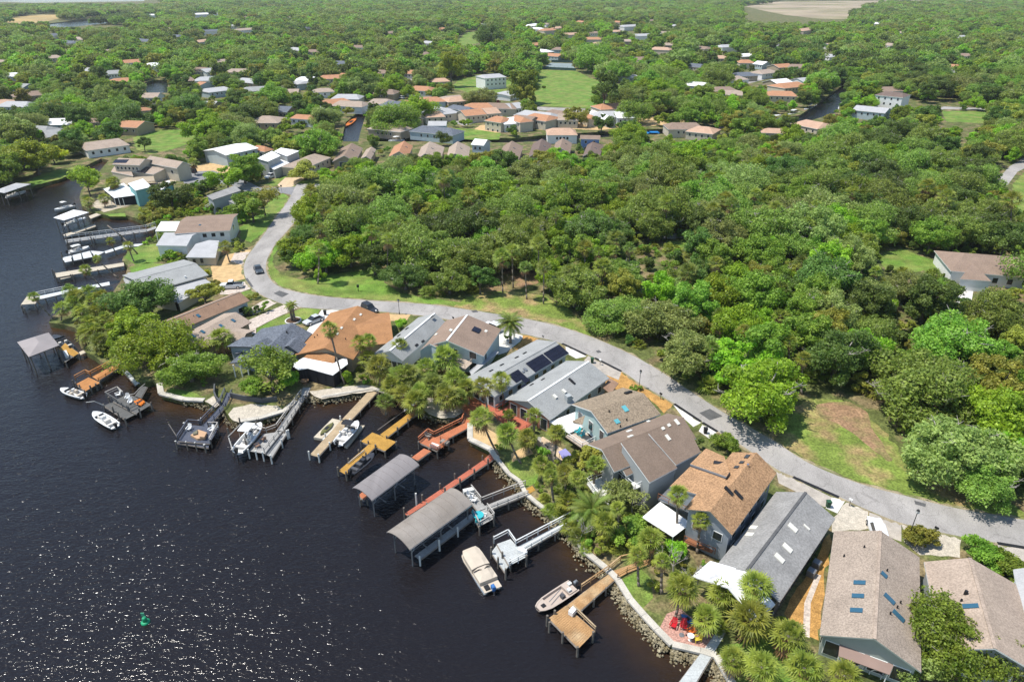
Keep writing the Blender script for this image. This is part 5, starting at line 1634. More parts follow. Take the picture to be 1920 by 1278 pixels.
d = Dock('red-orange dock bending down from the big red deck to a railed platform', (840, 815), 'rorange', 1.6)
p = d.deck([(805, 825), (866, 795), (875, 803), (820, 833)]); d.edge_piles(p, 2.6, .1)
d.deck([(866, 795), (876, 772), (889, 778), (875, 803)])
q = d.deck([(785, 828), (802, 815), (842, 829), (820, 845)])
d.deck([(772, 857), (795, 840), (808, 845), (783, 863)])
d.rail([(785, 828), (803, 812), (814, 818)], mat=DKM['rorange']); d.rail([(814, 818), (866, 792), (874, 772)], mat=DKM['rorange'])
d.rail([(826, 826), (842, 830), (821, 847), (808, 840)], mat=DKM['rorange'])
d.piles([(785, 830), (820, 848), (841, 832), (783, 865), (772, 855), (804, 842)], .2)
MB().bx(P(816, 836, 1.55), 1.6, .7, .5, 0, -.5).build('bench', OFFW, d.t)
MB().bx(P(834, 829, 1.55), 1.4, .8, .5, 0, -.5).build('bench', WOODG, d.t)

d = Dock('big red deck between the palms in front of the solar-panelled house', (885, 755), 'rorange', 1.75, 'waterfront_deck', 'deck')
d.deck([(855, 745), (871, 740), (893, 768), (878, 780)]); d.deck([(871, 739.5), (885, 735), (907, 757), (893, 767.5)])
d.rail([(855, 745), (853, 758), (868, 770)], mat=DKM['red'])
d = Dock('red deck terrace in front of the brick gable', (970, 770), 'red', 1.75, 'waterfront_deck', 'deck')
d.deck([(900, 760), (915, 752), (958, 785), (945, 795)]); d.deck([(945, 795), (985, 768), (1010, 785), (975, 812)]); d.deck([(935, 770), (958, 756), (985, 768), (956, 784)])
d.rail([(930, 770), (955, 757)], mat=DKM['red'], h=1.1); d.rail([(900, 762), (945, 797), (975, 813), (1012, 787)], mat=DKM['red'], h=.9)

d = Dock('mustard plank dock with a diamond platform and a long narrow arm', (710, 825), 'mustard', 1.5)
p = d.deck([(713, 814), (793, 755), (801, 760), (724, 821)]); d.edge_piles(p, 2.8, .5, (1,))
q = d.deck([(677, 827), (698, 810), (743, 828), (722, 845)]); d.piles([(677, 829), (722, 848), (743, 830), (704, 836)], .35)
r = d.deck([(692, 832), (703, 838), (648, 889), (635, 882)], 1.52); d.edge_piles(r, 2.8, .6)
MB().tube(P(708, 806, 1.4), P(760, 768, 1.4), .06, n=6).build('mooring_pole', WOODG, d.t)
MB().box(P(668, 856, 1.3), unit(P(690, 838, 1.5) - P(650, 870, 1.5)) * 1.8, Vector((.1, .12, 0)), Vector((0, 0, .12))).build('bench', OFFW, d.t)

d = Dock('straight tan plank dock with a boat moored on each side', (640, 795), 'tan', 1.5)
p = d.deck([(581, 852), (640, 787), (655, 791), (596, 856)]); q = d.deck([(641, 786), (692, 732), (707, 735), (656, 790)])
d.edge_piles(p, 2.8, .5, (1,), white=True); d.edge_piles(p, 5, .7, (0,), white=True); d.edge_piles(q, 3.4, -.1)

d = Dock('grey dock with a wide head, boat lift and long railed walkway', (500, 820), 'gray', 1.6)
p = d.deck([(466, 845), (494, 813), (529, 808), (497, 850)]); q = d.deck([(498, 851), (529, 809), (540, 808), (510, 857)], 1.3)
w = d.deck([(519, 806), (564, 742), (572, 744), (531, 808)]); d.edge_piles(w, 3, -.1)
d.rail([(519, 804), (566, 738)], mat=RAILG); d.rail([(532, 806), (575, 742)], mat=RAILG); d.rail([(496, 848), (523, 814)], mat=RAILG); d.rail([(488, 809), (500, 811), (519, 804)], mat=RAILG)
d.deck([(564, 741), (568, 726), (582, 726), (576, 742)], 1.75)
d.piles([(466, 848), (480, 850), (493, 853), (508, 858), (528, 828), (538, 812), (541, 810)], .55, white=True)
d.piles([(436, 843), (430, 818), (451, 796), (462, 836), (463, 826), (482, 805), (484, 800)], 1.5)
d.rail([(428, 818), (451, 795)], z=3.4, h=.02, step=9); d.rail([(428, 818), (436, 843)], z=3.2, h=.02, step=9); d.rail([(461, 825), (484, 798)], z=3.2, h=.02, step=9)

d = Dock('dark navy dock head with corner bumpers and a tan lounge set', (372, 815), 'navy', 1.6)
p = d.deck([(334, 826), (354, 796), (410, 801), (393, 831)]); d.deck([(329, 829), (333, 826.6), (393, 831.5), (391, 839)], 1.15)
w = d.deck([(379, 797), (414, 760), (422, 763), (390, 800)]); d.edge_piles(w, 3, -.1); d.deck([(414, 759), (425, 735), (435, 738), (423, 762)], 1.7)
d.rail([(334, 825), (354, 795), (378, 797)], mat=DKM['navy']); d.rail([(391, 800), (410, 800), (394, 830)], mat=RAILG)
d.rail([(377, 795), (413, 758), (423, 735)], mat=DKM['navy']); d.rail([(391, 800), (424, 763), (436, 738)], mat=DKM['navy'])
d.piles([(330, 830), (350, 833), (367, 835), (384, 837), (395, 828), (409, 804), (346, 797), (373, 792), (378, 788)], .5, cap=True)
MB().tube(P(316, 794, 3.4), P(334, 822, 1.4), .07, n=6).build('mooring_whip', WOODG, d.t)

d = Dock('charcoal dock with a lower step and orange kayaks lying on it', (240, 760), 'charcoal', 1.6)
d.deck([(212, 752), (240, 738), (284, 758), (256, 775)]); d.deck([(195, 760), (211, 753), (255, 776), (235, 786)], 1.15)
w = d.deck([(253, 742), (266, 723), (276, 725), (264, 746)], 1.7); d.rail([(200, 743), (222, 733), (232, 742)], mat=RAILG); d.rail([(201, 744), (240, 768)], mat=DKM['charcoal']); d.rail([(243, 770), (260, 762)], mat=DKM['charcoal'])
d.piles([(195, 762), (212, 768), (222, 778), (235, 788), (262, 772), (284, 760), (205, 750)], .6)
MB().path([P(161, 754, 3.2), P(177, 752, 3.1), P(196, 760, 1.6)], .05, 6).build('mooring_whip', OFFW, d.t)
MB().path([P(272, 719, 2.6), P(262, 727, 2.6), P(252, 738, 2.6), P(234, 740, 2.6)], .06, 6).build('handrail', RAILG, d.t)
d = Dock('concrete waterside footpath under the leaning oak', (246, 705), 'lgray', 1.5, 'footbridge', 'footpath')
d.deck([(230, 694), (238, 691), (262, 718), (254, 722)], 1.5)

d = Dock('orange plank dock with a square head and white skiff beside it', (180, 708), 'orange', 1.6)
q = d.deck([(142, 720), (166, 707), (188, 717), (160, 733)]); w = d.deck([(173, 706), (215, 683), (224, 688), (184, 713)])
d.rail([(142, 712), (162, 701), (170, 705)], mat=DKM['orange']); d.rail([(171, 704), (214, 681)], mat=DKM['orange']); d.rail([(185, 713), (225, 688)], mat=DKM['orange'], h=.6)
d.piles([(143, 722), (150, 726), (159, 735), (170, 728), (180, 722), (188, 718), (137, 716)], .5)

d = Dock('dark deck of the hip-roofed boathouse with tan boards and pale walkway', (135, 662), 'mustard', 1.5)
d.deck([(110, 655), (122, 643), (148, 662), (138, 668)]); d.deck([(108, 656), (112, 654.5), (137, 669), (123, 679)], mat=DKM['charcoal']); w = d.deck([(148, 660), (186, 642), (189, 647), (151, 665)], mat=DKM['sand'])
d.piles([(124, 681), (148, 666), (108, 660)], .3)
MB().bx(P(124, 664, 1.35), 3.0, .6, .5, 0, -.9).build('bench', OFFW, d.t)

d = Dock('narrow white dock with a pale wedge-shaped head and one leaning palm over it', (75, 560), 'lgray', 1.7)
d.deck([(39, 571), (50, 556), (73, 556), (66, 569)], 1.9, DKM['sand']); w = d.deck([(66, 556), (133, 542), (133, 547), (70, 562)], mat=DKM['white']); d.deck([(133, 542), (205, 528), (206, 534), (133, 547.5)], mat=DKM['white'])
d.rail([(68, 555), (134, 541)], mat=RAILW); d.piles([(40, 574), (45, 578), (66, 571), (85, 560), (104, 556)], .1)

d = Dock('sand-coloured dock with a covered bench platform, below the white awning dock', (165, 506), 'sand', 1.6)
w = d.deck([(103, 512), (232, 492), (233, 498), (106, 520)]); d.edge_piles(w, 3, .15); d.deck([(110, 516), (137, 508), (138, 518), (113, 524)], 1.2)
d.piles([(103, 514), (99, 511), (113, 526), (137, 520)], .9)
d = Dock('white dock widening to a pale head with dark cross straps', (160, 480), 'white', 1.6)
q = d.deck([(117, 483), (170, 470), (180, 480), (120, 492)]); d.deck([(170, 470), (196, 472), (181, 480)] + [(178, 478)]); w = d.deck([(196, 471), (233, 459), (236, 463), (198, 475)]); d.deck([(233, 459), (277, 456), (277, 460), (236, 463)])
d.piles([(117, 484), (116, 478), (136, 489), (134, 478), (155, 486), (152, 475), (175, 480), (121, 494)], .8)
for f in ((134, 478, 137, 488), (152, 475, 155, 485), (169, 470, 174, 481)):
    MB().tube(P(f[0], f[1], 1.3), P(f[2], f[3], 1.3), .12, n=4).build('strap', BLACK, d.t)
d = Dock('long raised boardwalk with pale rails ending at the white house', (210, 438), 'gray', 2.0)
w = d.deck([(123, 450), (274, 430), (275, 434), (124, 455)], 1.8); d.deck([(274, 430), (292, 424), (294, 428), (275, 434)], 2.0)
d.rail([(122, 447), (274, 428), (292, 422)], mat=RAILW, z=1.9); d.rail([(124, 456), (275, 435)], mat=RAILW, z=1.9); d.edge_piles(w, 3.4, .2)
d.piles([(126, 450), (128, 459), (170, 446), (173, 454), (133, 466)], 1.6)
d = Dock('walkway from the screened porch to the white hip-roofed boat shelter', (180, 402), 'sand', 1.5)
w = d.deck([(166, 405), (198, 393), (202, 397), (170, 410)]); w = d.deck([(118, 440), (178, 420), (180, 424), (122, 444)], 1.3); d.edge_piles(w, 3, .1)

# boathouses ---------------------------------------------------------------
ARCHG = M('arched_roof_grey', (0.232, 0.212, 0.208), .6, .09, .4, stretch=(3, .3, 1))
ARCHB = M('arched_roof_brown', (0.235, 0.205, 0.175), .7, .12, .5, fine=.08, col2=(0.27, 0.24, 0.21))


def arch_house(label, q, ze, rise, mat, rows, zb=-1.4, frame=GREYM, lift=True):
    """q: four eave corners, first pair one end, long sides q0-q1 and q3-q2"""
    p = [P(*c, ze) for c in q]
    t = thing('boathouse', label, 'boathouse', xy(sum(p, Vector())) / 4)
    n = 10; L_ = rows
    b = MB()
    top = [[p[0].lerp(p[1], i / L_).lerp(p[3].lerp(p[2], i / L_), j / n) + Vector((0, 0, rise * 4 * (j / n) * (1 - j / n))) for j in range(n + 1)] for i in range(L_ + 1)]
    for i in range(L_):
        for j in range(n):
            q4 = [top[i][j], top[i + 1][j], top[i + 1][j + 1], top[i][j + 1]]
            b.add(q4 + [v - Vector((0, 0, .07)) for v in q4], [(0, 3, 2, 1), (4, 5, 6, 7)])
    for row, fl in ((top[0], 1), (top[-1], 0)):
        for j in range(n): b.add([row[j], row[j + 1], row[j + 1] - Vector((0, 0, .07)), row[j] - Vector((0, 0, .07))], [(0, 1, 2, 3)])
    b.build('roof', mat, t, True)
    for i in range(L_ + 1):      # standing seams
        r = top[i]
        MB().path([v + Vector((0, 0, .02)) for v in r], .014, 4).build('seam', mat, t)
    for s_, e_ in ((p[0], p[1]), (p[3], p[2])):
        MB().tube(s_ - Vector((0, 0, .12)), e_ - Vector((0, 0, .12)), .09, n=4).build('eave_beam', frame, t)
    u = unit(p[1] - p[0]); v = unit(p[3] - p[0])
    W, LL = (p[3] - p[0]).length, (p[1] - p[0]).length
    for f in (.06, .5, .94):
        for g in (.12, .88):
            c = p[0] + u * (LL * f) + v * (W * g)
            MB().tube(Vector((c.x, c.y, zb)), Vector((c.x, c.y, ze - .05)), .11, n=6).build('post', frame, t)
            c2 = c + u * (1.2 if f < .9 else -1.2)
            MB().tube(Vector((c.x, c.y, ze - 1.5)), Vector((c2.x, c2.y, ze - .1)), .05, n=4).build('brace', frame, t)
    if lift:
        for f in (.3, .7):
            a, c = p[0] + u * (LL * f) + v * W * .1, p[0] + u * (LL * f) + v * W * .9
            MB().tube(Vector((a.x, a.y, 1.0)), Vector((c.x, c.y, 1.0)), .09, n=4).build('lift_beam', frame, t)
        for g in (.35, .65):
            a, c = p[0] + u * LL * .15 + v * W * g, p[0] + u * LL * .85 + v * W * g
            MB().tube(Vector((a.x, a.y, 1.2)), Vector((c.x, c.y, 1.2)), .08, n=4).build('lift_bunk', frame, t)
    return t, p, u, v


arch_house('arched grey metal boathouse roof over a small lift', [(661, 914), (749, 851), (786, 871), (697, 938)], 3.5, .55, ARCHG, 8)
arch_house('larger arched brown boathouse roof beside the grey gangway', [(725, 997), (845, 914), (885, 945), (768, 1030)], 3.7, .65, ARCHB, 9)
d = Dock('small orange platform tucked under the near end of the grey arched roof', (680, 932), 'rorange', 1.7, 'platform', 'platform')
d.deck([(672, 928), (679, 922), (689, 930), (683, 937)]); d.piles([(676, 934), (688, 934)], -.1)


def hip_shelter(label, q, ze, peak, mat, trim=WHITE, post=GREYM, zb=-1.4):
    p = [P(*c, ze) for c in q]
    c = sum(p, Vector()) / 4
    t = thing('boathouse', label, 'boathouse', xy(c))
    L0, L1 = (p[1] - p[0]).length, (p[3] - p[0]).length
    if L0 >= L1: a, b_ = (p[0] + p[3]) / 2, (p[1] + p[2]) / 2
    else: a, b_ = (p[0] + p[1]) / 2, (p[3] + p[2]) / 2
    k = min(.42, .5 * min(L0, L1) / max(L0, L1))
    r0, r1 = a.lerp(b_, k) + Vector((0, 0, peak)), b_.lerp(a, k) + Vector((0, 0, peak))
    m = MB()
    if L0 >= L1: F = [(0, 1, 5, 4), (1, 2, 5), (2, 3, 4, 5), (3, 0, 4)]
    else: F = [(0, 1, 4), (1, 2, 5, 4), (2, 3, 5), (3, 0, 4, 5)]
    m.add(p + [r0, r1], F); m.add([v - Vector((0, 0, .12)) for v in p] + [r0 - Vector((0, 0, .12)), r1 - Vector((0, 0, .12))], [f[::-1] for f in F])
    for i in range(4):
        j = (i + 1) % 4
        m.add([p[i], p[j], p[j] - Vector((0, 0, .12)), p[i] - Vector((0, 0, .12))], [(0, 1, 2, 3), (3, 2, 1, 0)], 1)
    m.build('roof', [mat, trim], t)
    for i in range(4):
        pts = [p[i].lerp(c, .1)] + ([p[i].lerp(p[(i + 1) % 4], .5).lerp(c, .08)] if (p[i] - p[(i + 1) % 4]).length > 5 else [])
        for s_ in pts: MB().tube(Vector((s_.x, s_.y, zb)), Vector((s_.x, s_.y, ze + .1)), .12, n=6).build('post', post, t)
    return t


hip_shelter('square grey hip-roofed boathouse standing alone at the left', [(32, 641), (91, 623), (111, 647), (54, 669)], 4.0, 1.0, M('boathouse_grey', (0.30, 0.27, 0.265), .8, .08, .4), GREYM, PILE)
hip_shelter('white hip-roofed boat shelter near the inlet mouth', [(100, 408), (138, 393), (167, 398), (120, 413)], 4.6, .9, RF['white'], WHITE, PILE)
hip_shelter('grey roofed boathouse at the left edge under the bank', [(-12, 358), (30, 343), (58, 345), (8, 362)], 4.4, .7, RF['lgray'], WHITE, PILE)

# boats --------------------------------------------------------------------
HULLW = M('boat_gelcoat', (0.74, 0.74, 0.72), .25, .04, 1.0, spec=.5)
HULLD = M('boat_dark_hull', (0.04, 0.042, 0.05), .3, .1, spec=.5)
HULLT = M('boat_tan_hull', (0.46, 0.38, 0.32), .5, .06)
SEAT = M('boat_vinyl', (0.60, 0.57, 0.52), .5, .06)
SEATD = M('boat_vinyl_dark', (0.08, 0.08, 0.085), .5, .06)
CANV = M('boat_canvas_black', (0.025, 0.026, 0.03), .8, .1)
COVT = M('boat_cover_tan', (0.52, 0.45, 0.36), .85, .06, 1.0)
BLUE = M('blue_cover', (0.05, 0.16, 0.40), .6, .06)


def frame_of(bow, stern, z):
    a, b = P(*bow, z), P(*stern, z)
    u = unit(a - b); return (a + b) / 2, u, Vector((-u.y, u.x, 0)), (a - b).length


def hull_rings(c, u, v, L_, W, z0, h, nose=1.0):
    """open hull: outer shell rings from stern to bow"""
    st = [(-.5, .86), (-.3, .97), (-.05, 1.0), (.18, .93), (.34, .70), (.44, .40), (.5, .06)]
    if nose < .5: st = [(-.5, .96), (-.3, 1.0), (0, 1.0), (.25, .95), (.4, .75), (.5, .45)]
    out = []
    for s, w in st:
        hw = W / 2 * w
        rise = h * (.12 * max(0, (s + .1)) ** 2 * 4)
        cx = c + u * (L_ * s)
        bott = z0 + (h * .55 * max(0, (s - .25) / .25) ** 2 if s > .25 else 0)
        out.append((cx, hw, z0 + h + rise, bott))
    return out


def boat(label, bow, stern, W, z=.15, h=.75, hull=None, inner=None, kind='console', motor=BLACK, name='motorboat', cat='boat', nose=1.0, top=None):
    hull = hull or HULLW; inner = inner or SEAT
    c, u, v, L_ = frame_of(bow, stern, z + h)
    c = xy(c) + Vector((0, 0, 0))
    t = thing(name, label, cat, Vector((c.x, c.y, z)))
    rr = hull_rings(c, u, v, L_, W, z, h, nose)
    rings = []
    for cx, hw, zt, zb in rr:
        rings.append([cx + v * hw + Vector((0, 0, zt)), cx + v * (hw * .82) + Vector((0, 0, (zt + zb) / 2 - .05)), cx + Vector((0, 0, zb)), cx - v * (hw * .82) + Vector((0, 0, (zt + zb) / 2 - .05)), cx - v * hw + Vector((0, 0, zt)),
                      cx - v * max(hw - .18, hw * .4) + Vector((0, 0, zt + .02)), cx - v * max(hw - .22, hw * .35) + Vector((0, 0, z + h * .45)), cx + v * max(hw - .22, hw * .35) + Vector((0, 0, z + h * .45)), cx + v * max(hw - .18, hw * .4) + Vector((0, 0, zt + .02))])
    m = MB().loft(rings)
    m.build('hull', hull, t, False)
    fl = z + h * .45
    A = lambda s, w, zz: c + u * (L_ * s) + v * (W * w) + Vector((0, 0, zz))
    bx_ = lambda s, w, zz, ls, lw, lz, mt, nm: MB().box(A(s, w, zz), u * (ls / 2), v * (lw / 2), Vector((0, 0, lz / 2))).build(nm, mt, t)
    # foredeck
    pts = [A(.26, .33, z + h + .06), A(.40, .22, z + h + .12), A(.485, .03, z + h + .18), A(.485, -.03, z + h + .18), A(.40, -.22, z + h + .12), A(.26, -.33, z + h + .06)]
    if nose < .5: pts = [A(.26, .42, z + h + .03), A(.4, .33, z + h + .04), A(.49, .2, z + h + .05), A(.49, -.2, z + h + .05), A(.4, -.33, z + h + .04), A(.26, -.42, z + h + .03)]
    MB().slab(pts, .07).build('foredeck', hull, t)
    if kind == 'console':
        bx_(.02, 0, fl + .45, .7, .75, .9, hull, 'console'); bx_(.075, 0, fl + 1.0, .1, .7, .35, GLASS, 'windscreen')
        bx_(-.16, 0, fl + .35, .6, .9, .6, inner, 'helm_seat'); bx_(-.36, 0, fl + .25, .5, W * .7, .4, inner, 'stern_bench'); bx_(.2, 0, fl + .2, .8, .6, .35, inner, 'bow_seat')
    elif kind == 'open':
        for s_ in (-.33, -.08, .17): bx_(s_, 0, fl + .25, .4, W * .74, .12, inner, 'thwart')
    elif kind == 'jon':
        bx_(-.36, 0, fl + .3, L_ * .2, W * .8, .3, hull, 'stern_deck'); bx_(-.30, .18, fl + .55, .45, .45, .35, OFFW, 'seat'); bx_(-.42, -.15, fl + .55, .5, .4, .3, OFFW, 'cooler')
        bx_(-.12, .2, fl + .3, .5, .5, .4, SEATD, 'seat'); MB().tube(A(-.2, -.2, fl + .5), A(.22, .1, fl + .55), .05, n=5).build('pole', GREYM, t); bx_(.36, .05, z + h + .1, .5, .45, .1, BLACK, 'hatch')
    elif kind == 'bow':
        bx_(.05, .25, fl + .4, .5, .5, .7, hull, 'console'); bx_(.05, -.25, fl + .4, .5, .5, .7, hull, 'console')
        for w_ in (.25, -.25): bx_(-.08, w_, fl + .35, .5, .5, .6, inner, 'seat')
        bx_(-.34, 0, fl + .25, .5, W * .75, .45, inner, 'stern_bench'); bx_(.22, 0, fl + .2, .8, W * .55, .3, inner, 'bow_cushion')
        MB().box(A(.1, 0, fl + .85), u * .05, v * (W * .42), Vector((0, 0, .22))).build('windscreen', GLASS, t)
    if top is not None:
        s0, s1, mt, zt = top
        q = [A(s0, .36, zt), A((s0 + s1) / 2, .38, zt + .12), A(s1, .36, zt), A(s1, -.36, zt), A((s0 + s1) / 2, -.38, zt + .12), A(s0, -.36, zt)]
        MB().slab(q, .08).build('canopy', mt, t)
        for s_ in (s0 + .03, s1 - .03):
            for w_ in (.33, -.33): MB().tube(A(s_, w_, fl), A(s_, w_, zt - .05), .025, n=5).build('canopy_post', CHROME, t)
    if motor is not None:
        b0 = A(-.5, 0, 0) - u * .3
        mo = MB().loft([[b0 + u * (a * sx) + v * (b_ * sy) + Vector((0, 0, zz)) for a, b_ in ((1, 1), (-1, 1), (-1, -1), (1, -1))] for sx, sy, zz in ((.16, .12, z + h * .55), (.26, .19, z + h + .05), (.28, .2, z + h + .4), (.15, .12, z + h + .55))]).build('outboard_motor', motor, t)
        MB().bx(b0 + Vector((0, 0, z * .5 + .1)), .14, .1, h + .3, 0, math.atan2(u.y, u.x)).build('motor_leg', BLACK, mo)
    return t, A, bx_


boat('white open skiff tied to the orange dock', (114, 728), (156, 741), 1.9, inner=COVT, kind='bow', motor=BLACK)
boat('white centre-console boat off the charcoal dock', (175, 772), (215, 797), 2.1, inner=SEAT, kind='console')
boat('white boat with a hard top on the lift at the wide grey dock', (489, 792), (445, 843), 2.5, 1.0, .95, kind='console', top=(-.2, .12, WHITE, 3.9))
boat('white bowrider with a black bimini beside the tan dock', (671, 789), (634, 829), 2.3, .35, .85, kind='bow', top=(-.08, .14, CANV, 2.9))
boat('black tender on an open lift beside the mustard dock', (701, 849), (659, 884), 1.8, 1.4, .55, hull=HULLD, inner=SEATD, kind='console')
boat('flat tan jon boat moored beside the brown dock', (1008, 1141), (1076, 1096), 2.1, .1, .55, hull=HULLT, inner=SEAT, kind='jon', nose=.2, motor=GREYM, name='jon_boat')
boat('white cabin boat at the pier beside the screened porch', (102, 393), (138, 384), 2.4, .2, .9, kind='console', top=(-.15, .1, OFFW, 2.8))
boat('white boat raised on the lift beside the boardwalk', (167, 462), (128, 472), 2.2, .9, .8, kind='bow', top=(-.3, .1, OFFW, 2.9))
boat('white boat under the white hip-roofed shelter', (160, 408), (120, 420), 2.2, 1.0, .8, kind='console')
boat('pale boat under the boathouse at the left edge', (48, 358), (10, 368), 2.3, .8, .8, kind='bow')
boat('dark boat with pale seats berthed behind the hip-roofed boathouse', (101, 628), (131, 652), 2.2, .2, .7, hull=HULLD, inner=SEAT, kind='bow')
boat('white cruiser moored in the canal before the orange gabled house', (728, 264), (757, 261), 2.6, .3, 1.2, kind='console', top=(-.2, .15, WHITE, 3.0))
boat('pale boat at the bank behind the white modern house', (490, 262), (512, 265), 2.5, .3, 1.0, kind='bow', top=(-.2, .1, WL['lblue'], 2.6))
for i, (a, b, lb) in enumerate((((1305, 247), (1335, 243), 'covered white boat, first from the left in the right canal'), ((1345, 240), (1368, 238), 'dark boat, second from the left in the right canal'), ((1442, 224), (1470, 220), 'pale boat moored at the bend of the right canal'),
                                ((1478, 215), (1496, 209), 'white boat beyond the bend of the right canal'), ((1508, 206), (1528, 196), 'boat under the pale canopy in the right canal'), ((1572, 205), (1588, 190), 'white boat at the blue house on the right canal'))):
    boat(lb, a, b, 2.8, .2, 1.0, hull=HULLW if i != 1 else HULLD, kind='bow', motor=None, top=(-.2, .15, OFFW if i != 4 else RF['lgray'], 2.8))

# pontoon boat
c, u, v, L_ = frame_of((878, 1031), (925, 1104), .7)
c = xy(c)
t = thing('pontoon_boat', 'tan pontoon boat with a long canvas cover beside the pale grey dock', 'boat', c + Vector((0, 0, .1)))
W = 2.6
A = lambda s, w, zz: c + u * (L_ * s) + v * (W * w) + Vector((0, 0, zz))
for w_ in (.36, -.36):
    MB().path([A(-.48, w_, .12), A(.40, w_, .12), A(.5, w_, .4)], [.32, .32, .08], 10).build('pontoon', CHROME, t, True)
pts = [A(-.5, .45, .62), A(.30, .5, .62), A(.44, .44, .62), A(.5, .25, .62), A(.5, -.25, .62), A(.44, -.44, .62), A(.30, -.5, .62), A(-.5, -.45, .62)]
MB().slab(pts, .14).build('deck', COVT, t)
MB().loft([[A(s0, .47 * k, .64), A(s0, .47 * k, 1.3), A(s0, .22 * k, 1.45 + dz), A(s0, -.22 * k, 1.45 + dz), A(s0, -.47 * k, 1.3), A(s0, -.47 * k, .64)] for s0, k, dz in ((-.02, 1, 0), (.12, 1, .1), (.25, 1, 0), (.38, .95, .04), (.46, .75, -.1))]).build('canvas_cover', COVT, t)
MB().loft([[A(s0, .46, .64), A(s0, .46, 1.15), A(s0, .2, 1.25 + dz), A(s0, -.2, 1.25 + dz), A(s0, -.46, 1.15), A(s0, -.46, .64)] for s0, dz in ((-.33, -.1), (-.22, .15), (-.05, .25))]).build('rear_cover', COVT, t)
MB().path([A(-.08, .47, 1.3), A(-.1, .2, 1.55), A(-.12, 0, 1.35), A(-.1, -.2, 1.55), A(-.08, -.47, 1.3)], .06, 5).build('folded_bimini', BLACK, t)
MB().box(A(-.42, .22, .72), u * .35, v * .3, Vector((0, 0, .1))).build('hatch', BLACK, t)
m_ = MB().loft([[A(-.5, 0, 0) + u * (a * sx) + v * (b_ * sy) + Vector((0, 0, zz)) for a, b_ in ((1, 1), (-1, 1), (-1, -1), (1, -1))] for sx, sy, zz in ((.2, .15, .5), (.32, .22, .9), (.3, .2, 1.3), (.15, .1, 1.4))]).build('outboard_motor', BLUE, t)
MB().bx(A(-.53, 0, .1), .2, .14, 1.0, 0, math.atan2(u.y, u.x)).build('motor_leg', CHROME, m_)

# floating platforms beside the tan dock, kayaks, canoe
t = thing('floating_platform', 'tan floating platform left of the straight tan dock', 'platform', P(613, 802, 0))
MB().slab([P(588, 819, .45), P(623, 784, .45), P(642, 788, .45), P(604, 822, .45)], .5).build('float', DKM['sand'], t)
MB().slab([P(604, 823, .5), P(638, 790, .5), (P(643, 790, .5)), P(610, 824, .5)], .3).build('edge_bumper', OFFW, t)
t = thing('floating_platform', 'tan floating platform under the white bowrider', 'platform', P(668, 812, 0))
MB().slab([P(645, 836, .3), P(676, 797, .3), P(684, 797, .3), P(651, 838, .3)], .35).build('float', DKM['sand'], t)


def kayak(label, a, b, z, W, mat, name='kayak'):
    pa, pb = P(*a, z), P(*b, z)
    u = unit(pb - pa); v = Vector((-u.y, u.x, 0)); L_ = (pb - pa).length
    t = thing(name, label, name, (pa + pb) / 2)
    rings = []
    for s, w, hh in ((0, .05, .25), (.12, .55, .3), (.3, .95, .3), (.5, 1, .28), (.7, .95, .3), (.88, .55, .3), (1, .05, .25)):
        c = pa + u * (L_ * s)
        hw = W / 2 * w
        rings.append([c + v * hw + Vector((0, 0, .2)), c + v * hw * .6 + Vector((0, 0, .02)), c - v * hw * .6 + Vector((0, 0, .02)), c - v * hw + Vector((0, 0, .2)), c - v * hw * .4 + Vector((0, 0, hh)), c + v * hw * .4 + Vector((0, 0, hh))])
    MB().loft(rings).build('hull', mat, t, False)
    c = (pa + pb) / 2 + Vector((0, 0, .27))
    MB().box(c, u * (L_ * .13), v * (W * .28), Vector((0, 0, .03))).build('cockpit', BLACK, t)
    return t


kayak('olive covered kayak on the tan floating platform', (601, 816), (625, 793), .5, 1.0, M('olive_cover', (0.13, 0.13, 0.05), .8, .1))
kayak('white canoe on the rail of the mustard dock', (757, 772), (779, 757), 1.5, .8, HULLW, 'canoe')
OK_ = M('kayak_orange', (0.60, 0.17, 0.02), .4, .06)
for i in range(3): kayak(('nearest', 'middle', 'farthest')[2 - i] + ' of three orange kayaks lying on the charcoal dock', (252 + i * 4, 753 - i * 2.0), (266 + i * 3, 762 - i * 2.6), 1.2, .6, OK_)
kayak('long blue kayak lying behind the red patio chairs', (1277, 1153), (1302, 1172), 1.3, .8, BLUE)
kayak('orange canoe in the canal mouth left of the big bank trees', (648, 238), (668, 221), .3, 3.0, OK_, 'canoe')
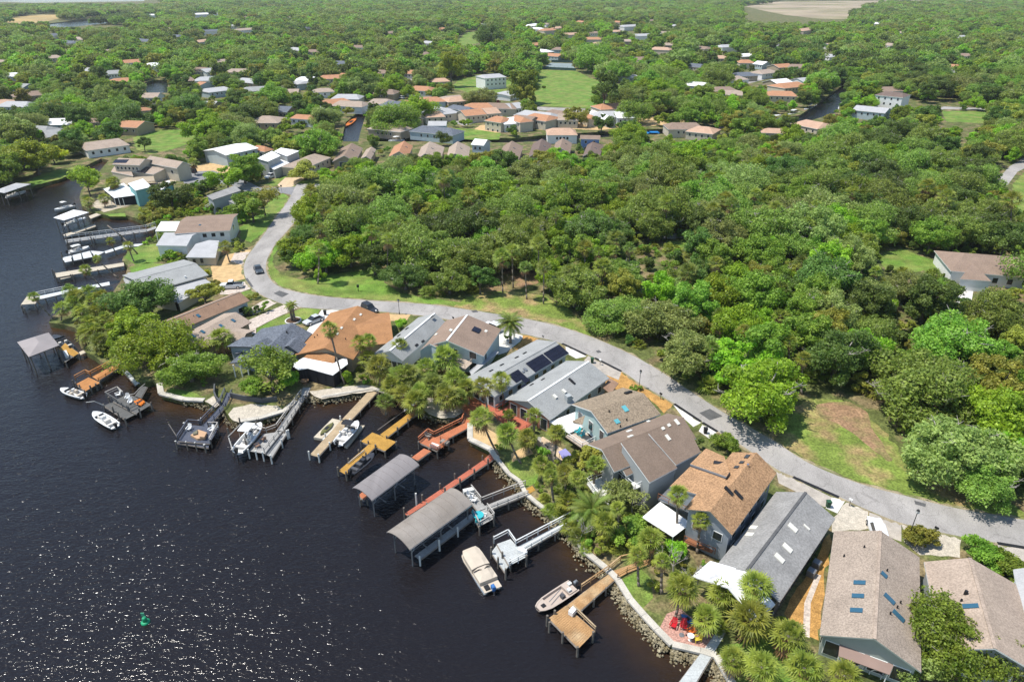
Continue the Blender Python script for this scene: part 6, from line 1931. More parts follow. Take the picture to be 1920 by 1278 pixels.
# ------------------------------------------------------------------ vehicles, lamps, buoy, garden furniture
def car(label, front, rear, paint, kind='sedan', z=LZ + .03, name='car', cat='car', glass=GLASS):
    a, b = P(*front, z), P(*rear, z)
    u = unit(xy(a - b)); v = Vector((-u.y, u.x, 0)); c = xy((a + b) / 2) + Vector((0, 0, z))
    L_, W = (5.8, 1.98) if kind == 'pickup' else (4.9, 1.9) if kind == 'suv' else (4.7, 1.84)
    hb, hr = (1.12, 1.92) if kind == 'pickup' else (1.02, 1.78) if kind == 'suv' else (.86, 1.44)
    t = thing(name, label, cat, c)
    A = lambda s, w, zz: c + u * (L_ * s) + v * (W * w) + Vector((0, 0, zz))
    ring = lambda s, w, zb, zt: [A(s, w / 2 * .97, zb), A(s, w / 2, (zb + zt) / 2), A(s, w / 2 * .93, zt), A(s, -w / 2 * .93, zt), A(s, -w / 2, (zb + zt) / 2), A(s, -w / 2 * .97, zb)]
    st = [(-.5, .86, .38, hb * .82), (-.47, .97, .28, hb * .97), (-.2, 1.0, .24, hb), (.15, 1.0, .24, hb), (.36, .99, .25, hb * .93), (.46, .94, .28, hb * .82), (.5, .8, .36, hb * .66)]
    MB().loft([ring(*q) for q in st]).build('body', paint, t)
    if kind == 'pickup': cab = [(-.14, -.12, .16, .04)]
    elif kind == 'suv': cab = [(-.47, -.42, .17, .04)]
    else: cab = [(-.38, -.24, .2, .02)]
    r0, t0, r1, t1 = cab[0]
    g = [[A(r0, .45, hb), A(r1, .45, hb), A(r1, -.45, hb), A(r0, -.45, hb)], [A(t0, .37, hr - .06), A(t1, .37, hr - .06), A(t1, -.37, hr - .06), A(t0, -.37, hr - .06)]]
    MB().loft(g).build('cabin_glass', glass, t)
    MB().loft([[A(t0 - .01, .38, hr - .06), A(t1 + .01, .38, hr - .06), A(t1 + .01, -.38, hr - .06), A(t0 - .01, -.38, hr - .06)], [A(t0 + .02, .33, hr), A(t1 - .02, .33, hr), A(t1 - .02, -.33, hr), A(t0 + .02, -.33, hr)]]).build('roof', paint, t)
    if kind == 'pickup':
        MB().slab([A(-.47, .4, hb + .02), A(-.16, .4, hb + .02), A(-.16, -.4, hb + .02), A(-.47, -.4, hb + .02)], .05).build('truck_bed', BLACK, t)
    for s_ in (-.31, .32):
        for w_ in (.47, -.47):
            o = MB().tube(A(s_, w_, .36) - v * .11, A(s_, w_, .36) + v * .11, .36, n=14).build('wheel', RUBBER, t)
            sgn = 1 if w_ > 0 else -1
            MB().tube(A(s_, w_, .36) + v * (sgn * .10), A(s_, w_, .36) + v * (sgn * .125), .22, n=10).build('rim', CHROME, o)
    for w_ in (.36, -.36):
        MB().box(A(.485, w_, hb * .68), u * .06, v * .17, Vector((0, 0, .07))).build('headlight', LAMPW, t)
        MB().box(A(-.492, w_, hb * .75), u * .04, v * .14, Vector((0, 0, .09))).build('tail_light', REDL, t)
    return t


CARW = M('car_white', (0.72, 0.73, 0.74), .25, .03, spec=.5)
CARS = M('car_silver', (0.50, 0.52, 0.54), .3, .03, spec=.5)
CARB = M('car_black', (0.025, 0.026, 0.03), .25, .05, spec=.5)
CARG = M('car_slate', (0.06, 0.075, 0.09), .3, .05, spec=.5)
car('white pickup truck with a black bed parked in the drive by the bend', (410, 541), (456, 538), CARW, 'pickup', name='pickup_truck', cat='truck')
car('dark car driving along the bend of the street', (489, 517), (481, 500), CARG, 'sedan')
car('silver car parked on the white drive beside the oval lawn', (575, 609), (602, 598), CARS, 'sedan')
car('black car half hidden behind the orange roof', (702, 588), (686, 579), CARB, 'suv')
car('white car with a dark windscreen peeking above the pinkish tan roof', (1640, 990), (1646, 1010), CARW, 'suv')
car('white car at the house corner near the feathery date palm', (913, 612), (935, 622), CARW, 'suv')
car('black car parked at the head of the grey spur, upper of two', (352, 319), (370, 326), CARB, 'suv')
car('black car parked at the head of the grey spur, lower of two', (335, 334), (352, 331), CARB, 'sedan')
car('white car parked near the far street junction', (745, 264 - 80), (760, 264 - 78), CARW, 'suv')
car('red car on the far street by the carport', (924, 193), (938, 192), M('car_red', (.25, .03, .03), .3, .05), 'sedan')
car('white van on the pale drive below the stop signs', (503, 335), (512, 332), CARW, 'suv')

IRON = M('lamp_iron', (0.025, 0.025, 0.027), .5, .1)


def lamp(label, base, h):
    b = P(*base)
    t = thing('street_lamp', label, 'street lamp', b, 'black street lamps')
    MB().path([b + Vector((0, 0, -.1)), b + Vector((0, 0, .5)), b + Vector((0, 0, .55)), b + Vector((0, 0, h))], [.11, .10, .055, .045], 8).build('post', IRON, t)
    MB().loft([[b + Vector((math.cos(a * 1.0472) * r, math.sin(a * 1.0472) * r, h + z)) for a in range(6)] for r, z in ((.08, 0), (.2, .12), (.24, .5), (.05, .7))]).build('lantern', IRON, t)
    for a in range(6):
        q = a * 1.0472 + .52
        MB().box(b + Vector((math.cos(q) * .215, math.sin(q) * .215, h + .3)), Vector((-math.sin(q), math.cos(q), 0)) * .08, Vector((math.cos(q), math.sin(q), 0)) * .012, Vector((0, 0, .14))).build('lantern_pane', LAMPW, t)


lamp('black street lamp by the orange mulch strip', (1198, 728), 3.2)
lamp('black street lamp leaning over the shrub at the lower right of the street', (1702, 1010), 4.4)
lamp('black street lamp behind the rounded green shrub by the orange roof', (749, 589), 3.0)

t = thing('utility_marker', 'dark post with a box standing on the roadside lawn', 'marker post', P(672, 546))
b = P(672, 546)
MB().bx(b + Vector((0, 0, .6)), .12, .12, 1.3).build('post', IRON, t); MB().bx(b + Vector((0, 0, 1.35)), .5, .35, .6).build('box', IRON, t)
for lb, q in (('taller sign post at the mouth of the grey spur', (523, 366)), ('shorter sign post at the mouth of the grey spur', (529, 362))):
    b = P(*q); t = thing('street_sign', lb, 'sign', b)
    MB().tube(b, b + Vector((0, 0, 2.6)), .05, n=6).build('post', GREYM, t); MB().bx(b + Vector((0, 0, 2.5)), .6, .05, .6).build('sign_plate', WL['dark'], t)

# green channel buoy
b = P(273, 1166, 0)
t = thing('channel_buoy', 'green channel buoy floating alone on the open river', 'buoy', b)
GRN = M('buoy_green', (0.02, 0.30, 0.14), .5, .1)
cyl = lambda prof: [[b + Vector((math.cos(a * math.pi / 6) * r, math.sin(a * math.pi / 6) * r, z)) for a in range(12)] for r, z in prof]
cyl_ = cyl
cyl = lambda prof: cyl_([(r * .8, z * .8) for r, z in prof])
MB().loft(cyl([(.3, -.4), (.62, -.2), (.62, .18), (.42, .3)])).build('float', GRN, t, True)
MB().loft(cyl([(.34, .3), (.30, .95), (.22, 1.05)])).build('can', GRN, t, True)
MB().bx(b + Vector((0, -.02, 1.35)), .4, .06, .5).build('day_board', M('buoy_board', (.10, .45, .25), .4, .05), t)


def adirondack(label, q, mat, rz, z=LZ + .02, group=None):
    b = P(*q, z)
    t = thing('garden_chair', label, 'chair', b, group)
    u = Vector((math.cos(rz), math.sin(rz), 0)); v = Vector((-u.y, u.x, 0))
    A = lambda s, w, zz: b + u * s + v * w + Vector((0, 0, zz))
    MB().slab([A(.38, .27, .40), A(.38, -.27, .40), A(-.25, -.24, .26), A(-.25, .24, .26)], .04).build('seat', mat, t)
    for k in range(5):
        w_ = (k - 2) * .11
        MB().slab([A(-.25, w_ - .05, .28), A(-.25, w_ + .05, .28), A(-.55, w_ * 1.15 + .05, 1.05 - abs(w_) * .5), A(-.55, w_ * 1.15 - .05, 1.05 - abs(w_) * .5)], .03).build('back_slat', mat, t)
    for s_ in (1, -1):
        MB().slab([A(.42, s_ * .26, .58), A(.42, s_ * .40, .58), A(-.42, s_ * .36, .56), A(-.42, s_ * .28, .56)], .03).build('armrest', mat, t)
        MB().bx(A(.36, s_ * .30, .29), .08, .05, .58, 0, rz).build('leg', mat, t); MB().bx(A(-.35, s_ * .28, .28), .08, .05, .56, 0, rz).build('leg', mat, t)
    return t


CR = M('chair_red', (0.50, 0.02, 0.03), .4, .06); CO = M('chair_orange', (0.62, 0.15, 0.03), .4, .06); CY = M('chair_yellow', (0.62, 0.50, 0.06), .4, .06)
CT = M('turquoise_paint', (0.04, 0.40, 0.44), .5, .06)
adirondack('left red garden chair on the brick patio', (1262, 1174), CR, 4.2); adirondack('right red garden chair on the brick patio', (1281, 1176), CR, 4.4)
adirondack('orange garden chair on the brick patio', (1296, 1186), CO, 3.6); adirondack('yellow garden chair on the brick patio', (1307, 1200), CY, 3.4)
for lb, q, z, m in (('white round side table on the brick patio', (1294, 1199), LZ + .02, WHITE), ('turquoise round table on the grey gangway head', (897, 972), 1.27, CT), ('round brown table outside the dark screened porch', (572, 719), LZ, M('table_wood', (.42, .24, .13), .6, .1))):
    b = P(*q, z); r = .38 if m is WHITE else .75
    t = thing('round_table', lb, 'table', b)
    MB().tube(b + Vector((0, 0, .70)), b + Vector((0, 0, .74)), r, n=20).build('tabletop', m, t); MB().path([b, b + Vector((0, 0, .06)), b + Vector((0, 0, .7))], [r * .55, .06, .05], 8).build('pedestal', m, t)
adirondack('turquoise chair left of the table on the grey gangway head', (893, 968), CT, -.3, 1.27); adirondack('turquoise chair nearer than the table on the grey gangway head', (897, 980), CT, 1.6, 1.27)
adirondack('white chair right of the turquoise table', (907, 970), WHITE, 2.8, 1.27); adirondack('white chair left on the grey gangway deck', (882, 932), WHITE, -.5, 1.27); adirondack('white chair right on the grey gangway deck', (888, 940), WHITE, -.5, 1.27)
adirondack('left turquoise chair on the deck under the olive roof', (1083, 812), CT, 3.8, 3.25); adirondack('right turquoise chair on the deck under the olive roof', (1091, 818), CT, 3.8, 3.25)
adirondack('white chair near the rail of the charcoal dock', (222, 742), WHITE, -2.4, 1.17); adirondack('upper white chair beside the orange kayaks', (240, 748), WHITE, -1.2, 1.17); adirondack('lower white chair beside the orange kayaks', (245, 756), WHITE, -1.2, 1.17)
adirondack('white chair at the left of the navy dock head', (355, 806), WHITE, -1.6, 1.17); adirondack('white chair at the right of the navy dock head', (397, 808), WHITE, -2.0, 1.17)
adirondack('brown chair on the wide grey dock, nearest the boat', (483, 838), M('chair_brown', (.22, .14, .1), .6, .1), .6, 1.17); adirondack('brown chair on the wide grey dock, nearest the walkway', (494, 826), M('chair_brown', (.22, .14, .1)), 2.6, 1.17)
adirondack('wooden chair in the corner of the red-orange platform', (803, 820), WOODG, -.6, 1.17)
adirondack('white chair under the brown awning, left of three', (1610, 1250), WHITE, 1.2); adirondack('white chair under the brown awning, middle of three', (1632, 1258), WHITE, 1.5); adirondack('white chair under the brown awning, right of three', (1650, 1266), WHITE, 1.9)
adirondack('grey lounger chair behind the timber fence by the pale patio', (1010, 832), SEAT, -1.9, LZ); adirondack('dark lounger chair behind the timber fence by the pale patio', (1022, 842), SEATD, 2.2, LZ); adirondack('grey chair beside the violet cushion on the pale patio', (1030, 850), SEAT, 2.4, LZ)
t = thing('lounge_set', 'tan L-shaped lounge with a grey cushion on the navy dock head', 'sofa', P(375, 816, 1.17))
LT = M('lounge_tan', (.50, .32, .19), .8, .08)
MB().slab([P(357, 815, 1.55), P(372, 805, 1.55), (P(388, 810, 1.55)), P(384, 820, 1.55), P(370, 822, 1.55)], .38).build('base', LT, t); MB().slab([P(361, 811, 1.8), P(370, 805, 1.8), P(370, 812, 1.8), P(362, 814, 1.8)], .22).build('cushion', M('cushion_olive', (.17, .16, .11), .8, .1), t)
MB().slab([P(377, 811, 1.9), P(387, 811, 1.9), P(383, 819, 1.9), P(374, 818, 1.9)], .3).build('cushion', LT, t)

# folded parasol on the patio
b = P(1278, 1190, LZ); t = thing('parasol', 'closed parasol standing behind the right red chair', 'parasol', b)
MB().tube(b, b + Vector((0, 0, 2.7)), .03, n=6).build('pole', CHROME, t); MB().loft([[b + Vector((math.cos(a * 1.0472) * r, math.sin(a * 1.0472) * r, z)) for a in range(6)] for r, z in ((.16, 1.3), (.13, 1.9), (.05, 2.6))]).build('canopy', CR, t); MB().tube(b, b + Vector((0, 0, .08)), .3, n=12).build('foot', GREYM, t)
sheet('pale_patio', [(1000, 828), (1018, 818), (1068, 850), (1075, 872), (1040, 862)], M('tan_pavers', (.5, .4, .3)), .012)
b0, b1 = P(996, 830), P(1052, 880)
t = thing('timber_fence', 'weathered timber fence along the pale patio behind the palms', 'fence', (b0 + b1) / 2)
n = 26
for i in range(n):
    p = b0.lerp(b1, (i + .5) / n); dd = unit(b1 - b0)
    MB().box(p + Vector((0, 0, .85)), dd * ((b1 - b0).length / n / 2 - .015), Vector((-dd.y, dd.x, 0)) * .03, Vector((0, 0, .85 + random.uniform(-.02, .02)))).build('slat', WOODG, t)
MB().slab([P(1047, 846, 2.3), P(1060, 840, 2.3), P(1072, 852, 2.3), P(1056, 860, 2.3)], .1).build('violet_shade', M('violet_canvas', (.26, .25, .50), .7, .06), None)
tag(bpy.data.objects['violet_shade'], 'small violet canopy above the pale patio', 'canopy')
for q in ((1049, 848), (1059, 843), (1070, 853), (1057, 859)):
    MB().tube(P(q[0], q[1], 2.2) * 1, Vector((P(q[0], q[1], 2.2).x, P(q[0], q[1], 2.2).y, LZ)), .04, n=6).build('post', BLACK, bpy.data.objects['violet_shade'])

# planter ring on the oval lawn, pool cover, tennis fence
b = P(550, 602)
t = thing('planter_ring', 'round white-edged planter on the lawn with two palms', 'planter', b)
ring = [[b + Vector((math.cos(a * math.pi / 12) * r, math.sin(a * math.pi / 12) * r, z)) for a in range(24)] for r, z in ((1.75, .05), (1.75, .28), (1.5, .28), (1.5, .05))]
MB().loft(ring, cap=False).build('stone_ring', CONCL, t); MB().tube(b + Vector((0, 0, .02)), b + Vector((0, 0, .15)), 1.5, n=24).build('mulch', M('dark_mulch', (.10, .06, .035), .95, .3, 2), t)
t = thing('pool_cover', 'bright blue tarpaulin over a boat by the canal yards', 'tarpaulin', P(1222, 248))
BT = M('tarp_blue', (.02, .20, .50), .5, .06)
MB().loft([[P(1211 + s, 246, 1.3 + z), P(1215 + s, 249, 1.3 + z * .6), P(1213 + s, 251, 1.25)] for s, z in ((0, .6), (6, 1.4), (14, 1.2), (22, .4))]).build('cover', BT, t)
t = thing('pool_cover', 'dark blue tarpaulin right of the bright blue one', 'tarpaulin', P(1250, 242))
MB().loft([[P(1244 + s, 239, 1.3 + z), P(1247 + s, 241, 1.3 + z * .6), P(1246 + s, 243, 1.25)] for s, z in ((0, .6), (5, 1.4), (10, 1.0), (14, .4))]).build('cover', BLUE, t)
for lb, a, c in (('dark windscreen fence along the near side of the tennis court', (1016, 130), (1080, 133)), ('dark windscreen fence along the far side of the tennis court', (1034, 117), (1074, 118))):
    pa, pc = P(*a), P(*c); t = thing('court_fence', lb, 'fence', (pa + pc) / 2); dd = unit(pc - pa)
    MB().box((pa + pc) / 2 + Vector((0, 0, 1.0)), dd * ((pc - pa).length / 2), Vector((-dd.y, dd.x, 0)) * .04, Vector((0, 0, 1.0))).build('screen', M('court_screen', (.05, .10, .09), .8, .1), t)
    for i in range(9):
        p = pa.lerp(pc, i / 8); MB().tube(p, p + Vector((0, 0, 3)), .06, n=5).build('post', IRON, t)
# old walls at the shore
for lb, pts, m in (('dark curved retaining wall beside the navy gangway', [(404, 728), (403, 742), (407, 752), (415, 760)], WL['dark']), ('dark timber wall along the shell point', [(434, 745), (455, 750), (492, 755), (520, 752)], WL['dark'])):
    w = [P(*q, LZ) for q in pts]
    t = thing('retaining_wall', lb, 'wall', w[1])
    for i in range(len(w) - 1):
        dd = unit(w[i + 1] - w[i]); MB().box((w[i] + w[i + 1]) / 2 + Vector((0, 0, .45)), dd * ((w[i + 1] - w[i]).length / 2 + .05), Vector((-dd.y, dd.x, 0)) * .12, Vector((0, 0, .55))).build('wall_panel', m, t)
# screen enclosure at the tan ranch house
t = thing('pool_enclosure', 'white framed screen enclosure on the end of the tan ranch house', 'enclosure', P(225, 284))
for i in range(5):
    a = P(193 + i * 9, 285 - i * 2.4, LZ); c = P(197 + i * 9, 274 - i * 2.2, 4.2)
    MB().path([a, Vector((a.x, a.y, 3.4)), c], .09, 4).build('frame_rib', WHITE, t)

# letter boxes and bins along the house side of the street
for i, (q, lb) in enumerate((((706, 591), 'orange roofed house'), ((850, 604), 'brown house with the roof panel'), ((1018, 639), 'solar-panelled house'), ((1125, 684), 'brick-fronted house'), ((1238, 748), 'olive shingled house'), ((1352, 820), 'stepped brown house'), ((1592, 948), 'dark grey house'), ((1752, 1001), 'pinkish tan house'), ((484, 556), 'long brown house'))):
    b = P(*q); t = thing('letter_box', f'letter box at the kerb of the {lb}', 'letter box', b)
    MB().bx(b + Vector((0, 0, .5)), .09, .09, 1.1).build('post', WOODG, t); MB().bx(b + Vector((0, 0, 1.12)), .22, .48, .26, 0, .6).build('box', (WHITE, BLACK, GREYM)[i % 3], t)
for i, (q, lb) in enumerate((((1110, 680), 'green bin beside the brick-fronted house drive'), ((1322, 812), 'dark bin on the short concrete drive'), ((1552, 950), 'green bin at the pale slab by the gravel yard'), ((610, 590), 'dark bin on the white drive'))):
    b = P(*q); t = thing('wheelie_bin', lb, 'bin', b); m_ = M('bin_green', (.03, .09, .05), .5, .1) if i % 2 == 0 else BLACK
    MB().loft([[b + Vector((x * w, y * w, z)) for x, y in ((-1, -1), (1, -1), (1, 1), (-1, 1))] for w, z in ((.22, .05), (.29, 1.0))]).build('body', m_, t); MB().bx(b + Vector((0, 0, 1.04)), .64, .64, .07).build('lid', m_, t)
# ------------------------------------------------------------------ trees: named ones first, then the wood
placed = []          # (x, y, r) of crowns so the wood keeps its distance


def note(t, r): placed.append((t.location.x, t.location.y, r))


# ---- how a tree of the wood is told from its neighbours: by its colour and the nearest landmark
LANDM = [('the bright rounded roadside tree', 1428, 738), ('the bare clearing beside the street', 1600, 800), ('the brown hip-roofed duplex', 1850, 500), ('the pale track in the wood', 1240, 440), ('the roadside lawn', 640, 530), ('the street end', 585, 370),
         ('the dry verge by the date palm', 1000, 560), ('the right-hand side street', 1885, 330), ('the dark brown canal row house', 1015, 285), ('the orange canal row house', 755, 285), ('the peach roof by the right canal', 1530, 245), ('the street beside the olive roof', 1250, 700), ('the right edge of the frame', 1915, 780), ('the roadside oaks at mid height', 1420, 520)]
LANDF = [('the upper left lawn', 300, 265), ('the pond', 290, 165), ('the park lawn', 1080, 170), ('the right boat canal', 1500, 210), ('the canal mouth', 660, 240), ('the far street bend', 860, 225), ('the tan hipped house by the white roofs', 500, 225), ('the far left bank', 60, 310), ('the grey spur', 380, 335), ('the right-hand side street', 1885, 330), ('the right far lawn', 1810, 220), ('the far row of terracotta roofs', 1070, 65), ('the far river', 160, 60), ('the hip-roofed brown house', 370, 130), ('the far right wood', 1720, 90), ('the bare field', 1490, 40), ('the upper middle wood', 720, 80), ('the right street', 1420, 145), ('the left frame edge', 20, 170)]
ORD = ['', 'second ', 'third ', 'fourth ', 'fifth ', 'sixth ', 'seventh ', 'eighth ', 'ninth ', 'tenth ', 'eleventh ', 'twelfth ', 'thirteenth ', 'fourteenth ', 'fifteenth ', 'sixteenth ']


def rank_labels(items):
    """items: (kind words, (x, y) in the picture, in the wood?) -> one label each"""
    rec = []
    for i, (ds, (u0, v0), w_) in enumerate(items):
        lm = min(LANDM if w_ else LANDF, key=lambda q: math.hypot(q[1] - u0, (q[2] - v0) * 2))
        dx, dy = u0 - lm[1], (v0 - lm[2]) * 2
        di = ('right of' if dx > 0 else 'left of') if abs(dx) > abs(dy) else ('below' if dy > 0 else 'above')
        rec.append((ds, lm[0], di, math.hypot(dx, dy), i))
    out, seen = [None] * len(items), {}
    for ds, ln, di, _, i in sorted(rec, key=lambda r_: r_[3]):
        n_ = seen.get((ds, ln, di), 0); seen[(ds, ln, di)] = n_ + 1
        out[i] = f'{ORD[min(n_, 15)]}nearest {ds} {di} {ln}'
    return out


NAMED = [
    ('oak_tree', 'rounded dark oak beside the grey roof with the flat lower part', 'tree', 278, 562, 52, 'hard_c', 'dark', .8),
    ('oak_tree', 'big spreading oak leaning over the water left of the tan roof', 'tree', 300, 650, 72, 'oak_b', 'bright', .8),
    ('oak_tree', 'lower oak hanging over the grey seawall', 'tree', 355, 690, 52, 'oak_a', 'mid', .75),
    ('oak_tree', 'pale green oak behind the palms at the left shore', 'tree', 245, 615, 48, 'hard_a', 'bright', .8),
    ('garden_tree', 'olive leaved round tree between the grey and brown roofs', 'tree', 380, 550, 30, 'small_a', 'olive', .8),
    ('garden_tree', 'loose leafy tree with a pale trunk before the slate-blue house', 'tree', 505, 690, 52, 'sparse_a', 'mid', .75),
    ('garden_tree', 'dense green young tree beside the dark screened porch', 'tree', 533, 712, 24, 'small_b', 'bright', .9),
    ('garden_tree', 'leafy tree above the shell point', 'tree', 470, 722, 28, 'small_a', 'mid', .9),
    ('shade_tree', 'bright green rounded tree at the roadside right of the street', 'tree', 1428, 738, 84, 'oak_c', 'bright', .8),
    ('shade_tree', 'large tree at the lower right corner hiding the tan roofs, left half', 'tree', 1765, 1195, 86, 'oak_b', 'mid', 1.0),
    ('shade_tree', 'large tree at the lower right corner hiding the tan roofs, right half', 'tree', 1838, 1218, 66, 'oak_c', 'oak', .8),
    ('shade_tree', 'smaller crown in front of the lower right tree, at the frame edge', 'tree', 1730, 1258, 40, 'small_b', 'moss', .9),
    ('oak_tree', 'grey-green drooping oak nearest the street at the lower right', 'tree', 1790, 848, 96, 'oak_a', 'moss', .85),
    ('oak_tree', 'drooping oak overhanging the street at the right edge', 'tree', 1850, 905, 62, 'oak_c', 'oak', .8),
    ('oak_tree', 'wide grey-green oak behind the bare clearing on the right', 'tree', 1735, 730, 100, 'oak_b', 'oak', .85),
    ('oak_tree', 'tall oak above the wide one on the right', 'tree', 1790, 640, 80, 'oak_a', 'mid', .9),
    ('oak_tree', 'dark oak standing behind the bright roadside tree', 'tree', 1570, 668, 66, 'oak_c', 'dark', .9),
    ('oak_tree', 'broad grey-green oak at the corner of the roadside lawn', 'tree', 800, 470, 72, 'oak_b', 'oak', .85),
    ('oak_tree', 'broad oak right of the one at the lawn corner', 'tree', 880, 490, 58, 'oak_a', 'oak', .9),
    ('oak_tree', 'low oak at the edge of the roadside lawn', 'tree', 760, 520, 38, 'oak_c', 'dark', .75),
    ('oak_tree', 'oak with thick foliage above the dry verge', 'tree', 1080, 540, 62, 'oak_a', 'oak', .85),
    ('oak_tree', 'oak whose shade falls on the street beside the grey gable', 'tree', 1160, 590, 58, 'oak_b', 'oak', .75),
    ('oak_tree', 'oak over the street opposite the olive roof', 'tree', 1290, 665, 60, 'oak_c', 'moss', .8),
    ('oak_tree', 'oak with pale moss behind the one over the street', 'tree', 1240, 600, 62, 'oak_a', 'moss', .85),
    ('broadleaf_tree', 'bright bushy tree at the left tip of the roadside wood', 'tree', 556, 468, 32, 'hard_b', 'bright', .9),
    ('broadleaf_tree', 'dense green tree behind the left tip of the roadside wood', 'tree', 655, 470, 36, 'hard_a', 'bright', .9),
    ('broadleaf_tree', 'green tree between the palms of the left roadside wood', 'tree', 690, 450, 34, 'hard_c', 'mid', .9),
    ('broadleaf_tree', 'dark green small tree at the street end of the wood', 'tree', 590, 420, 27, 'hard_d', 'mid', .9),
    ('oak_tree', 'low grey-green oak nearest the street behind the roadside lawn', 'tree', 842, 528, 34, 'oak_c', 'oak', .85),
    ('broadleaf_tree', 'dark tree at the back of the roadside lawn', 'tree', 700, 484, 34, 'hard_a', 'dark', .95),
    ('broadleaf_tree', 'narrow dark tree at the left of the bare patch by the street', 'tree', 900, 522, 26, 'hard_d', 'dark', .9),
    ('broadleaf_tree', 'bright tree over the low shrub on the roadside lawn', 'tree', 608, 482, 36, 'hard_c', 'bright', .95),
    ('shade_tree', 'big pale lime tree at the far left bank', 'tree', 62, 296, 48, 'hard_c', 'lime', .75),
    ('shade_tree', 'yellow leaved tree at the far left bank', 'tree', 98, 290, 22, 'small_b', 'yellow', .9),
    ('shade_tree', 'dark tree at the left edge above the boathouse', 'tree', 12, 318, 36, 'hard_a', 'mid', .9),
    ('shade_tree', 'bright feathery tree on the point by the upper left canal', 'tree', 160, 335, 28, 'sparse_a', 'bright', .9),
    ('shade_tree', 'round dark tree on the upper left lawn', 'tree', 268, 268, 16, 'small_a', 'dark', 1.0),
    ('shade_tree', 'round oak in the wood above the upper left lawn', 'tree', 235, 220, 42, 'oak_b', 'dark', .8),
    ('shade_tree', 'tall bright tree on the park side lawn', 'tree', 845, 125, 22, 'hard_d', 'lime', 1.2),
    ('shade_tree', 'moss-hung grey tree over the grey bungalow', 'tree', 905, 185, 30, 'oak_a', 'moss', .9),
    ('shade_tree', 'tree with airy crown at the left of the park lawn', 'tree', 985, 160, 32, 'hard_a', 'mid', 1.0),
    ('shade_tree', 'tall tree at the right of the park lawn', 'tree', 1135, 165, 28, 'hard_d', 'dark', 1.2),
    ('shade_tree', 'large round tree behind the park lawn', 'tree', 1115, 112, 40, 'oak_b', 'mid', .9),
    ('shade_tree', 'dark tree above the park lawn on the left', 'tree', 920, 70, 26, 'oak_c', 'dark', 1.0),
    ('shade_tree', 'round green tree beside the boat canal', 'tree', 1545, 152, 32, 'oak_a', 'mid', .9),
    ('garden_tree', 'spreading tree over the tan drive at the street end', 'tree', 570, 322, 34, 'small_b', 'olive', .55),
    ('garden_tree', 'rounded green shrub tree between the orange and grey roofs', 'tree', 751, 605, 14, 'small_a', 'bright', .9),
    ('garden_tree', 'bushy tree between the brown roof and the street', 'tree', 1365, 833, 30, 'small_b', 'mid', .7),
    ('garden_tree', 'grey leafed thin tree before the white terraces', 'tree', 1170, 930, 40, 'sparse_a', 'moss', .7),
    ('garden_tree', 'green bushy tree among the shore palms by the white awning', 'tree', 1185, 1000, 40, 'small_a', 'mid', .6),
    ('garden_tree', 'small green tree beside the white awning', 'tree', 1268, 1035, 26, 'small_b', 'bright', .8),
    ('garden_tree', 'leafy tree between the fence and the white terrace', 'tree', 1095, 862, 34, 'small_a', 'olive', .8),
    ('shade_tree', 'dark tree beside the teal-walled house', 'tree', 318, 365, 32, 'hard_b', 'dark', .9),
    ('shade_tree', 'green tree between the spur and the white two-storey house', 'tree', 470, 385, 30, 'hard_d', 'mid', .8),
    ('shade_tree', 'pale tree with a crown over the spur mouth', 'tree', 492, 372, 28, 'sparse_a', 'olive', .9),
    ('shade_tree', 'tree in front of the white modern house', 'tree', 455, 315, 32, 'hard_a', 'mid', .9),
    ('shade_tree', 'bright green tree in front of the white roofed pale blue house', 'tree', 425, 335, 28, 'hard_b', 'bright', .9),
    ('shade_tree', 'big bank tree left of the white canal house', 'tree', 745, 225, 46, 'oak_b', 'mid', .9),
    ('shade_tree', 'pale bank tree beside the big one on the canal', 'tree', 778, 205, 30, 'hard_c', 'bright', .9),
    ('shade_tree', 'dark tree among the canal yards', 'tree', 1128, 230, 18, 'hard_b', 'dark', 1.0),
    ('shade_tree', 'yellow-green tree among the terracotta roofs', 'tree', 1078, 218, 20, 'hard_b', 'olive', 1.0),
    ('shade_tree', 'round tree at the canal row behind the far street', 'tree', 1190, 212, 34, 'oak_b', 'mid', .9),
]
for nm, lab, cat, x, y, r, key, lf, zs in NAMED:
    t, rr = tree_at(nm, lab, cat, x, y, r, key, lf, zs=zs)
    note(t, rr)

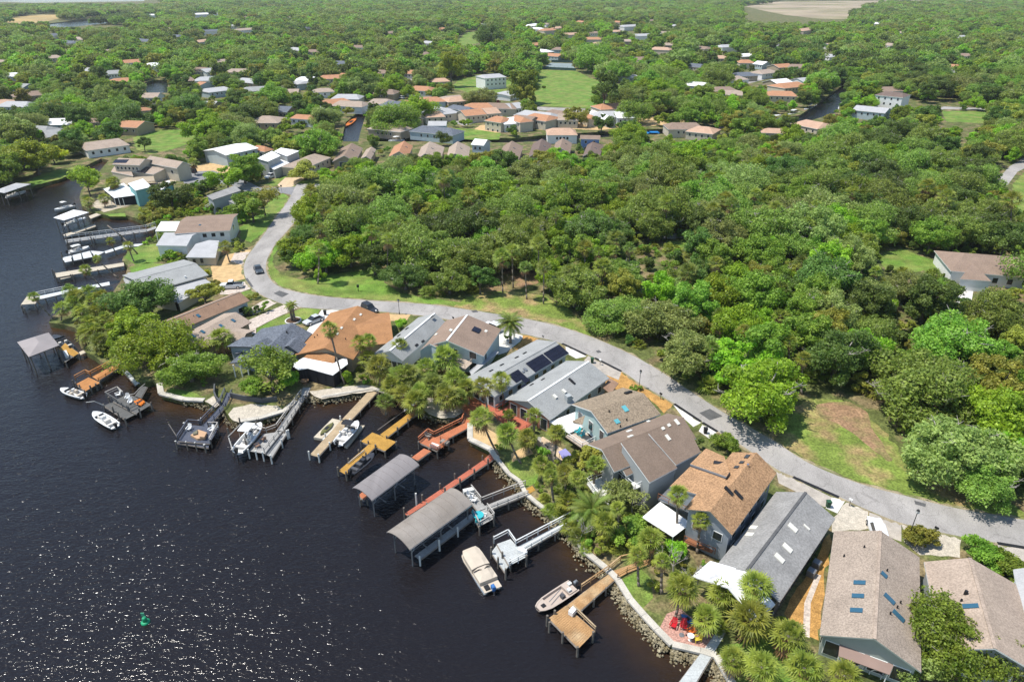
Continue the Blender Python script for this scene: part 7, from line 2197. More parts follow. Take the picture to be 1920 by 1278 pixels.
# shrubs standing apart
SHRUBS = [('rounded yellow-green shrub at the foot of the lower right street lamp', 1728, 1010, 32, 'hedge', 'olive'), ('long clipped dark hedge shrub beside the tan roof, left half', 1836, 1034, 40, 'hedge', 'mid'),
          ('long clipped dark hedge shrub beside the tan roof, right half', 1882, 1056, 38, 'hedge', 'mid'), ('clipped hedge beside the paver drive, near the brick end wall', 466, 586, 13, 'bush_b', 'dark'), ('clipped hedge beside the paver drive, right of the other', 478, 582, 11, 'bush_a', 'dark'),
          ('round shrub at the corner of the paver drive', 494, 577, 10, 'bush_c', 'mid'), ('yellowish garden shrub at the mailbox lawn', 472, 556, 10, 'bush_a', 'olive'), ('low spiky shrub by the brown roof corner', 1305, 830, 14, 'bush_c', 'dark'),
          ('green shrub on the sandy yard beside the pickup', 402, 530, 12, 'bush_a', 'olive'), ('flowering shrub on the sandy yard near the garage', 392, 512, 10, 'bush_b', 'yellow'), ('bright low shrub on the roadside lawn', 596, 520, 16, 'bush_b', 'bright'),
          ('shrub at the shell point wall', 600, 700 - 0, 1, 'bush_c', 'mid'), ('broad leaved green shrub right of the screened porch', 655, 705, 18, 'bush_b', 'bright'), ('potted green shrub on the red deck terrace', 1008, 790, 14, 'bush_c', 'mid'),
          ('shrub beneath the feathery date palm', 952, 632, 8, 'bush_c', 'mid'), ('shrub at the house end of the olive roof near the street', 1192, 727, 12, 'bush_a', 'mid'), ('shrubs by the white garage', 440, 455, 13, 'bush_b', 'dark'),
          ('low yellow shrub in the sandy bed by the street', 710, 592, 9, 'bush_a', 'olive'),
          ('leafy shrub against the white wing, nearest the river', 318, 478, 15, 'bush_b', 'mid'), ('leafy shrub against the white wing, middle of three', 333, 475, 16, 'bush_a', 'bright'), ('leafy shrub against the white wing, nearest the garage', 346, 486, 13, 'bush_b', 'dark'),
          ('reddish-olive shrub at the garage corner by the street', 448, 462, 13, 'bush_a', 'olive')]
for lab, x, y, r, key, lf in SHRUBS:
    if r < 5: continue
    t, rr = tree_at('shrub', lab, 'shrub', x, y, r, key, lf)
    t.children[1].name = 'foliage'

# palms: (crown px, foot px, crown radius px)
SHORE_PALMS = [
    ('tall slim palm crossing the orange roof', (618, 616), (646, 719), 17), ('left of the palm pair between the orange and grey roofs', (674, 642), (690, 692), 17), ('right of the palm pair between the orange and grey roofs', (691, 639), (697, 692), 17),
    ('slim palm before the pale grey roof', (750, 649), (764, 683), 15), ('palm beside the red deck, left of two over the solar house', (906, 723), (920, 790), 20), ('palm beside the red deck, right of two over the solar house', (939, 712), (947, 760), 17),
    ('leaning palm with a big crown above the sandy bed', (902, 783), (937, 853), 23), ('leaning palm behind the long red dock foot', (951, 812), (978, 868), 24), ('short palm on the red deck terrace', (954, 777), (957, 797), 13),
    ('palm beside the timber fence', (988, 821), (992, 848), 18), ('straight palm in front of the white awning by the olive roof', (1044, 811), (1038, 876), 20),
    ('palm below the timber fence', (1014, 872), (1018, 900), 20), ('palm right of the fence palm on the lawn', (1060, 886), (1060, 925), 20), ('palm before the white terrace', (1117, 871), (1111, 920), 18),
    ('bushy palm by the grey gangway foot', (1065, 940), (1070, 962), 20), ('tall palm in front of the mottled orange roof', (1272, 926), (1269, 1005), 20), ('palm at the corner of the mottled orange roof', (1314, 975), (1307, 1036), 20),
    ('wide palm beside the brown dock foot', (1220, 1012), (1222, 1045), 28), ('palm among the shore shrubs above the brown dock', (1135, 980), (1135, 1015), 24), ('palm standing on the brick patio', (1280, 1104), (1265, 1160), 29),
    ('palm between the patio and the white porch roof', (1325, 1158), (1325, 1195), 28), ('dark palm under the edge of the white porch roof', (1354, 1112), (1350, 1150), 26), ('palm over the white porch roof', (1418, 1097), (1420, 1160), 28),
    ('broad palm below the white porch roof', (1408, 1160), (1408, 1200), 42), ('palm beside the mulch path', (1478, 1192), (1478, 1228), 32), ('palm at the bottom edge, left of three', (1428, 1250), (1428, 1290), 34),
    ('palm at the bottom edge, middle of three', (1508, 1252), (1508, 1290), 34), ('palm at the bottom edge, right of three', (1584, 1266), (1584, 1300), 30), ('palm at the bottom edge by the seawall', (1375, 1235), (1378, 1265), 26),
    ('slender palm above the grey gangway foot', (1032, 892), (1040, 946), 15), ('slender palm left of the arching date palm', (1084, 896), (1090, 952), 16), ('slender palm right of the arching date palm', (1158, 952), (1160, 1012), 16),
    ('slender palm beside the twiggy tree by the brown dock', (1242, 1050), (1240, 1112), 18), ('slender palm on the lawn by the brown dock', (1196, 1040), (1198, 1098), 17), ('slender palm between the red deck terrace and the fence', (1000, 778), (1004, 838), 15),
    ('queenly palm beside the tan roof', (415, 634), (422, 665), 22), ('leaning palm over the narrow white dock', (63, 556), (102, 598), 11), ('palm on the white dock, nearer the river', (207, 452), (219, 478), 9), ('palm on the small lawn behind the white dock', (240, 461), (251, 490), 10),
    ('short palm over the sand-coloured dock', (160, 505), (200, 545), 10), ('small palm over the white dock head', (182, 485), (222, 520), 9), ('palm by the white garage', (422, 462), (431, 492), 12), ('left palm at the screened porch by the inlet', (208, 344), (222, 372), 12), ('right palm at the screened porch by the inlet', (214, 340), (228, 370), 10),
    ('palm on the point left of the inlet', (165, 378), (170, 394), 13), ('palm on the bank left of the teal-walled house', (195, 372), (197, 388), 12), ('tall palm at the grey spur head', (362, 305), (366, 328), 10),
]
for i, (lab, c, f, r) in enumerate(SHORE_PALMS):
    palm_px('sabal palm: ' + lab if False else lab, c, f, rpx=r, variant=i)
CL = [(835, 671), (800, 691), (768, 704), (749, 705), (757, 740), (723, 752), (853, 712), (874, 726), (838, 742), (789, 735), (710, 687), (812, 722), (780, 752), (735, 722), (690, 672), (860, 745)]
side = ['leftmost', 'second from the left', 'third from the left', 'fourth from the left', 'fifth from the left', 'sixth from the left', 'seventh from the left', 'eighth from the left', 'eighth from the right', 'seventh from the right', 'sixth from the right', 'fifth from the right', 'fourth from the right', 'third from the right', 'second from the right', 'rightmost']
CL.sort()
for i, c in enumerate(CL):
    palm_px(side[i] + ' palm in the thicket by the tan dock', c, (c[0] + random.uniform(-6, 6), c[1] + random.uniform(22, 36)), rpx=random.uniform(18, 25), variant=i, group='palms of the thicket by the tan dock', dark=i % 4 == 2)
CL = [(145, 557), (168, 550), (190, 557), (137, 569), (153, 586), (180, 583), (197, 596), (168, 607), (177, 620), (116, 578), (160, 628), (205, 575), (212, 610), (188, 640), (130, 545), (176, 565)]
CL.sort()
for i, c in enumerate(CL):
    palm_px(side[i] + ' palm in the dense clump on the left shore', c, (c[0] + random.uniform(-4, 8), c[1] + random.uniform(16, 26)), rpx=random.uniform(15, 20), variant=i, group='palms of the left shore clump', dark=i % 5 == 1)
CL = [(598, 467), (600, 431), (637, 421), (727, 449), (606, 388), (941, 482), (960, 470), (1020, 500), (618, 404), (655, 405), (985, 500), (1130, 500), (1394, 620), (1350, 590), (1480, 640), (1250, 380), (1042, 400), (1150, 470), (640, 375), (860, 380), (905, 400), (700, 360), (1290, 510), (1545, 560), (1010, 455), (670, 350), (780, 375), (1650, 560)]
pr = random.Random(9)
while len(CL) < 64:
    c = (pr.uniform(560, 1900), pr.uniform(330, 690))
    pb = P(c[0], c[1] + 35)
    if c[1] > 400 + (c[0] - 560) * .33 or c[0] > 1700 and 430 < c[1] < 560: continue
    CL.append(c)
for i, (c, lab) in enumerate(zip(CL, rank_labels([('sabal palm', c, True) for c in CL]))):
    palm_px(lab, c, (c[0] + random.uniform(-3, 3), c[1] + random.uniform(50, 72)), rpx=random.uniform(13, 18), variant=i, group='palms in the wood', dark=i % 3 == 1)

feather_palm('date_palm', 'feathery date palm on the white shell yard by the street', P(957, 643), 4.4, 3.3, 46, FROND, PALMD)
for lb, q, hh in (('left queen palm in the round planter', (548, 602), 3.6), ('right queen palm in the round planter', (553, 603), 4.0)):
    t = feather_palm('queen_palm', lb, P(*q), hh, 1.9, 18, FROND_Q, PALML)
feather_palm('date_palm', 'low date palm with arching fronds above the seawall', P(1108, 985), 2.6, 3.6, 40, FROND, PALML)
for i, (lab, q, hh) in enumerate((('bare grey shrub hanging over the seawall beside the pale grey dock', (1088, 1010), 3.4), ('bare twiggy tree between the brown dock and the white porch', (1262, 1078), 4.2), ('bare twiggy tree under the white porch corner', (1300, 1100), 3.8), ('leafless grey tree by the white terrace', (1185, 965), 4.0))):
    t = dead_tree(lab, P(*q), hh, 70 + i)
t = dead_tree('headless dead palm trunk leaning over the inlet', P(258, 476), .3, 5)
b0 = P(258, 476); c0 = Vector((P(225, 412, 9).x, b0.y - 1, 9.5))
bpy.data.objects.remove(t.children[0]); MB().path([b0, b0.lerp(c0, .5) + Vector((.3, 0, .6)), c0], [.22, .17, .15], 7).build('trunk', PBARK, t, True)

# ---- the wood itself
g = np.random.default_rng(3)
NEARW = np.array([(p.x, p.y) for p in [P(*q) for q in [(615, 362), (590, 398), (562, 430), (542, 455), (530, 482), (528, 505), (560, 514), (600, 512), (650, 505), (712, 500), (725, 540), (765, 556), (830, 562), (888, 566), (905, 545), (925, 525), (960, 500), (1000, 505), (1020, 545), (1058, 585), (1120, 622), (1180, 650), (1250, 690), (1330, 738), (1385, 775), (1440, 800), (1500, 790), (1520, 745), (1600, 735), (1655, 795), (1700, 860), (1790, 915), (1860, 945), (1960, 965), (2600, 1035), (2600, 420), (1930, 420), (1885, 380), (1860, 320), (1740, 275), (1640, 255), (1560, 262), (1400, 268), (1300, 285), (1180, 300), (1110, 308), (1000, 312), (900, 316), (800, 316), (720, 318), (660, 345), (625, 352)]]])


def scatter(poly, spacing, jitter, n):
    lo, hi = poly.min(0), poly.max(0)
    pts = []
    cell = spacing
    gx = np.arange(lo[0], hi[0], cell); gy = np.arange(lo[1], hi[1], cell)
    X, Y = np.meshgrid(gx, gy)
    X = X + (np.arange(len(gy)) % 2 * cell / 2)[:, None]
    X = X.ravel() + g.uniform(-jitter, jitter, X.size) * cell; Y = Y.ravel() + g.uniform(-jitter, jitter, Y.size) * cell
    k = inside(X, Y, poly)
    return X[k], Y[k]


def clear_of(X, Y, margin):
    ok = np.ones(len(X), bool)
    for pl in EXCL:
        pl = np.array(pl)
        lo, hi = pl.min(0) - margin, pl.max(0) + margin
        m = (X > lo[0]) & (X < hi[0]) & (Y > lo[1]) & (Y < hi[1]) & ok
        if not m.any(): continue
        i = np.where(m)[0]
        bad = inside(X[i], Y[i], pl)
        if margin: bad |= seg_dist(X[i], Y[i], pl, True) < margin
        ok[i[bad]] = False
    for hp in HOLES:
        pl = np.array([(p.x, p.y) for p in hp])
        m = np.where(ok)[0]
        bad = inside(X[m], Y[m], pl) | (seg_dist(X[m], Y[m], pl, True) < margin)
        ok[m[bad]] = False
    return ok


def project(X, Y, Z):
    d = Y * CP + (CAMH - Z) * SP
    up = Y * SP - (CAMH - Z) * CP
    return IW / 2 + FPX * X / d, IH / 2 - FPX * up / d, d


# open spots of the photograph: field, lawns, water, court (x0, y0, x1, y1)
KEEP += [(1015, 118, 1078, 135), (1010, 135, 1110, 200), (858, 64, 898, 80), (270, 150, 315, 178), (95, 41, 232, 48), (24, 31, 112, 38), (250, 245, 345, 285), (848, 142, 955, 178),
         (640, 215, 680, 270), (1395, 8, 1590, 38), (1555, 178, 1578, 205), (1490, 208, 1535, 222), (1300, 240, 1370, 250), (1765, 208, 1850, 232), (1700, 180, 1800, 195), (1872, 300, 1920, 350), (1900, 345, 1925, 410), (1640, 478, 1780, 506), (1205, 236, 1262, 252), (720, 252, 790, 272),
         (890, 215, 950, 258), (970, 236, 1150, 258), (1180, 430, 1285, 470), (850, 246, 940, 258), (1400, 136, 1450, 156), (1800, 535, 1830, 565), (745, 175, 765, 190), (112, 300, 150, 340), (-200, -30, 300, 4)]


def open_view(X, Y, R_, H_):
    """True where a crown would not stand before one of the open spots"""
    ok = np.ones(len(X), bool)
    for zf in (.55, .95):
        u, v, d = project(X, Y, LZ + H_ * zf)
        r = R_ * FPX / d * .62
        for (x0, y0, x1, y1) in KEEP:
            ok &= ~((u > x0 - r) & (u < x1 + r) & (v > y0 - (r * .3)) & (v < y1 + r * .3))
    return ok


# ---- more roofs that peep out of the wood in the distance
FR = random.Random(21)
spots = []
for (x0, y0, x1, y1, n_) in ((0, 60, 260, 200, 14), (260, 60, 640, 200, 20), (560, 120, 800, 190, 8), (640, 30, 1000, 60, 4), (1000, 36, 1290, 110, 20), (1290, 80, 1560, 170, 16), (1560, 40, 1900, 170, 8), (40, 205, 260, 250, 4), (880, 190, 1180, 240, 14), (650, 170, 900, 240, 10), (1180, 215, 1300, 245, 4), (300, 20, 640, 60, 6), (660, 60, 820, 150, 6), (560, 300, 720, 318, 0)):
    for _ in range(n_):
        for _try in range(30):
            x, y = FR.uniform(x0, x1), FR.uniform(y0, y1)
            p = P(x, y + 6)
            if all(math.hypot(x - a, (y - b_) * 2) > 24 for a, b_ in spots) and clear_of(np.array([p.x]), np.array([p.y]), 5)[0]:
                spots.append((x, y)); break
RFN = {'white': 'white roofed', 'lgray': 'pale grey roofed', 'terra': 'terracotta roofed', 'tan': 'tan roofed', 'mbrown': 'brown roofed', 'slate': 'slate roofed', 'peach': 'peach roofed', 'gray': 'grey roofed'}
rfs = [FR.choice(['white', 'lgray', 'lgray', 'terra', 'terra', 'tan', 'tan', 'mbrown', 'slate', 'peach', 'gray', 'mbrown']) for _ in spots]
for (x, y), rf, lab in zip(spots, rfs, rank_labels([(RFN[r_] + ' house', sp_, False) for r_, sp_ in zip(rfs, spots)])):
    h = House(lab, (x, y + 8), FR.choice(['white', 'cream', 'lblue', 'tan']), group='roofs in the distant wood')
    w_ = FR.uniform(8, 15) * FPX / depth(P(x, y)) / 2
    tl = FR.uniform(-.12, .12) * w_
    hp = FR.choice([0, 3, 4])
    wpx = y + 6 + 5 * FPX / depth(P(x, y)) * .2
    B = h.gable((x - w_, y - tl), (x + w_, y + tl), 7.0, None, 5.0, (x, wpx + 4), 5.0, rf, hip=(hp, hp), inset=.35, wmax=6.5)
    h.row(B, 'r', 4, 3.6, .9, 1.1)
    KEEP.append((x - w_ * .9, y - 1.5, x + w_ * .7, y + 3.5))

KINDS = [('oak_a', 'oak'), ('oak_b', 'oak'), ('oak_c', 'moss'), ('hard_a', 'mid'), ('hard_b', 'bright'), ('hard_c', 'mid'), ('hard_d', 'dark'), ('oak_a', 'dark'), ('oak_b', 'moss'), ('hard_c', 'bright'), ('hard_b', 'olive'), ('hard_a', 'dark'), ('hard_d', 'mid'), ('hard_a', 'olive'), ('oak_c', 'mid')]
KW = np.array([9, 9, 5, 10, 11, 10, 5, 5, 5, 11, 9, 5, 8, 5, 7], float); KW /= KW.sum()
DESC = {'oak': 'grey-green oak', 'moss': 'pale moss-hung oak', 'mid': 'mid-green tree', 'bright': 'bright green tree', 'dark': 'dark green tree', 'olive': 'olive tinted tree', 'lime': 'lime green tree'}

WX, WY, WK, WS = [], [], [], []
X, Y = scatter(NEARW, 6.0, .45, 0)
k = g.choice(len(KINDS), len(X), p=KW)
# broad zones: bright stands, dark stands and mossy oaks gather together
zone = np.sin(X * .021 + 1.3) + np.sin(Y * .026 - X * .012) + .6 * np.sin(X * .06 + Y * .05)
for i in range(len(X)):
    if zone[i] > .9 and g.random() < .6: k[i] = g.choice([4, 9, 3, 13])
    elif zone[i] < -1.0 and g.random() < .6: k[i] = g.choice([6, 7, 11, 0, 1])
uu0, vv0, _ = project(X, Y, np.full(len(X), 6.0))
k = np.where((uu0 > 715) & (uu0 < 1000) & (vv0 > 420), g.choice([0, 1, 7, 14], len(X)), k)     # oaks gather at the lawn corner
sc = g.uniform(.6, 1.3, len(X)) * np.where(k % 15 < 3, 1.0, .95)
rad = np.array([SHAPES[KINDS[a][0]][2] for a in k]) * sc; top = np.array([SHAPES[KINDS[a][0]][4] for a in k]) * sc
ok = clear_of(X, Y, 1.2) & open_view(X, Y, rad, top)
meadow = np.array([(p.x, p.y) for p in [P(*q) for q in [(1470, 780), (1530, 745), (1620, 745), (1680, 830), (1760, 895), (1880, 945), (1700, 925), (1560, 870)]]])
ok &= seg_dist(X, Y, meadow, True) > rad * .75
ok &= (uu0 > 700) | (seg_dist(X, Y, np.array(EXCL[0]), True) > rad * .8)
for (px_, py_, r_) in placed: ok &= np.hypot(X - px_, Y - py_) > (r_ + rad) * .55
# big oaks need room
order = np.argsort(-rad); keepm = np.zeros(len(X), bool)
acc = []
for i in order:
    if not ok[i]: continue
    if all((X[i] - a) ** 2 + (Y[i] - b_) ** 2 > (.56 * (rad[i] + c_)) ** 2 for a, b_, c_ in acc):
        keepm[i] = True; acc.append((X[i], Y[i], rad[i]))
wood = [(X[i], Y[i], k[i], sc[i]) for i in np.where(keepm)[0]]

# ---- trees among the houses and beyond, out to the horizon
far = []
FANG = 0.80
d0 = 205.0
while d0 < 6500:
    step = 8.6 if d0 < 700 else 8.6 + (d0 - 700) * .013
    xs = np.arange(-FANG * d0 - 20, FANG * d0 + 20, step)
    xs = xs + g.uniform(-.45, .45, len(xs)) * step; ys = d0 + g.uniform(-.45, .45, len(xs)) * step
    far.append(np.stack([xs, ys, np.full(len(xs), step)], 1))
    d0 += step * .9
far = np.concatenate(far)
fx, fy, fs = far.T
ok = clear_of(fx, fy, 1.0)
ok &= ~inside(fx, fy, NEARW)
landp = np.array([(p.x, p.y) for p in far_ring])
ok &= inside(fx, fy, landp)
near_sh = (fy < 330)
sd = np.full(len(fx), 1e9); sd[near_sh] = seg_dist(fx[near_sh], fy[near_sh], GR_SHORE); ok &= sd > 3
fk = g.choice(len(KINDS), len(fx), p=KW)
zone = np.sin(fx * .013 + 1.3) + np.sin(fy * .010 - fx * .006) + .6 * np.sin(fx * .031 + fy * .02)
dk = g.random(len(fx))
fk = np.where((zone > .9) & (dk < .5), g.choice([4, 9, 3, 5], len(fx)), fk)
fk = np.where((zone < -.7) & (dk < .6), g.choice([6, 7, 11, 0], len(fx)), fk)
fsc = np.where(g.random(len(fx)) < .3, g.uniform(1.1, 1.6, len(fx)), g.uniform(.6, 1.1, len(fx))) * np.maximum(1, fs / 8.2 * .8)
fsc = np.minimum(fsc, 3.2)
frad = np.array([SHAPES[KINDS[a][0]][2] for a in fk]) * fsc
fzs = np.where(fsc > 1.2, 1.2 / fsc + .12, 1.0)
ftop = np.array([SHAPES[KINDS[a][0]][4] for a in fk]) * fsc * fzs
ok &= open_view(fx, fy, frad, ftop)
# thin out where gardens and yards show
dens = np.where(fy < 420, .80, .97)
ok &= g.random(len(fx)) < dens
for (px_, py_, r_) in placed:
    if py_ > 190: ok &= np.hypot(fx - px_, fy - py_) > (r_ + frad) * .5
u_, v_, dd_ = project(fx, fy, np.full(len(fx), 8.0))
ok &= (u_ > -120) & (u_ < IW + 120)
# keep yards between shore houses and the street free: this strip is planted by hand
hand = np.array([(p.x, p.y) for p in [P(*q) for q in [(300, 730), (150, 640), (230, 500), (160, 395), (200, 330), (330, 325), (400, 330), (480, 345), (560, 350), (470, 470), (500, 560), (690, 590), (1000, 640), (1400, 850), (2000, 1040), (1500, 1400)]]])
ok &= ~inside(fx, fy, hand)
farl = [(fx[i], fy[i], fk[i], fsc[i], fzs[i]) for i in np.where(ok)[0]]
alltrees = [(a, b_, c_, s_, 1.0) for a, b_, c_, s_ in wood] + farl
size = np.array([SHAPES[KINDS[t_[2]][0]][2] * t_[3] / math.hypot(t_[0], t_[1], CAMH) * (1.0 if -20 < proj(Vector((t_[0], t_[1], 6)))[0] < 1940 and proj(Vector((t_[0], t_[1], 10)))[1] < 1290 else .01) for t_ in alltrees])
order = np.argsort(-size)
picked = [(j, alltrees[j]) for j in order[:240]]
names_ = rank_labels([(DESC[KINDS[t_[2]][1]], proj(Vector((t_[0], t_[1], 6))), j < len(wood)) for j, t_ in picked])
for (j, (a, b_, kk, s_, z_)), lab in zip(picked, names_):
    key, lf = KINDS[kk]
    tree('oak_tree' if key.startswith('oak') else 'broadleaf_tree', lab, 'tree', Vector((a, b_, LZ)), key, lf, s_, group='trees of the roadside wood' if j < len(wood) else 'trees among the far houses', zs=z_ * g.uniform(.9, 1.1))
rest = [alltrees[j] for j in order[240:]]

# low garden trees between the far houses
KINDS += [('small_a', 'mid'), ('small_b', 'bright'), ('small_a', 'olive'), ('small_b', 'dark'), ('small_a', 'bright')]
gx = g.uniform(-270, 330, 4200); gy = g.uniform(205, 560, 4200)
gk = g.integers(15, 20, 4200); gs = g.uniform(.6, 1.35, 4200)
ok = clear_of(gx, gy, .4) & ~inside(gx, gy, hand) & inside(gx, gy, landp) & (seg_dist(gx, gy, GR_SHORE) > 2.5) & open_view(gx, gy, gs * 2.4, gs * 4.4)
rest += [(gx[i], gy[i], gk[i], gs[i], 1.0) for i in np.where(ok)[0]]

# the remaining trees: one mass, a mesh of points that geometry nodes fill with whole trees
pcol = bpy.data.collections.new('wood_tree_kinds')
for n_, (key, lf) in enumerate(KINDS):
    me, tr, Rr, cb, tp = SHAPES[key]
    V = np.zeros(len(me.vertices) * 3, np.float32); me.vertices.foreach_get('co', V); V = V.reshape(-1, 4, 3)
    mi = np.zeros(len(me.polygons), np.int32); me.polygons.foreach_get('material_index', mi)
    me2 = quads_mesh(f'wood_tree_{n_:02d}', V.reshape(-1, 3), len(mi), [LEAF[lf], HANG], mi)
    o = bpy.data.objects.new(f'wood_tree_kind_{chr(97 + n_)}', me2)
    pcol.objects.link(o)
    # a lighter tree of the same kind for the far distance
    keep_ = np.random.default_rng(n_).random(len(mi)) < .22
    c_ = V[keep_].mean(1, keepdims=True)
    me3 = quads_mesh(f'wood_tree_far_{n_:02d}', (c_ + (V[keep_] - c_) * 2.0).reshape(-1, 3), int(keep_.sum()), [LEAF[lf], HANG], mi[keep_])
    o = bpy.data.objects.new(f'wood_tree_kind_{chr(97 + n_)}_far', me3)
    pcol.objects.link(o)


def gn_scatter(name, pts, scl, sclz, rot, pid, coll, label, cat):
    me = bpy.data.meshes.new(name)
    me.vertices.add(len(pts)); me.vertices.foreach_set('co', np.asarray(pts, np.float32).ravel())
    for nm, arr, ty in (('scl', scl, 'FLOAT'), ('sclz', sclz, 'FLOAT'), ('rot', rot, 'FLOAT'), ('pid', pid, 'INT')):
        at = me.attributes.new(nm, ty, 'POINT'); at.data.foreach_set('value', np.asarray(arr, np.int32 if ty == 'INT' else np.float32))
    o = tag(link(name, me), label, cat, kind='stuff')
    ng = bpy.data.node_groups.new(name, 'GeometryNodeTree')
    ng.interface.new_socket('Geometry', in_out='INPUT', socket_type='NodeSocketGeometry'); ng.interface.new_socket('Geometry', in_out='OUTPUT', socket_type='NodeSocketGeometry')
    N, L = ng.nodes, ng.links
    gi, go = N.new('NodeGroupInput'), N.new('NodeGroupOutput')
    ci = N.new('GeometryNodeCollectionInfo'); ci.inputs['Collection'].default_value = coll; ci.inputs['Separate Children'].default_value = True; ci.inputs['Reset Children'].default_value = True
    ip = N.new('GeometryNodeInstanceOnPoints'); ip.inputs['Pick Instance'].default_value = True
    na = {}
    for nm, ty in (('scl', 'FLOAT'), ('sclz', 'FLOAT'), ('rot', 'FLOAT'), ('pid', 'INT')):
        a_ = N.new('GeometryNodeInputNamedAttribute'); a_.data_type = ty; a_.inputs['Name'].default_value = nm; na[nm] = a_.outputs['Attribute']
    cr, cs = N.new('ShaderNodeCombineXYZ'), N.new('ShaderNodeCombineXYZ')
    L.new(na['rot'], cr.inputs['Z'])
    for ax, nm in (('X', 'scl'), ('Y', 'scl'), ('Z', 'sclz')): L.new(na[nm], cs.inputs[ax])
    L.new(gi.outputs[0], ip.inputs['Points']); L.new(ci.outputs[0], ip.inputs['Instance']); L.new(na['pid'], ip.inputs['Instance Index'])
    L.new(cr.outputs[0], ip.inputs['Rotation']); L.new(cs.outputs[0], ip.inputs['Scale']); L.new(ip.outputs[0], go.inputs[0])
    md = o.modifiers.new('scatter', 'NODES'); md.node_group = ng
    return o


pts = [(a, b_, LZ) for a, b_, *_ in rest]
pid = [2 * kk + (1 if b_ > 520 else 0) for a, b_, kk, *_ in rest]
gn_scatter('distant_wood', pts, [r_[3] for r_ in rest], [r_[3] * r_[4] for r_ in rest], g.uniform(0, 6.28, len(rest)), pid, pcol, 'wooded suburb stretching from the canals to the horizon', 'woodland')

# undergrowth: along the wood's edge, in yards, in the marsh
ucol = bpy.data.collections.new('undergrowth_kinds')
ui = 0
for key, lf in (('bush_a', 'mid'), ('bush_b', 'dark'), ('bush_c', 'olive'), ('bush_a', 'bright'), ('bush_b', 'olive'), ('bush_c', 'mid')):
    me = SHAPES[key][0].copy(); me.materials.clear(); me.materials.append(LEAF[lf])
    o = bpy.data.objects.new(f'undergrowth_kind_{chr(97 + ui)}', me); ucol.objects.link(o); ui += 1
for pi_, dk_ in enumerate((PALML, PALMD)):
    me = SABAL[pi_][0].copy(); me.materials.clear(); me.materials.append(dk_)
    me.transform(Matrix.Translation((0, 0, .45)))
    o = bpy.data.objects.new(f'undergrowth_kind_{chr(97 + ui)}', me); ucol.objects.link(o); ui += 1
UX, UY, US, UP = [], [], [], []


def fill(pxpoly, spacing, ids, s0, s1, margin=.3, dens=1.0):
    poly = np.array([(p.x, p.y) for p in [P(*q) for q in pxpoly]])
    X, Y = scatter(poly, spacing, .45, 0)
    k = clear_of(X, Y, margin) & (g.random(len(X)) < dens)
    for a, b_ in zip(X[k], Y[k]):
        UX.append(a); UY.append(b_); US.append(g.uniform(s0, s1)); UP.append(g.choice(ids))


allw = [tuple(q) for q in []]
X, Y = scatter(NEARW, 4.2, .45, 0)
kk_ = clear_of(X, Y, .8)
uu, vv, _ = project(X, Y, np.full(len(X), 2.0))
kk_ &= ~((uu > 905) & (uu < 1020) & (vv > 495) & (vv < 560))
for a, b_ in zip(X[kk_], Y[kk_]):
    UX.append(a); UY.append(b_); US.append(g.uniform(.8, 2.0)); UP.append(g.choice([0, 1, 2, 5, 1, 6, 7]))
fill([(1045, 985), (1075, 985), (1110, 1025), (1150, 1065), (1200, 1040), (1290, 1035), (1230, 990), (1120, 945), (1075, 900), (1040, 930), (1000, 935)], 2.0, [0, 2, 6, 7, 6, 6, 5], .6, 1.2)
fill([(985, 915), (1010, 905), (1030, 930), (1075, 985), (1120, 1030), (1150, 1062), (1135, 1070), (1098, 1036), (1072, 998), (1040, 970), (1000, 940)], 1.9, [6, 7, 0, 2, 5, 6], .7, 1.2)
fill([(900, 775), (945, 800), (990, 830), (960, 850), (935, 850), (905, 800)], 2.6, [6, 2, 0], .5, .9, dens=.6)
fill([(1180, 1060), (1240, 1050), (1330, 1060), (1320, 1110), (1270, 1140), (1235, 1120), (1225, 1085)], 2.4, [2, 4, 5, 6], .5, .9, dens=.7)
fill([(1330, 1130), (1440, 1120), (1470, 1170), (1480, 1240), (1400, 1290), (1360, 1235), (1345, 1190)], 2.2, [0, 6, 6, 3, 5], .6, 1.1, -.1 + .3)
fill([(720, 725), (800, 700), (860, 700), (880, 730), (850, 755), (790, 752), (720, 735)], 2.2, [6, 7, 4, 6, 2], .7, 1.1)
fill([(650, 690), (710, 680), (720, 725), (660, 722)], 2.2, [3, 6, 0], .5, .9)
fill([(118, 605), (200, 560), (240, 560), (250, 640), (230, 690), (190, 675), (155, 640), (150, 622)], 2.6, [6, 7, 0, 2, 4], .7, 1.2)
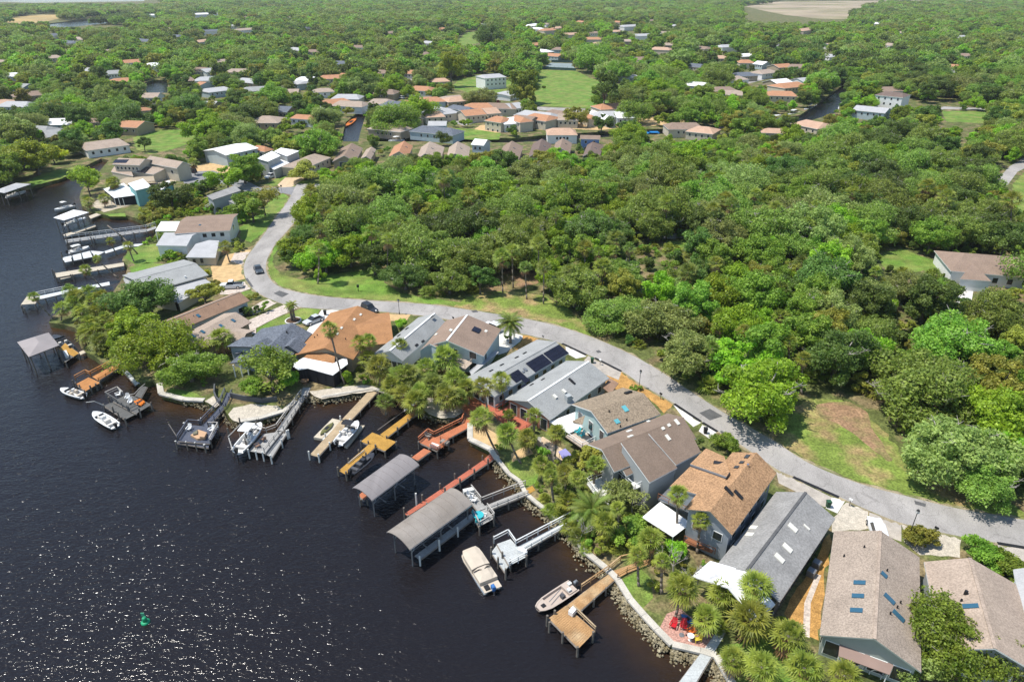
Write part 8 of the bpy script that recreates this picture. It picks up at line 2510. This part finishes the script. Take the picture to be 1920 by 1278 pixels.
fill([(240, 640), (330, 610), (400, 660), (380, 745), (300, 720), (240, 695)], 2.8, [0, 5, 2], .6, 1.1, dens=.7)
fill([(262, 412), (285, 385), (330, 368), (400, 378), (395, 402), (330, 410), (296, 424)], 1.9, [2, 4, 4, 3, 2], .7, 1.3, -.1, .9)
fill([(292, 395), (320, 360), (385, 350), (392, 372), (330, 385)], 3.0, [0, 1, 3, 5], 1.0, 2.0)
fill([(390, 395), (440, 385), (490, 372), (500, 395), (460, 430), (440, 410), (395, 405)], 2.6, [0, 1, 3, 5, 6], 1.0, 1.9)
fill([(355, 345), (440, 345), (480, 350), (470, 372), (452, 358), (440, 348), (395, 360)], 3, [0, 1, 5, 2], .9, 1.8)
fill([(270, 455), (310, 445), (345, 485), (330, 500), (300, 490)], 2.4, [0, 2, 5, 3], .7, 1.2)
fill([(940, 780), (1000, 780), (1060, 840), (1100, 870), (1150, 935), (1080, 930), (1010, 870), (985, 830)], 2.2, [0, 2, 5, 6], .6, 1.1, dens=.7)
fill([(440, 690), (560, 680), (560, 730), (470, 740)], 2.6, [3, 0, 5], .5, .9, dens=.6)
fill([(440, 330), (480, 315), (500, 330), (470, 345), (440, 345)], 3, [0, 5, 3], .9, 1.7)
gn_scatter('undergrowth', [(a, b_, LZ - .1) for a, b_ in zip(UX, UY)], US, US, g.uniform(0, 6.28, len(US)), UP, ucol, 'low shrubs and palmetto under the trees and in the gardens', 'undergrowth')

# ------------------------------------------------------------------ summer haze over the whole place
hz = MB()
hz.bx((0, 6900, 33), 17800, 14100, 72)
hm = bpy.data.materials.new('haze')
hm.use_nodes = True
hm.node_tree.nodes.clear()
hv = hm.node_tree.nodes.new('ShaderNodeVolumePrincipled')
hv.inputs['Color'].default_value = (0.86, 0.92, 1.0, 1)
hv.inputs['Density'].default_value = 0.00008
hv.inputs['Anisotropy'].default_value = 0.3
ho = hm.node_tree.nodes.new('ShaderNodeOutputMaterial')
hm.node_tree.links.new(hv.outputs[0], ho.inputs['Volume'])
tag(hz.build('haze', hm), 'thin summer haze', 'haze', kind='stuff')
